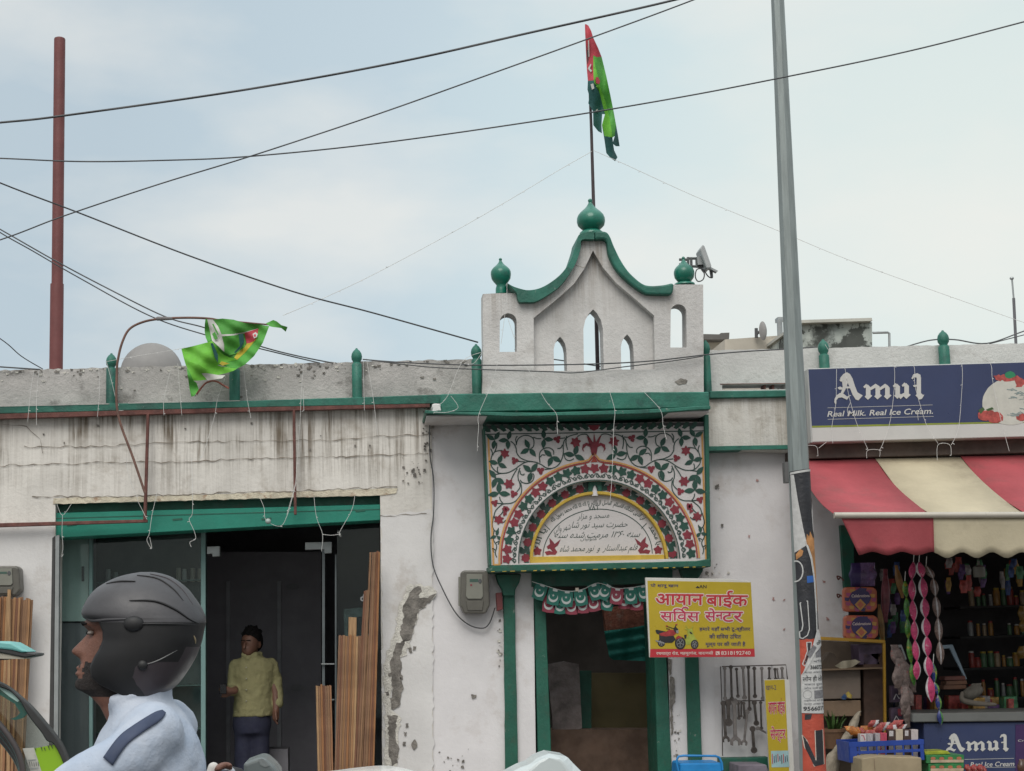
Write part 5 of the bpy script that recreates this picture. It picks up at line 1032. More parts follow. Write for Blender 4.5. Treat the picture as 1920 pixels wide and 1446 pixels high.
lights('faint fairy light string sloping from the flag pole down to the right edge', [[(1112, 282), (1180, 312), (1300, 367), (1462, 434), (1590, 487), (1750, 545), (1920, 605), (2050, 650), (2600, 830)]], 11.6, G, (1500, 480), 1.0, 40)

# ------------------------------------------------------------------ wooden strips
WD = [mat('wood_%d' % k, c, .75, .45, 7, .3, 25, stretch=(40, 40, 1.0), dark=(.10, .05, .025), dscale=2.5, damt=.5) for k, c in enumerate(((.33, .18, .085), (.29, .135, .055), (.18, .08, .045), (.38, .235, .12), (.25, .14, .075), (.31, .155, .08), (.22, .12, .07)))]
q = random.Random(12)
def strip(x0, y0, x1, wd, Y, lab, grp, yb=YB, dx=0):
    mb = MB(); j = q.uniform(-.5, .5); mb.prism([(x0-wd/2, y0+q.uniform(-1, 1)), (x0+wd/2, y0+q.uniform(-1, 1)), (x1+wd/2, yb), (x1-wd/2, yb)], Y, .012, q.choice(WD)); solo('wood_strip', mb, lab, 'wood strip', grp)
for i in range(17): x = -14+i*4.6; strip(x, 1121+q.uniform(-3, 3)+(i > 12)*4, x*.80-16, 4.2, 11.86-.006*(i % 4)-.001*i, 'thin brown wooden strip in the bundle leaning at the left edge under the meter', 'wood strips at the left edge')
strip(17, 1106, 14, 6, 11.83, 'one wooden strip standing taller than its bundle at the left edge', None)
for i in range(7): x = 594+i*4.2; strip(x, 1285+q.uniform(-2, 2), x*1.0+8, 4.0, 11.86-.005*(i % 3)-.001*i, 'short wooden strip in the small bundle inside the shop doorway', 'short wood strips in the doorway')
for i in range(14): x = 637+i*4.1; strip(x, 1192+q.uniform(-1.5, 1.5), x-14+i*.2, 4.0, 11.84-.005*(i % 3)-.001*i, 'wooden strip of middling height in the big bundle right of the shop door', 'wood strips of the big bundle')
strip(661, 1158, 655, 15, 11.85, 'broad wooden slat poking above the middle of the big bundle', None)
for i in range(9): x = 684+i*3.6; strip(x if i < 4 else 688+i*2.9, (1108 if i < 3 else 1034)+q.uniform(-2, 2), x-30+i*1.4, 3.7, 11.82-.006*(i % 3)-.001*i, 'tall slanting wooden strip leaning against the right edge of the shop opening', 'tall slanting wood strips')
strip(699, 1250, 699, 2.5, 11.88, 'single thin wooden stick standing right of the big bundle', None)

# ------------------------------------------------------------------ kiosk goods
zk = Z(3.395, 1480, 1020)
def packet(cx, cy, wpx, hpx, Y, t, mats, bend=0.0, n=14, m=9, tw=.10):
    """pillow pouch with crimped ends; mats(angle 0..1 round the front) -> material"""
    mb = MB(); s = mpp(cx, cy, Y); rows = []
    for i in range(m+1):
        u = i/m; p = max(tw, math.sin(math.pi*min(1, max(0, u)))**.75) if 0 < u < 1 else tw
        th = t*max(.04, math.sin(math.pi*u)**.8); y = cy-hpx/2+hpx*u; x = cx+bend*(u-.5)*hpx; c = at(x, y, Y)
        rows.append([c+Vector((wpx/2*s*p*math.cos(2*math.pi*j/n), th/2*math.sin(2*math.pi*j/n), 0)) for j in range(n)])
    for j in range(n):
        a = (j+.5)/n; mt = mats(math.cos(2*math.pi*a)); vs = []
        for r in rows: vs += [r[j], r[(j+1) % n]]
        mb.raw(vs, [(2*i, 2*i+1, 2*i+3, 2*i+2) for i in range(m)], mt)
    return mb
PINK = mat('sachet_pink', (.46, .035, .13), .3, .35, 20, .5, 45, chip=((.5, .40, .42), 40, .8, .60)); SILV = mat('sachet_silver', (.48, .46, .47), .3, .25, 20, .5, 45); SGRN = mat('sachet_green', (.06, .20, .03), .25, .5, 30, .1, 50, dark=(.4, .28, .02), dscale=22, damt=.8); SBRN = mat('sachet_brown', (.15, .10, .085), .25, .4, 25, .1, 50, dark=(.45, .43, .40), dscale=16, damt=.6); SBLU = mat('sachet_blue', (.02, .035, .16), .25, .3, 25, .1, 50, dark=(.35, .18, .08), dscale=20, damt=.8)
def strand(label, pts, wpx, Y, mats, grp='hanging strips of snack sachets'):
    T = thing('sachet_strip', label, 'sachets', at(*zk([pts[-1][:2]])[0], Y), grp)
    for i in range(len(pts)-1):
        (x0, y0), (x1, y1) = zk([pts[i], pts[i+1]]); f = mats if callable(mats) else None
        mb = packet((x0+x1)/2, (y0+y1)/2, wpx, (y1-y0)*1.03, Y-.004*(i % 2), .028, mats, (x1-x0)/max(1, (y1-y0)))
        mb.build('sachet', T, smooth=60)
    a, b = zk([pts[0], (pts[0][0]+4, pts[0][1]-60)]); mb = MB(); mb.tube([at(*a, Y), at(*b, Y)], .003, WIREW, 5); mb.build('string', T)
strand('pink sachet strip hanging on the left with silver on its right side', [(790, 115), (780, 225), (785, 360), (795, 490), (800, 615), (812, 745), (812, 862)], 15, 11.25, lambda c: SILV if c > .45 else PINK)
strand('longer pink sachet strip hanging on the right with silver on its left side', [(825, 115), (845, 215), (858, 345), (866, 470), (873, 590), (880, 715), (890, 845), (905, 1005)], 18, 11.24, lambda c: SILV if c < -.5 else PINK)
strand('green and yellow sachet strip behind the left pink strip', [(735, 235), (745, 340), (752, 475), (758, 605), (776, 760), (795, 900)], 12, 11.34, lambda c: SGRN)
strand('brown and silver sachet strip right of the pink strips', [(870, 140), (915, 220), (930, 330), (945, 470), (955, 620), (965, 765)], 16, 11.36, lambda c: SILV if -.2 < c < .15 else SBRN)
strand('short dark blue sachet tail at the lower end of the pink strips', [(915, 760), (925, 880), (945, 960), (955, 1060), (965, 1150)], 12, 11.27, lambda c: SBLU if c < .4 else SGRN)
# gift packs
GP1, GP2 = mat('pack_orange', (.40, .10, .05), .35, .2, 12), mat('pack_pink', (.30, .045, .13), .35, .2, 12)
GPV, GPY = mat('pack_violet', (.028, .016, .085), .35, .15, 10), mat('pack_gold', (.42, .22, .05), .4, .2, 20)
def gift(x0, y0, x1, y1, Y, lab, rnd_):
    T = thing('gift_pack', lab, 'gift pack', at(*zk([((x0+x1)/2, y1)])[0], Y)); w_, h_ = x1-x0, y1-y0; f = lambda pts: zk([(x0+a*w_, y0+b*h_) for a, b in pts]); c = .07
    mb = MB(); mb.prism(f([(c, 0), (1-c*1.5, 0), (1, c*2), (1, 1-c*2.5), (1-c*1.5, 1), (c, 1), (0, 1-c*1.5), (0, c*1.5)]), Y, .05, GP1); mb.build('box', T, bev=.008)
    mb = MB()
    for k in range(14): a = R(k*26); mb.flat(wob(f([(.5+.5*math.cos(a)*.8-.07, .5+.42*math.sin(a)-.07), (.5+.5*math.cos(a)*.8+.08, .5+.42*math.sin(a)-.05), (.5+.5*math.cos(a)*.8+.05, .5+.42*math.sin(a)+.09), (.5+.5*math.cos(a)*.8-.06, .5+.42*math.sin(a)+.06)]), .6, 5, k), Y-.002-.0001*k, (GP2, GPY, GP2, GPV)[k % 4])
    if rnd_: mb.flat(f(ell(.51, .46, .31, .42, 26)), Y-.005, GPV)
    else: mb.flat(f([(.5, .0), (.62, .12), (.74, .2), (.82, .42), (.76, .62), (.6, .85), (.5, .95), (.38, .85), (.22, .62), (.16, .42), (.25, .2), (.38, .12)]), Y-.005, GPV)
    mb.flat(f([(.5, .47), (.67, .71), (.5, .96), (.33, .71)]), Y-.006, GPY); mb.flat(f([(.5, .57), (.60, .71), (.5, .86), (.40, .71)]), Y-.007, GP1)
    mb.text('Celebrations', f([(.24, .30), (.77, .28), (.77, .40), (.24, .42)]), Y-.006, SWH, off=.01); mb.build('print', T)
gift(345, 275, 560, 432, 11.62, 'upper orange and pink gift pack with a violet diamond badge', False); gift(350, 455, 568, 606, 11.60, 'lower orange gift pack with a round violet badge on the yellow case', True)
m = packet(*zk([(468, 195)])[0], 54, 44, 11.66, .05, lambda c: GPV if c < -.3 else mat('pouch_lilac', (.14, .09, .20), .25, .5, 14, .1, 40, dark=(.35, .13, .18), dscale=9, damt=.8), tw=.85); solo('snack_pack', m, 'shiny lilac snack pack on top of the upper gift pack', 'snack pack', smooth=60)
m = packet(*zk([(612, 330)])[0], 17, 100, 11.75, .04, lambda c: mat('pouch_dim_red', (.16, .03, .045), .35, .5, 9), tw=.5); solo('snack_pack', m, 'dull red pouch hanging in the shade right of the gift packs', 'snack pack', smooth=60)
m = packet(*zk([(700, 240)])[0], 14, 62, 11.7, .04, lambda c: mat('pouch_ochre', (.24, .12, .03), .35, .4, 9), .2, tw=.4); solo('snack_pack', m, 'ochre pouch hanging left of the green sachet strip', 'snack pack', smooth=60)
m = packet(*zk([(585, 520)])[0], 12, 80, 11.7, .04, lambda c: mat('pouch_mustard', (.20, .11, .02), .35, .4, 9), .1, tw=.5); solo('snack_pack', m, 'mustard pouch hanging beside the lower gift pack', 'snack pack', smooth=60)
q = random.Random(31)
GRB = mat('pouch_greybrown', (.15, .11, .10), .3, .5, 18, .6, 40, chip=((.28, .06, .05), 16, .8, .58), dark=(.40, .36, .33), dscale=8, damt=.7)
for i, (x, y, w_, h_, b) in enumerate(((690, 720, 26, 46, .3), (730, 800, 30, 50, .4), (765, 870, 24, 44, .3), (725, 880, 26, 46, -.1), (750, 960, 24, 42, .3), (690, 850, 22, 40, 0), (745, 1060, 16, 64, .1), (735, 1000, 18, 50, -.1))):
    solo('snack_pack', packet(*zk([(x, y)])[0], w_, h_, 11.42-.012*i, .035, lambda c: GRB, b, tw=.55), 'grey brown pouch in the bunch hanging beside the yellow display case', 'snack pack', 'bunch of grey brown pouches', smooth=60)
for i, (x, y) in enumerate(((690, 950), (690, 1090))):
    m = MB(); m.prism(wob(zk([(648, y-45), (718, y-50), (722, y+55), (650, y+60)]), .5, 8, i), 11.5, .05, mat('biscuit_box', (.055, .035, .06), .5, .4, 20)); m.flat(wob(zk([(690, y-40), (716, y-42), (716, y+8), (694, y+4)]), .6, 6, 3), 11.497, REDP); m.ribbon(zk([(665, y+40), (680, y+5), (700, y+35)]), 2, 11.496, SILV)
    solo('biscuit_pack', m, ('upper' if i == 0 else 'lower')+' dark biscuit pack with a red corner beside the yellow case', 'biscuit pack')
# yellow display case
CS = thing('display_case', 'yellow framed glass display case standing against the wall beside the lamp post', 'display case', at(*zk([(400, 1500)])[0], 11.7)); YC = 11.55; FRY = mat('case_yellow', (.36, .20, .015), .45, .15, 6)
for lp in ([(150, 588), (612, 612), (612, 632), (150, 610)], [(600, 632), (614, 632), (624, 1500), (610, 1500)]):
    m = MB(); m.prism(zk(lp), YC, .03, FRY); m.build('frame', CS, bev=.003)
m = MB(); m.prism(zk([(150, 612), (600, 632), (612, 1500), (150, 1500)]), 11.93, .02, mat('case_back', (.10, .075, .055), .8, .3, 4)); m.build('back_panel', CS)
m = MB()
for y in (800, 1200): a, b = at(*zk([(150, y)])[0], YC+.02), at(*zk([(604, y)])[0], YC+.02); m.box((a.x, YC+.02, a.z-.01), (b.x, 11.92, a.z), mat('case_shelf', (.15, .10, .06), .7)); 
m.build('shelf', CS)
CTN = mat('carton_grey', (.17, .135, .11), .8, .15, 6, .1, 30); CTB = mat('carton_brown', (.19, .13, .085), .85, .2, 5, .15, 30)
for i, (lp, mt, lab) in enumerate((([(212, 806), (452, 800), (456, 985), (214, 990)], CTN, 'grey brown carton on the shelf of the yellow display case'), ([(216, 1000), (455, 996), (458, 1096), (218, 1100)], CTB, 'flat brown carton under the grey one in the display case'), ([(470, 700), (600, 690), (606, 1150), (478, 1160)], mat('dim_brown', (.075, .042, .030), .8, .4, 5), 'dark brown tall box at the right of the display case'), ([(440, 640), (590, 640), (590, 770), (450, 770)], mat('dim_violet', (.07, .045, .08), .6, .5, 9), 'dim violet pack at the top right of the display case'))):
    m = MB(); m.prism(wob(zk(lp), .5, 14, i), 11.66+.03*(i > 1), .2, mt); solo('carton', m, lab, 'carton', bev=.005)
m = MB(); m.prism(zk([(205, 760), (255, 690), (285, 695), (330, 770), (325, 800), (215, 800)]), 11.7, .12, mat('dark_carton', (.07, .05, .035), .8, .3, 6)); solo('carton', m, 'small dark open carton flap on top of the grey carton', 'carton', bev=.003)
m = clothmesh([(wob(zk([(290, 775), (340, 745), (420, 735), (455, 750), (400, 785), (330, 795)]), .8, 8, 3), mat('paper_pale', (.30, .27, .20), .8, .2, 9))], 11.62, lambda x, y: .015*math.sin(x*.3)); solo('paper', m, 'crumpled pale paper lying on the cartons in the display case', 'paper', smooth=180)
m = clothmesh([(zk([(330, 975), (350, 955), (365, 965), (360, 990), (338, 990)]), mat('wrap_blue', (.06, .13, .30), .4, .5, 20)), (zk([(360, 950), (375, 938), (400, 965), (395, 985), (368, 975)]), mat('wrap_gold', (.40, .30, .06), .4, .3, 20))], 11.62, lambda x, y: .01*math.sin(x*.5)); solo('wrapper', m, 'small blue and gold wrapper on the grey carton edge', 'wrapper', smooth=180)
PT = thing('potted_plant', 'spiky green plant in a brown pot below the display case shelf', 'plant', at(*zk([(285, 1290)])[0], 11.5)); q = random.Random(8); LFG = mat('leaf_plant', (.06, .12, .03), .5, .4, 20)
for i in range(15):
    a = q.uniform(-1, 1); x0 = 285+a*30; h_ = q.uniform(70, 135); mb = MB(); x1 = x0+a*48; P = sp2(zk([(x0, 1190), ((x0*.6+x1*.4), 1190-h_*.55), (x1, 1190-h_)]), 4); d = q.uniform(-.06, .06)
    for k in range(len(P)-1):
        wv = lambda kk: 2.6*(1-kk/(len(P)-1))+.3
        mb.raw([at(P[k][0]-wv(k), P[k][1], 11.5+d), at(P[k][0]+wv(k), P[k][1]+1, 11.5+d), at(P[k+1][0]+wv(k+1), P[k+1][1], 11.5+d*1.6), at(P[k+1][0]-wv(k+1), P[k+1][1], 11.5+d*1.6)], [(0, 1, 2, 3)], LFG)
    mb.build('leaf', PT)
m = MB(); c = at(*zk([(285, 1300)])[0], 11.5); s = mpp(1560, 1390, 11.5)/3.395; m.lathe(c, [(55*s, 0), (75*s, 100*s), (80*s, 100*s), (80*s, 120*s), (70*s, 120*s), (66*s, 95*s)], mat('pot_brown', (.14, .075, .04), .8, .2, 9), 18); m.build('pot', PT, smooth=40)
m = MB(); P = spline([at(*p, 11.32) for p in zk([(444, 1068), (425, 1100), (395, 1180), (345, 1265), (290, 1330), (262, 1420), (258, 1560)])], 5); k = len(P); w_ = [.012+.048*min(1, i/(k*.5)) for i in range(k)]
m.loft([[p+Vector((w_[i]*math.cos(2*math.pi*j/12)*(1+.15*math.sin(3*j+i*.8)), .03*math.sin(2*math.pi*j/12), w_[i]*.45*math.cos(2*math.pi*j/12))) for j in range(12)] for i, p in enumerate(P)], mat('canvas', (.30, .26, .20), .95, .25, 12, .5, 40)); solo('cloth', m, 'twisted pale canvas cloth hanging between lamp post and blue crate', 'cloth', smooth=60)
# blue crate with drink cartons
CRB = mat('crate_blue', (.012, .045, .26), .45, .12, 8)
CR = thing('crate', 'blue plastic crate full of small drink cartons in front of the kiosk', 'crate', at(*zk([(620, 1390)])[0], 11.1))
xa, xb = at(*zk([(378, 1262)])[0], 10.95), at(*zk([(858, 1255)])[0], 10.95); zt_, zb_ = xa.z, at(*zk([(420, 1392)])[0], 10.95).z; D_ = .30
m = MB(); T_ = .012
for y0 in (10.95, 10.95+D_-T_):
    m.box((xa.x, y0, zt_-.035), (xb.x, y0+T_, zt_), CRB); m.box((xa.x+.02, y0+.002, zb_+.055), (xb.x-.02, y0+T_, zb_+.075), CRB); m.box((xa.x+.02, y0+.002, zb_), (xb.x-.02, y0+T_, zb_+.02), CRB)
    for k in range(9): x = xa.x+.005+(xb.x-xa.x-.035)*k/8; w_ = .05 if k in (0, 8) else .01; m.box((x, y0+.001, zb_), (x+w_*(1 if k < 8 else .5), y0+T_+.001, zt_-.03), CRB)
for x in (xa.x, xb.x-T_): m.box((x, 10.95+T_, zb_), (x+T_, 10.95+D_-T_, zt_), CRB)
m.box((xa.x+T_, 10.95+T_, zb_), (xb.x-T_, 10.95+D_-T_, zb_+.012), CRB); m.build('crate_body', CR, bev=.002)
CT = {'red': mat('drink_red', (.42, .06, .10), .4), 'white': mat('drink_white', (.50, .47, .47), .4), 'brown': mat('drink_brown', (.055, .03, .025), .4), 'cream': mat('drink_cream', (.50, .42, .32), .4), 'pale': mat('drink_pale', (.48, .43, .42), .4), 'grey': mat('drink_grey', (.36, .34, .36), .4)}
for i, (x0, x1, y0, a, b, d) in enumerate(((452, 492, 1210, 'white', 'red', 0), (495, 532, 1208, 'grey', 'white', 0), (548, 580, 1206, 'grey', 'pale', 0), (582, 622, 1203, 'red', 'red', 0), (630, 676, 1182, 'brown', 'white', 1), (678, 724, 1180, 'cream', 'cream', 0), (730, 772, 1180, 'brown', 'white', 1), (776, 820, 1182, 'pale', 'pale', 0))):
    mb = MB(); yy = 10.99+.006*(i % 3); mb.prism(zk([(x0, y0), (x1, y0), (x1, 1375), (x0, 1375)]), yy, .06, CT[a])
    if d: mb.flat(zk([(x0+6, y0+8), (x1-14, y0+8), (x1-14, y0+42), (x0+6, y0+42)]), yy-.002, CT[b]); mb.ribbon(zk([(x0+12, y0+16), (x1-20, y0+34)]), .8, yy-.003, CT['grey'])
    else: mb.ribbon(zk([(x0+6, y0+8), (x0+20, y0+10), (x0+30, y0+40)]), 1.4, yy-.002, CT[b])
    mb.flat(zk([(x0+4, 1268), (x1-6, 1268), (x1-6, 1310), (x0+4, 1310)]), yy-.0022, CT['grey'])
    lab = ['white drink carton with red trim at the left of the blue crate', 'grey drink carton second from the left in the blue crate', 'grey drink carton with pale trim third from the left in the crate', 'plain pinkish red drink carton in the blue crate', 'brown drink carton with white label left of the cream one', 'cream drink carton between two brown ones in the crate', 'brown drink carton with white label right of the cream one', 'pale drink carton at the right end of the blue crate'][i]
    solo('drink_carton', mb, lab, 'drink carton', bev=.002)
q = random.Random(14); ORP, RDP = mat('packet_orange', (.44, .15, .03), .3, .5, 25, .6, 40, chip=((.5, .4, .1), 30, .8, .58)), mat('packet_red', (.34, .05, .045), .3, .5, 22, .6, 40, chip=((.5, .42, .15), 34, .8, .60), dark=(.5, .42, .36), dscale=16, damt=.9)
for i in range(13):
    og = i < 6; x = (400+i*24) if og else (535+(i-6)*29); y = (1205 if og else 1160)+q.uniform(-22, 20)
    mb = packet(*zk([(x, y)])[0], q.uniform(17, 25), q.uniform(12, 19), 11.10+.012*(i % 5), .022, (lambda c, k=i: (ORP, ORP, RDP)[k % 3]) if og else (lambda c, k=i: RDP if k % 2 else (SILV if c > .2 else RDP)), q.uniform(-.9, .9), tw=.8); solo('snack_pack', mb, 'orange snack packet heaped at the left of the blue crate' if og else 'red and white snack packet heaped behind the drink cartons', 'snack pack', 'orange snack packets' if og else 'red snack packets', smooth=60)
# counter, freezer, cartons in front
FZ = thing('ice_cream_freezer', 'navy chest freezer with white Gothic lettering under the kiosk counter', 'freezer', at(*zk([(1300, 1800)])[0], 11.4)); YZ = 11.32
m = MB(); m.prism(zk([(856, 1140), (2600, 1118), (2600, 1900), (870, 1900)]), YZ, .5, NAVY); m.build('body', FZ, bev=.006)
m = MB(); m.prism(zk([(785, 1080), (2600, 1050), (2600, 1115), (785, 1136)]), YZ-.03, .6, mat('freezer_lid', (.13, .135, .13), .4, .12, 4)); m.build('lid', FZ, bev=.006)
m = MB(); m.prism(zk([(1440, 1150), (2600, 1132), (2600, 1900), (1440, 1900)]), YZ-.004, .003, mat('freezer_purple', (.045, .018, .085), .4)); blackletter(m, zk, (990-288*.70, 1205-200*.66, .70, .66), YZ-.004, WHITEV); m.ribbon(zk([(1115, 1372), (1430, 1365)]), .7, YZ-.004, WHITEV); m.ribbon(zk([(1140, 1425), (1440, 1420)]), .7, YZ-.004, WHITEV)
m.text('Real Ice Cream', zk([(1155, 1390), (1432, 1384), (1432, 1414), (1155, 1420)]), YZ-.004, WHITEV, off=.01, shear=.02); m.text('Cream', zk([(1455, 1246), (1560, 1243), (1560, 1256), (1455, 1259)]), YZ-.006, WHITEV); m.build('lettering', FZ)
m = MB(); m.prism(wob(zk([(462, 1368), (560, 1352), (842, 1360), (852, 1900), (462, 1900)]), .8, 14, 3), 10.75, .25, mat('carton_tan', (.29, .235, .15), .85, .15, 6, .15, 30)); m.ribbon(zk([(540, 1368), (545, 1446)]), 1, 10.747, CTB); solo('carton', m, 'tan cardboard carton standing in front of the blue crate', 'carton', bev=.006)
GRN, CRR = mat('carton_green', (.025, .17, .05), .45, .3, 20), mat('carton_cream', (.42, .32, .22), .5, .25, 16)
for i, (y0, y1, lab) in enumerate(((1345, 1398, 'top green and cream food carton in front of the freezer'), (1400, 1500, 'second green and cream food carton in the stack by the freezer'))):
    m = MB(); m.prism(wob(zk([(872+i*14, y0), (1112, y0-2), (1112, y1), (872+i*14, y1)]), .5, 16, i), 10.95, .25, GRN); m.flat(wob(zk([(900, y0+30), (1110, y0+28), (1108, y0+46), (900, y0+48)]), .6, 10, 4), 10.947, CRR)
    for k in range(4): m.flat(wob(ell(*zk([(915+k*55, y0+20)])[0], 5, 3, 8), .5, 3, k), 10.9465, mat('print_brick', (.35, .12, .06), .5))
    solo('food_carton', m, lab, 'carton', 'stack of green cartons', bev=.003)
m = MB(); m.prism(wob(zk([(860, 1322), (1010, 1318), (1030, 1340), (866, 1344)]), .5, 10, 8), 11.0, .2, mat('packet_yellow', (.30, .34, .03), .35, .3, 14)); solo('snack_pack', m, 'flat yellow green packet lying on the stack of green cartons', 'snack pack', bev=.004)
for i in range(6):
    mb = packet(*zk([(1135+i*20, 1428+(i % 2)*10)])[0], 12, 14, 10.95+.02*(i % 2), .05, lambda c: RDP, q.uniform(-.4, .4), tw=.6); solo('snack_pack', mb, 'small red and white sweet packet below the freezer lettering', 'snack pack', 'sweets below the freezer lettering', smooth=60)
m = packet(*zk([(1478, 1420)])[0], 16, 30, 11.0, .06, lambda c: mat('packet_choc', (.12, .06, .04), .3, .6, 16), tw=.6); solo('snack_pack', m, 'brown packet at the lower right corner by the freezer', 'snack pack', smooth=60)
# counter top goods in the shade
m = packet(*zk([(1165, 945)])[0], 38, 34, 11.8, .12, lambda c: mat('bag_grey', (.13, .12, .10), .8, .2, 8), -.5, tw=.5); solo('bag', m, 'lumpy grey cloth bag on the kiosk counter', 'bag', smooth=60)
m = MB(); P = sp2(zk([(1100, 950), (1098, 985), (1130, 1005), (1220, 1018), (1310, 1022)]), 5); m.limb([at(*p, 11.75) for p in P], [.012+.010*math.sin(math.pi*i/(len(P)-1)) for i in range(len(P))], mat('bag_roll', (.16, .14, .115), .9, .2, 8), 10); solo('cloth', m, 'rolled pale cloth lying along the counter below the grey bag', 'cloth', smooth=60)
for i, (x0, x1) in enumerate(((985, 1125), (1000, 1130), (990, 1120))):
    m = MB(); y = 915-i*28; m.prism(wob(zk([(x0, y-14), (x1, y-18), (x1+6, y+8), (x0-4, y+12)]), .8, 8, i), 11.85+.01*i, .12, (mat('bread_brown', (.13, .065, .04), .8, .3, 9), MATS['bread_brown'], mat('bread_red', (.12, .045, .035), .7, .3, 9))[i]); solo('food_pack', m, ['lowest brown flat pack in the pile on the counter', 'middle brown flat pack in the pile on the counter', 'top reddish flat pack in the pile on the counter'][i], 'food pack', 'pile of flat packs on the counter', bev=.004)
for i, lp in enumerate(([(680, 645), (715, 640), (748, 730), (742, 745), (708, 660), (682, 662)], [(975, 645), (1040, 640), (1132, 860), (1122, 864), (1020, 665), (980, 668)])):
    m = MB(); m.prism(zk(lp), 11.9, .02, GREYM if i == 0 else mat('glass_edge', (.20, .27, .33), .3)); solo('rack_edge', m, ['bright bent metal edge of a glass jar rack behind the green strip', 'slanting bluish glass lid edge behind the brown sachet strip'][i], 'rack', bev=.002)
m = MB(); c = at(*zk([(1210, 212)])[0], 11.5); s = mpp(1830, 1080, 11.5)/3.395; m.lathe(c, [(34*s, 0), (38*s, 20*s), (36*s, 62*s), (20*s, 72*s), (8*s, 76*s), (8*s, 100*s)], mat('shade_grey', (.15, .15, .13), .5, .1), 16); m.tube([c+Vector((0, 0, 100*s)), c+Vector((0, 0, 160*s))], .003, CABLE, 5); solo('hanging_lamp', m, 'unlit grey lamp shade hanging under the cream valance', 'lamp', smooth=40)
# jars at the back
q = random.Random(19); JC = [mat('jar_%s' % n_, c, .35, .3, 14) for n_, c in (('amber', (.42, .22, .06)), ('red', (.32, .06, .05)), ('green', (.09, .20, .10)), ('tan', (.42, .32, .2)), ('grey', (.34, .36, .36)))]; LID = [mat('lid_%s' % n_, c, .4) for n_, c in (('red', (.40, .05, .05)), ('white', (.6, .6, .58)), ('yellow', (.5, .36, .05)))]
KS = thing('shelf', 'dark wall shelf with jars at the back of the kiosk', 'shelf', at(*zk([(1400, 1060)])[0], 13.6))
for y in (400, 590, 790, 985):
    a, b = at(*zk([(1060, y)])[0], 13.4), at(*zk([(1900, y)])[0], 13.4); m = MB(); m.box((a.x, 13.3, a.z-.02), (b.x, 13.7, a.z), mat('board_black', (.03, .03, .03), .8)); m.build('shelf_board', KS)
for r_, y in enumerate((400, 590, 790, 985)):
    for k in range(9):
        x = 1160+k*41+q.uniform(-5, 5); c = at(*zk([(x, y)])[0], 13.42); s = mpp(1850, 1200, 13.42)/3.395; h_ = q.uniform(60, 135)*s; r = q.uniform(11, 24)*s
        if q.random() < .12: continue
        T = thing('jar', 'storage jar standing on the dark shelves at the back of the kiosk', 'jar', c, 'jars at the back of the kiosk'); mb = MB(); mb.lathe(c, [(r*.9, 0), (r, .01), (r, h_*.8), (r*.75, h_*.9)], q.choice(JC), 12); mb.build('glass_body', T, smooth=40); mb = MB(); mb.lathe(c, [(r*.8, h_*.9), (r*.82, h_*.92), (r*.82, h_), (r*.7, h_*1.01)], q.choice(LID), 12); mb.build('lid', T, smooth=40)
q = random.Random(55)
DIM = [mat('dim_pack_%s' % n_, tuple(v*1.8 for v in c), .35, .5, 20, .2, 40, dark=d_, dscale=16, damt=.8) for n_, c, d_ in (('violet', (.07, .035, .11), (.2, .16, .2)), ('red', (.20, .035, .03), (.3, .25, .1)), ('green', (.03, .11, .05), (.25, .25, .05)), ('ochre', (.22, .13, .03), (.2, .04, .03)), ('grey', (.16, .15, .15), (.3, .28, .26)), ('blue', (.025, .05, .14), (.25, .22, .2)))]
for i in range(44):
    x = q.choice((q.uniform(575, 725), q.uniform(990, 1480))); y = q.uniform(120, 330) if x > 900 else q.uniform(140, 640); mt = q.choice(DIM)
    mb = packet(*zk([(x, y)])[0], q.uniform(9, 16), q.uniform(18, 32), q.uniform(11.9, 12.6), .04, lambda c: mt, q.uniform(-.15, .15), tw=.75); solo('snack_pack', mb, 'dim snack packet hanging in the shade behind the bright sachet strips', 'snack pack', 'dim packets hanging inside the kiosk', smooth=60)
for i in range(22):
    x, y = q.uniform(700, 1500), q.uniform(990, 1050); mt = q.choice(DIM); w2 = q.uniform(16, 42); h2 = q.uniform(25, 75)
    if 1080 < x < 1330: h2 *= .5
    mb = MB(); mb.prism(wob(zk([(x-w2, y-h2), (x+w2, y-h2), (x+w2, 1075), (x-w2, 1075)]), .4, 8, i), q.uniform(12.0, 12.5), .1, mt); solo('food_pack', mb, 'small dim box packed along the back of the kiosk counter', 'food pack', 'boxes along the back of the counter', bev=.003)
for i, (x, y, h_) in enumerate(((1482, 440, 70), (1490, 520, 60), (1478, 690, 60))):
    mb = packet(*zk([(x, y)])[0], 18, h_/3.395*1.3, 12.3, .05, lambda c: mat('pouch_gold', (.20, .12, .03), .3, .4, 14), tw=.6); solo('snack_pack', mb, 'golden packet hanging at the right edge of the kiosk', 'snack pack', 'golden packets at the right edge', smooth=60)
for i, y in enumerate((215, 330)):
    m = MB(); m.tube([at(*p, 11.96) for p in sp2(zk([(345, y+20), (330, y), (305, y-10), (312, y+12), (325, y-4)]), 4)], .006, RUST, 6); solo('wall_hook', m, ['upper', 'lower'][i]+' twisted wire hook on the wall beside the gift packs', 'hook')

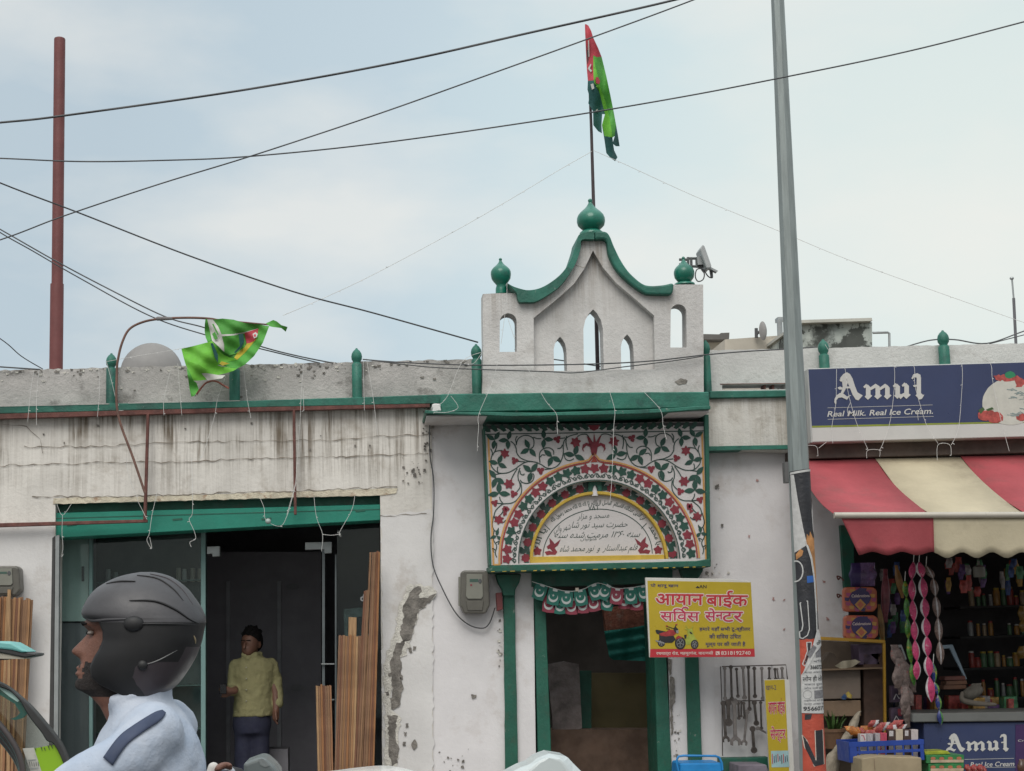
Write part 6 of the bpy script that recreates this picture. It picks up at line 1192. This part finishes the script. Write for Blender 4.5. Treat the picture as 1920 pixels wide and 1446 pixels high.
# ------------------------------------------------------------------ man in the shop doorway
SKIN = mat('skin', (.16, .078, .053), .55, .12, 14); HAIR = mat('hair', (.012, .011, .011), .9, .4, 60, 1.0, 90, spec=.15); SHY = mat('shirt_olive', (.27, .25, .125), .9, .1, 9, .6, 16, dark=(.19, .175, .08), dscale=9, damt=.5); TRN = mat('trousers_navy', (.022, .024, .05), .85, .2, 9)
YM = 13.05; SM = mpp(470, 1280, YM)
def pm(x, y, d=0.0): return at(*zt([(x, y)])[0], YM)+Vector((0, d, 0))
MAN = thing('person', 'man in a yellow shirt and dark trousers looking at a phone in the doorway', 'person', pm(250, 1900))
m = MB()
m.ball(pm(236, 808, -.005), .072, .090, .098, SKIN, 18, 12); m.ball(pm(226, 842, -.04), .05, .055, .06, SKIN, 14, 9)       # skull and jaw
m.limb([pm(216, 806, -.10), pm(211, 832, -.118)], [.009, .014], SKIN, 8)                                                    # nose
for x in (284,): m.ball(pm(x, 818, .0), .012, .025, .03, SKIN, 10, 7)
m.limb([pm(240, 840, .02), pm(246, 900, .03)], [.052, .058], SKIN, 12)
# hand with phone and hanging hand, five fingers each
def hand(m, w_, d, side, curl, L=.085):
    w_ = Vector(w_); d = Vector(d).normalized(); sd = Vector(side).normalized(); up_ = d.cross(sd)
    m.limb([w_-d*.02, w_+d*L*.55, w_+d*L], [.024, .030, .028], SKIN, 10)
    for k, (o, ln) in enumerate(((-.030, .062), (-.010, .075), (.010, .070), (.029, .055))):
        b = w_+d*L+sd*o*.9; p1 = b+d*ln*.45+up_*curl*ln*.25; p2 = p1+d*ln*.35*(1-curl)+up_*curl*ln*.5; m.limb([b-d*.015, p1, p2], [.0095, .009, .0075], SKIN, 8)
    t = w_+d*L*.35-sd*.028; m.limb([t, t+d*.035-sd*.022+up_*.01*curl, t+d*.065-sd*.026+up_*.025*curl], [.012, .011, .009], SKIN, 8)
hand(m, pm(365, 1128, -.03), (-.02, -.15, -1), (0, 1, 0), .35)
m.limb([pm(345, 990, .02), pm(362, 1060, .0), pm(366, 1130, -.03)], [.042, .038, .028], SKIN, 12)
hand(m, pm(160, 1045, -.20), (-.8, -.55, .12), (.1, -.2, .95), .75, .06); m.limb([pm(165, 1040, -.05), pm(160, 1045, -.20)], [.036, .027], SKIN, 12)
m.build('body', MAN, smooth=180, remesh=.0075)
m = MB(); m.ball(pm(243, 777, .014), .078, .092, .086, HAIR, 22, 14); m.ball(pm(264, 800, .045), .058, .062, .085, HAIR, 14, 9); q = random.Random(6)
for k in range(46):
    a_, e_ = q.uniform(0, 2*math.pi), q.uniform(.15, 1.25); d_ = Vector((math.cos(a_)*math.cos(e_), math.sin(a_)*math.cos(e_), math.sin(e_)))
    c_ = pm(243, 777, .014)+Vector((d_.x*.070, d_.y*.084, d_.z*.078)); m.limb([c_, c_+d_*.012+Vector((q.uniform(-.012, .012), -.006, .004))], [.013, .006], HAIR, 6)
m.build('hair', MAN, remesh=.0055, smooth=180)
m = MB()
for x, mt in ((206, HAIR), (232, HAIR)): m.limb([pm(x-9, 797, -.088 if x < 220 else -.098), pm(x+8, 796, -.098)], [.004, .004], mt, 6)
m.build('eyebrows', MAN)
m = MB()
m.loft([[pm(250, y, 0)+Vector((hw*math.cos(t), dp*math.sin(t), 0)) for t in [2*math.pi*j/28 for j in range(28)]] for y, hw, dp in ((874, .06, .06), (882, .095, .075), (892, .140, .092), (915, .165, .105), (950, .168, .115), (1010, .158, .12), (1080, .148, .125), (1150, .158, .13), (1174, .162, .13))], SHY)
m.limb([pm(340, 918, .02), pm(360, 985, .03), pm(374, 1060, .015), pm(374, 1108, -.01)], [.054, .050, .046, .046], SHY, 14)
m.limb([pm(164, 922, .0), pm(152, 985, .0), pm(150, 1036, -.03), pm(156, 1046, -.13)], [.054, .050, .047, .040], SHY, 14)
m.limb([pm(205, 868, -.05), pm(228, 884, -.095), pm(262, 868, -.05), pm(285, 862, .02)], [.022, .02, .022, .022], SHY, 10)
SHM = m.build('shirt', MAN, smooth=180, remesh=.011)
wt2 = bpy.data.textures.new('creases', 'CLOUDS'); wt2.noise_scale = .06; wt2.noise_depth = 2
dm2 = SHM.modifiers.new('folds', 'DISPLACE'); dm2.texture = wt2; dm2.strength = .020; dm2.mid_level = .5; dm2.texture_coords = 'LOCAL'
m = MB()
for y in (930, 985, 1040, 1095): m.ball(pm(222, y, -.128), .006, .004, .006, mat('button', (.4, .38, .3), .4), 8, 5)
m.build('buttons', MAN)
m = MB()
m.loft([[pm(245, y, 0)+Vector((hw*math.cos(t), dp*math.sin(t), 0)) for t in [2*math.pi*j/24 for j in range(24)]] for y, hw, dp in ((1160, .145, .12), (1215, .155, .125), (1260, .14, .12))], TRN)
for sx in (-1, 1): m.limb([pm(245+sx*36, 1250), pm(245+sx*46, 1560), pm(245+sx*48, 1850)], [.082, .068, .055], TRN, 14)
m.build('trousers', MAN, smooth=180, remesh=.014)
m = MB(); a = pm(112, 1028, -.29); m.box(a-Vector((.02, .006, .045)), a+Vector((.035, .006, .03)), mat('phone_black', (.01, .01, .012), .3)); solo('phone', m, 'dark phone held in the hand of the man in yellow', 'phone', bev=.004)

# ------------------------------------------------------------------ biker in front, riding to the left
YR = 4.3
def pv(x, y, lat=0.0): return at(x, y, YR)+Vector((0, lat, 0))
BIK = thing('person', 'biker in a dark grey helmet and pale blue shirt passing close by', 'person', pv(300, 1900))
def tab(T, y):
    for i in range(len(T)-1):
        if T[i][0] <= y <= T[i+1][0]:
            t = (y-T[i][0])/(T[i+1][0]-T[i][0]); t_ = t
            return [a+(b-a)*t_ for a, b in zip(T[i][1:], T[i+1][1:])]
    return list(T[0][1:] if y < T[0][0] else T[-1][1:])
BEARD = mat('beard', (.022, .016, .014), .8, .4, 60, .5, 140); SKB = mat('skin_biker', (.165, .074, .050), .62, .22, 14, .25, 90, dark=(.13, .055, .04), dscale=22, damt=.4)
HT = [(1108, 240, 315, .035), (1122, 200, 335, .06), (1145, 176, 348, .071), (1160, 166, 352, .074), (1172, 160, 354, .075), (1184, 166, 355, .074), (1200, 163, 355, .074), (1222, 158, 352, .073), (1240, 153, 346, .071), (1258, 150, 338, .066), (1275, 148, 326, .060), (1292, 150, 312, .052), (1306, 170, 300, .047), (1325, 188, 302, .052), (1360, 205, 320, .065)]
rings = []; N = 96; YS_ = [1108+i*2.0 for i in range(127)]
for y in YS_:
    xf, xb, hw = tab(HT, y); cx, a = (xf+xb)/2, (xb-xf)/2; r = []
    for j in range(N):
        ph = 2*math.pi*j/N; lat = -hw*math.sin(ph); cph = math.cos(ph); x = cx-a*(abs(cph)**.85*(1 if cph > 0 else -1))
        if cph > 0:
            g = lambda yc, sy, sl, am: am*math.exp(-((y-yc)/sy)**2)*math.exp(-(lat/sl)**2)
            x -= g(1223, 10.5, .019, 20)+g(1210, 11, .013, 12)+g(1198, 9, .011, 4)+g(1169, 8, .05, 5)+g(1252, 5, .022, 8)+g(1263, 5, .022, 8)+g(1285, 12, .03, 9)
            x += (math.exp(-((y-1187)/9)**2)*math.exp(-((abs(lat)-.033)/.016)**2))*7
        r.append(pv(x, y, lat))
    rings.append(r)
m = MB(); vs = [p for r in rings for p in r]; m.raw(vs, [], SKB); base_i = 0; kb = m.mi(BEARD)
for i in range(len(rings)-1):
    for j in range(N):
        y = YS_[i]; ph = 2*math.pi*(j+.5)/N; lat = abs(math.sin(ph)); front = math.cos(ph) > 0
        nb = noise.noise(Vector((rings[i][j].x*90, rings[i][j].y*90, rings[i][j].z*90))); e = nb*7
        bd = (y > 1270+e and y < 1312+e) or (y > 1240+e and lat > .5+nb*.1) or (y > 1212+e and lat > .78+nb*.08) or (1241+e*.5 < y < 1249+e*.5 and lat < .5 and nb > -.1) or y < 1140
        m.f.append((i*N+j, i*N+(j+1) % N, (i+1)*N+(j+1) % N, (i+1)*N+j)); m.m.append(kb if bd and y < 1306 else 0)
m.f.append(tuple(reversed(range(N)))); m.m.append(0)
m.build('body', BIK, smooth=180)
for s_ in (-1, 1): m = MB(); m.ball(pv(174, 1187, s_*.034), .009, .010, .0060, mat('eye_white', (.22, .19, .17), .3), 12, 8); m.ball(pv(171, 1187, s_*.034)+Vector((-.002, 0, 0)), .0058, .0055, .0048, HAIR, 10, 6); m.build('eye', BIK, smooth=180)
m = MB()
for s_ in (-1, 1): m.limb([pv(158, 1172, s_*.016), pv(159, 1168, s_*.034), pv(168, 1170, s_*.055)], [.003, .0045, .003], HAIR, 6)
m.build('eyebrows', BIK)
# helmet shell
HS = mat('helmet_grey', (.058, .057, .062), .52, .15, 7, .06, 90); HB = mat('helmet_black', (.010, .010, .011), .55, .1); HP = mat('helmet_plum', (.045, .037, .042), .45, .1)
HT2 = [(1073, 262, 290, .012, 0), (1076, 245, 305, .032, 0), (1082, 222, 322, .055, 0), (1092, 200, 338, .078, 0), (1105, 180, 353, .098, 0), (1120, 167, 365, .113, 0), (1136, 158, 376, .123, 0), (1148, 154, 382, .128, 0), (1156, 156, 385, .130, 0), (1162, 166, 386, .131, 186), (1168, 170, 386, .132, 198), (1185, 172, 382, .132, 206), (1200, 172, 379, .131, 206), (1215, 168, 374, .130, 200), (1232, 163, 367, .128, 188), (1250, 162, 357, .124, 178), (1268, 166, 345, .118, 180), (1282, 178, 334, .112, 196), (1294, 196, 320, .106, 222), (1303, 212, 306, .100, 244)]
_HS = spline([Vector((t[0], t[1], t[2])) for t in HT2], 8), spline([Vector((t[0], t[3]*1000, 0)) for t in HT2], 8)
def tabh(y):
    xe = tab(HT2, y)[3]
    for i in range(len(_HS[0])-1):
        a, b = _HS[0][i], _HS[0][i+1]
        if a.x <= y <= b.x: t = (y-a.x)/max(1e-6, b.x-a.x); return a.y+(b.y-a.y)*t, a.z+(b.z-a.z)*t, (_HS[1][i].y+(_HS[1][i+1].y-_HS[1][i].y)*t)/1000, xe
    return tab(HT2, y)
def hs(y, ph):
    xf, xb, hw, xe = tabh(y); cx, a = (xf+xb)/2, (xb-xf)/2; c = math.cos(ph); s_ = math.sin(ph)
    return pv(cx-a*(abs(c)**.92)*(1 if c > 0 else -1), y, -hw*(abs(s_)**.92)*(1 if s_ > 0 else -1))
m = MB(); NH = 64; YH = sorted(set([1073+i*2.5 for i in range(93)]))
rows = []
for y in YH:
    xf, xb, hw, xe = tabh(y); cx, a = (xf+xb)/2, (xb-xf)/2
    xe_ = xe if y >= 1162 else (xf+.15)
    ph0 = math.acos(max(-1, min(.9999, ((cx-xe_)/a)))) if y >= 1160 else .02
    ph0 = ph0**1.0
    rows.append([hs(y, ph0+(2*math.pi-2*ph0)*j/NH) for j in range(NH+1)])
vs = [p for r in rows for p in r]; m.raw(vs, [], HS); kB, kP = m.mi(HB), m.mi(HP)
for i in range(len(rows)-1):
    for j in range(NH):
        p = rows[i][j]; y = YH[i]; fr = abs(j/NH-.5)*2      # 0 at the back, 1 at the face opening
        lim = 1168
        k = 0 if y < lim else (kP if (y > 1238 and fr < .62) or (y > 1212 and fr < .30) else kB)
        m.f.append((i*(NH+1)+j, i*(NH+1)+j+1, (i+1)*(NH+1)+j+1, (i+1)*(NH+1)+j)); m.m.append(k)
m.f.append(tuple(range(NH))); m.m.append(0)
HOFF = -1
HEL = m.build('helmet', BIK, smooth=180)
mo = HEL.modifiers.new('t', 'SOLIDIFY'); mo.thickness = .014; mo.offset = HOFF
def hsurf(x, y, out=.004):
    xf, xb, hw, xe = tabh(y); cx, a = (xf+xb)/2, (xb-xf)/2; c = max(-1, min(1, (cx-x)/a)); s_ = math.sqrt(max(0, 1-abs(c)**2.17))
    return pv(x, y, -hw*s_-out)
def hline(pts, r, mt, name, out=.003):
    mb = MB(); P = sp2(pts, 6); k = len(P); mb.tube([hsurf(x, y, out) for x, y in P], [.72*r*(.3+.7*math.sin(math.pi*(i+.6)/(k+.2))) for i in range(k)], mt, 8); return mb.build(name, HEL, off=OFF[BIK], smooth=60)
hline([(255, 1128), (300, 1129), (335, 1143), (362, 1162), (378, 1170)], .0045, HB, 'vent'); hline([(205, 1096), (232, 1092), (262, 1092)], .004, HB, 'vent'); hline([(262, 1080), (300, 1086), (330, 1105), (350, 1128)], .0035, HB, 'vent'); hline([(285, 1077), (318, 1086), (345, 1106), (366, 1135)], .003, HP, 'vent')
hline([(160, 1156), (168, 1160), (185, 1164), (215, 1163), (250, 1162)], .006, HS, 'brim_rim', .002); hline([(255, 1171), (310, 1171), (378, 1172)], .003, HB, 'seam')
hline([(285, 1245), (310, 1236), (350, 1213)], .0022, mat('strap_grey', (.16, .16, .16), .5), 'strap_line', .001)
m = MB(); m.ball(hsurf(279, 1246, 0), .013, .008, .013, HB, 14, 8); m.build('rivet', HEL, off=OFF[BIK], smooth=180)
m = MB(); m.ball(hsurf(264, 1171, 0), .026, .012, .020, HB, 16, 8); m.build('hinge_cap', HEL, off=OFF[BIK], smooth=180)
hline([(368, 1192), (370, 1200), (370, 1207)], .004, mat('tail_sticker', (.30, .24, .14), .5), 'sticker', .002)
# shirt, trousers, strap
SHB = mat('shirt_blue', (.38, .45, .56), .9, .07, 6, .5, 11, col2=(.46, .50, .57), dark=(.34, .40, .51), dscale=4, damt=.2)
TT = [(1296, 215, 306, .055), (1306, 212, 314, .075), (1318, 214, 330, .11), (1335, 208, 345, .15), (1360, 196, 360, .185), (1390, 182, 374, .205), (1420, 172, 384, .21), (1460, 168, 391, .21), (1540, 172, 400, .20), (1680, 190, 405, .19), (1790, 200, 400, .19)]
m = MB()
m.loft([[pv((lambda c, xf, xb: (xf+xb)/2-(xb-xf)/2*c)(math.cos(t), *tab(TT, y)[:2]), y, -tab(TT, y)[2]*math.sin(t)) for t in [2*math.pi*j/40 for j in range(40)]] for y, *_ in TT], SHB)
for s_ in (-1, 1):
    P = [pv(300, 1372, s_*.15), pv(262, 1412, s_*.205), pv(195, 1448, s_*.225), pv(120, 1492, s_*.22), pv(60, 1540, s_*.20)]
    m.limb(spline(P, 4), [.082-.002*i for i in range(17)], SHB, 18)
m.limb([pv(214, 1326, -.035), pv(222, 1312, -.07), pv(262, 1298, -.085), pv(300, 1294, -.06), pv(312, 1294, 0), pv(300, 1294, .06), pv(250, 1302, .085), pv(216, 1320, .05)], [.020]*8, SHB, 12)
SHR = m.build('shirt', BIK, smooth=180, remesh=.011)
q = random.Random(2)
wt = bpy.data.textures.new('folds', 'CLOUDS'); wt.noise_scale = .13; wt.noise_depth = 2
dm = SHR.modifiers.new('folds', 'DISPLACE'); dm.texture = wt; dm.strength = .022; dm.mid_level = .5; dm.texture_coords = 'LOCAL'
m = MB(); NAV = mat('strap_navy', (.040, .055, .10), .8, .15, 8)
A = sp2([(262, 1346), (245, 1352), (205, 1378), (178, 1400), (150, 1440)], 6); B = sp2([(270, 1352), (262, 1366), (225, 1392), (196, 1416), (170, 1456)], 6); vs = []
for a, b in zip(A, B):
    for k in range(5): t = k/4; vs.append(at(a[0]*(1-t)+b[0]*t, a[1]*(1-t)+b[1]*t, 3.7)*1)
m.raw(vs, [(5*i+k, 5*i+k+1, 5*i+k+6, 5*i+k+5) for i in range(len(A)-1) for k in range(4)], NAV); ST = m.build('shoulder_strap', BIK, smooth=180)
# seat the strap on the shirt along the view of the street (+Y)
sw = ST.modifiers.new('wrap', 'SHRINKWRAP'); sw.wrap_method = 'PROJECT'; sw.use_project_y = True; sw.use_positive_direction = True; sw.use_negative_direction = False; sw.target = SHR; sw.offset = .005
so2 = ST.modifiers.new('t', 'SOLIDIFY'); so2.thickness = .002; so2.offset = 1
m = MB()
for s_ in (-1, 1): m.limb([pv(330, 1800, s_*.10), pv(170, 1890, s_*.16), pv(60, 1900, s_*.17), pv(90, 2200, s_*.17)], [.10, .085, .07, .055], TRN, 12)
m.build('trousers', BIK, smooth=180, remesh=.016)

# ------------------------------------------------------------------ electric rickshaw at the left edge
zr = Z(5.433, 0, 1180); YE = 5.6
ER = thing('electric_rickshaw', 'electric rickshaw nose with turquoise roof tip and dark framed windscreen at the left edge', 'rickshaw', at(-100, 1700, YE))
TQ = mat('roof_turquoise', (.16, .44, .42), .4, .08, 4); DKF = mat('screen_frame', (.030, .030, .030), .5, .2, 8); CRE = mat('roof_cream', (.40, .37, .30), .6, .1)
m = MB(); m.prism(zr([(-2200, 130), (0, 122), (110, 134), (180, 172), (285, 232), (220, 238), (120, 212), (0, 200), (-2200, 200)]), YE, .16, TQ); m.build('roof', ER, bev=.008, seg=2)
m = MB(); m.prism(zr([(-2200, 200), (0, 192), (120, 207), (200, 232), (300, 238), (372, 248), (362, 272), (260, 292), (0, 240), (-2200, 240)]), YE+.004, .15, DKF); m.build('roof_lining', ER, bev=.004)
m = MB(); m.prism(zr([(-2200, 240), (0, 236), (130, 252), (250, 290), (240, 303), (0, 300), (-2200, 300)]), YE+.012, .13, CRE); m.build('roof_trim', ER)
m = MB(); m.prism(zr([(-2200, 300), (0, 300), (90, 300), (0, 316), (-2200, 316)]), YE+.016, .12, mat('lining_brown', (.06, .035, .03), .7)); m.build('roof_beam', ER)
fo = sp2(zr([(-500, 420), (-200, 470), (0, 548), (100, 606), (210, 698), (310, 790), (400, 890), (470, 975), (540, 1062), (620, 1180), (680, 1320), (730, 1500), (760, 1800)]), 4); fi = sp2(zr([(-500, 440), (-200, 490), (0, 568), (100, 632), (200, 730), (270, 850), (340, 950), (420, 1050), (480, 1140), (545, 1170), (625, 1320), (680, 1500), (705, 1800)]), 4)
m = MB(); m.prism(fo+list(reversed(fi)), YE+.05, .05, DKF); m.build('screen_frame', ER, bev=.004)
m = MB(); m.prism(fi+zr([(300, 1800), (250, 1446), (200, 1290), (100, 1120), (0, 990), (-500, 700)]), YE+.07, .006, glass('screen_glass', (.70, .74, .72), .30)); m.build('windscreen', ER)
TF = mat('tint_teal', (.012, .10, .085), .3, .1, alpha=.85); TM = mat('tint_mint', (.36, .52, .48), .4, .08)
m = MB(); m.flat(zr([(-200, 500), (0, 575), (110, 640), (205, 735), (268, 800), (275, 865), (235, 905), (160, 925), (105, 915), (170, 890), (205, 850), (150, 760), (0, 670), (-200, 600)]), YE+.066, TF); m.flat(zr([(-200, 480), (0, 566), (110, 634), (212, 716), (180, 742), (100, 690), (0, 610), (-200, 540)]), YE+.064, TM); m.build('tint_strip', ER)
m = MB(); m.flat(zr([(345, 1216), (420, 1200), (572, 1172), (660, 1358), (590, 1420), (600, 1500), (440, 1500)]), YE+.064, mat('sticker_lime', (.24, .44, .012), .5, .05)); m.flat(zr([(230, 1214), (345, 1206), (440, 1500), (330, 1500)]), YE+.063, mat('sticker_white', (.46, .46, .42), .6, .15, 40))
for y in (1335, 1420): m.ribbon(zr([(285+(y-1335)*.3, y), (365+(y-1335)*.3, y-8)]), 1.5, YE+.060, GREYM)
for k, (x, y) in enumerate(((360, 1215), (420, 1200), (450, 1205), (490, 1185), (520, 1180))): m.ribbon(zr([(x, y), (x+8+k*3, y+30+(k*13 % 20))]), [2.2, .4], YE+.0605, BLACKP)
for k in range(5): m.ribbon(zr([(300+k*22, 1350), (306+k*22, 1400-(k*7 % 13))]), .9, YE+.060, BLACKP)
m.build('sticker', ER)
m = MB(); TBR = mat('tube_dark', (.055, .045, .045), .45, .2)
for d in (0, 42, 84): m.tube([at(*p, YE+.02+.0006*d) for p in sp2(zr([(-120, 850+d*1.2), (0, 980+d*1.5), (100, 1110+d*1.4), (170, 1230+d*1.2), (215, 1350+d), (240-d*.3, 1500), (250-d*.3, 1800)]), 4)], .011, TBR, 8)
m.build('wiper_tubes', ER, smooth=60)
m = MB(); m.prism(zr([(-2200, 1750), (900, 1750), (950, 2300), (-2200, 2300)]), YE+.02, .9, TQ); m.prism(zr([(-2200, 300), (-2000, 300), (-2000, 1750), (-2200, 1750)]), YE+.05, .05, DKF); m.build('cowl', ER, bev=.02)

# ------------------------------------------------------------------ vehicles cut by the lower edge
zb = Z(4.8, 380, 1380); YBk = 5.0
MC = thing('motorbike', 'grey motorbike fairing with a dark handlebar at the bottom edge behind the biker', 'motorbike', at(480, 1700, YBk))
VG = mat('fairing_grey', (.13, .15, .15), .35, .12, 6)
m = MB(); m.prism(zb([(368, 262), (380, 244), (450, 218), (522, 192), (570, 214), (640, 275), (680, 330), (720, 700), (380, 700)]), YBk, .22, VG); m.flat(zb([(500, 212), (540, 204), (610, 268), (560, 282), (520, 262)]), YBk-.002, mat('fairing_pale', (.20, .22, .22), .3)); m.build('fairing', MC, bev=.018, seg=3)
m = MB(); m.tube([at(*p, YBk-.02) for p in zb([(90, 330), (200, 300), (330, 330), (420, 420)])], .014, mat('grip_black', (.016, .015, .018), .6), 10); m.build('handlebar', MC, smooth=60)
m = MB(); m.limb([at(*p, YBk-.045) for p in zb([(180, 305), (232, 300), (262, 330)])], [.017, .015, .013], mat('lever_chrome', (.5, .5, .52), .2, metal=.9), 8); m.build('brake_lever', MC, smooth=60)
RID = thing('person', 'hand with pale cuff of another rider on a dark handlebar at the bottom', 'person', at(395, 1700, YBk))
m = MB(); hz = lambda x, y, d=0: at(*zb([(x, y)])[0], YBk-.03)+Vector((0, d, 0))
m.limb([hz(60, 420), hz(95, 330), hz(130, 300)], [.018, .015, .014], SKB, 12)
for k, (x, y) in enumerate(((150, 268), (180, 252), (208, 243), (232, 240))): m.limb([hz(125+k*8, 292, -.012*k), hz(x, y, -.012*k), hz(x+30, y+14, -.014-.012*k), hz(x+32, y+44, -.012*k)], [.0085, .008, .0075, .0065], SKB, 8)
m.limb([hz(130, 310, .02), hz(170, 312, .026), hz(200, 320, .02)], [.011, .010, .009], SKB, 8); m.build('body', RID, smooth=180, remesh=.005)
m = MB(); m.limb([hz(70, 420), hz(88, 330), hz(97, 288)], [.019, .018, .017], mat('cuff_white', (.55, .53, .50), .8), 12); m.build('sleeve', RID, smooth=60)
WC = thing('car', 'bright white car roof curving up at the bottom edge below the peeling plaster', 'car', at(700, 1800, 6.4)); WP = mat('car_white', (.74, .74, .72), .3, .03, 3, coat=.4)
rr = []
for k, (dy, lift) in enumerate(((-1.15, 34), (-1.0, 16), (-.7, 6), (-.35, 1), (-.1, 0), (0, 3))):
    rr.append([at(x, y+lift, 6.2)+Vector((0, dy, 0)) for x, y in sp2([(470, 1640), (530, 1490), (590, 1450), (640, 1440), (690, 1434), (722, 1432.5), (755, 1437), (800, 1452), (845, 1490), (890, 1640)], 6)])
m = MB(); n_ = len(rr[0]); m.raw([p for r in rr for p in r], [(i*n_+j, i*n_+j+1, (i+1)*n_+j+1, (i+1)*n_+j) for i in range(len(rr)-1) for j in range(n_-1)]+[tuple(range(n_)), tuple(reversed(range((len(rr)-1)*n_, len(rr)*n_)))], WP); m.build('roof', WC, smooth=180)
m = MB(); m.prism([(420, 1740), (900, 1740), (960, 1860), (360, 1860)], 5.3, .9, mat('car_glass', (.03, .035, .04), .15)); m.build('window', WC)
zw = Z(10.667, 940, 1380); YSC = 5.6
SCO = thing('scooter', 'pale white scooter front cowl peaking at the bottom edge before the shrine door', 'scooter', at(1030, 1800, YSC)); SW = mat('scooter_white', (.50, .55, .55), .35, .04, 3, coat=.3)
A = zw([(-100, 900), (240, 704), (400, 622), (570, 562), (720, 440), (850, 388), (960, 350), (1280, 402), (1340, 440), (1420, 530), (1580, 690), (1800, 900), (1900, 1400), (-200, 1400)]); B = zw([(80, 900), (520, 720), (600, 640), (760, 500), (860, 452), (960, 440), (1160, 452), (1240, 520), (1300, 600), (1400, 760), (1500, 900), (1500, 1400), (60, 1400)])
k = min(len(A), len(B)); A2, B2 = A, B[:6]+[B[5]]+B[6:]
m = MB(); RA = [at(*p, YSC) for p in A2]; RB_ = [at(*p, YSC-.05) for p in B2]; RC = [p+Vector((0, .18, 0)) for p in RA]
m.loft([RC, RA, RB_], SW); m.build('front_cowl', SCO, bev=.008, seg=2)
m = MB(); m.prism(zw([(500, 1400), (1400, 1400), (1500, 3200), (400, 3200)]), YSC+.02, .3, SW); m.build('leg_shield', SCO)
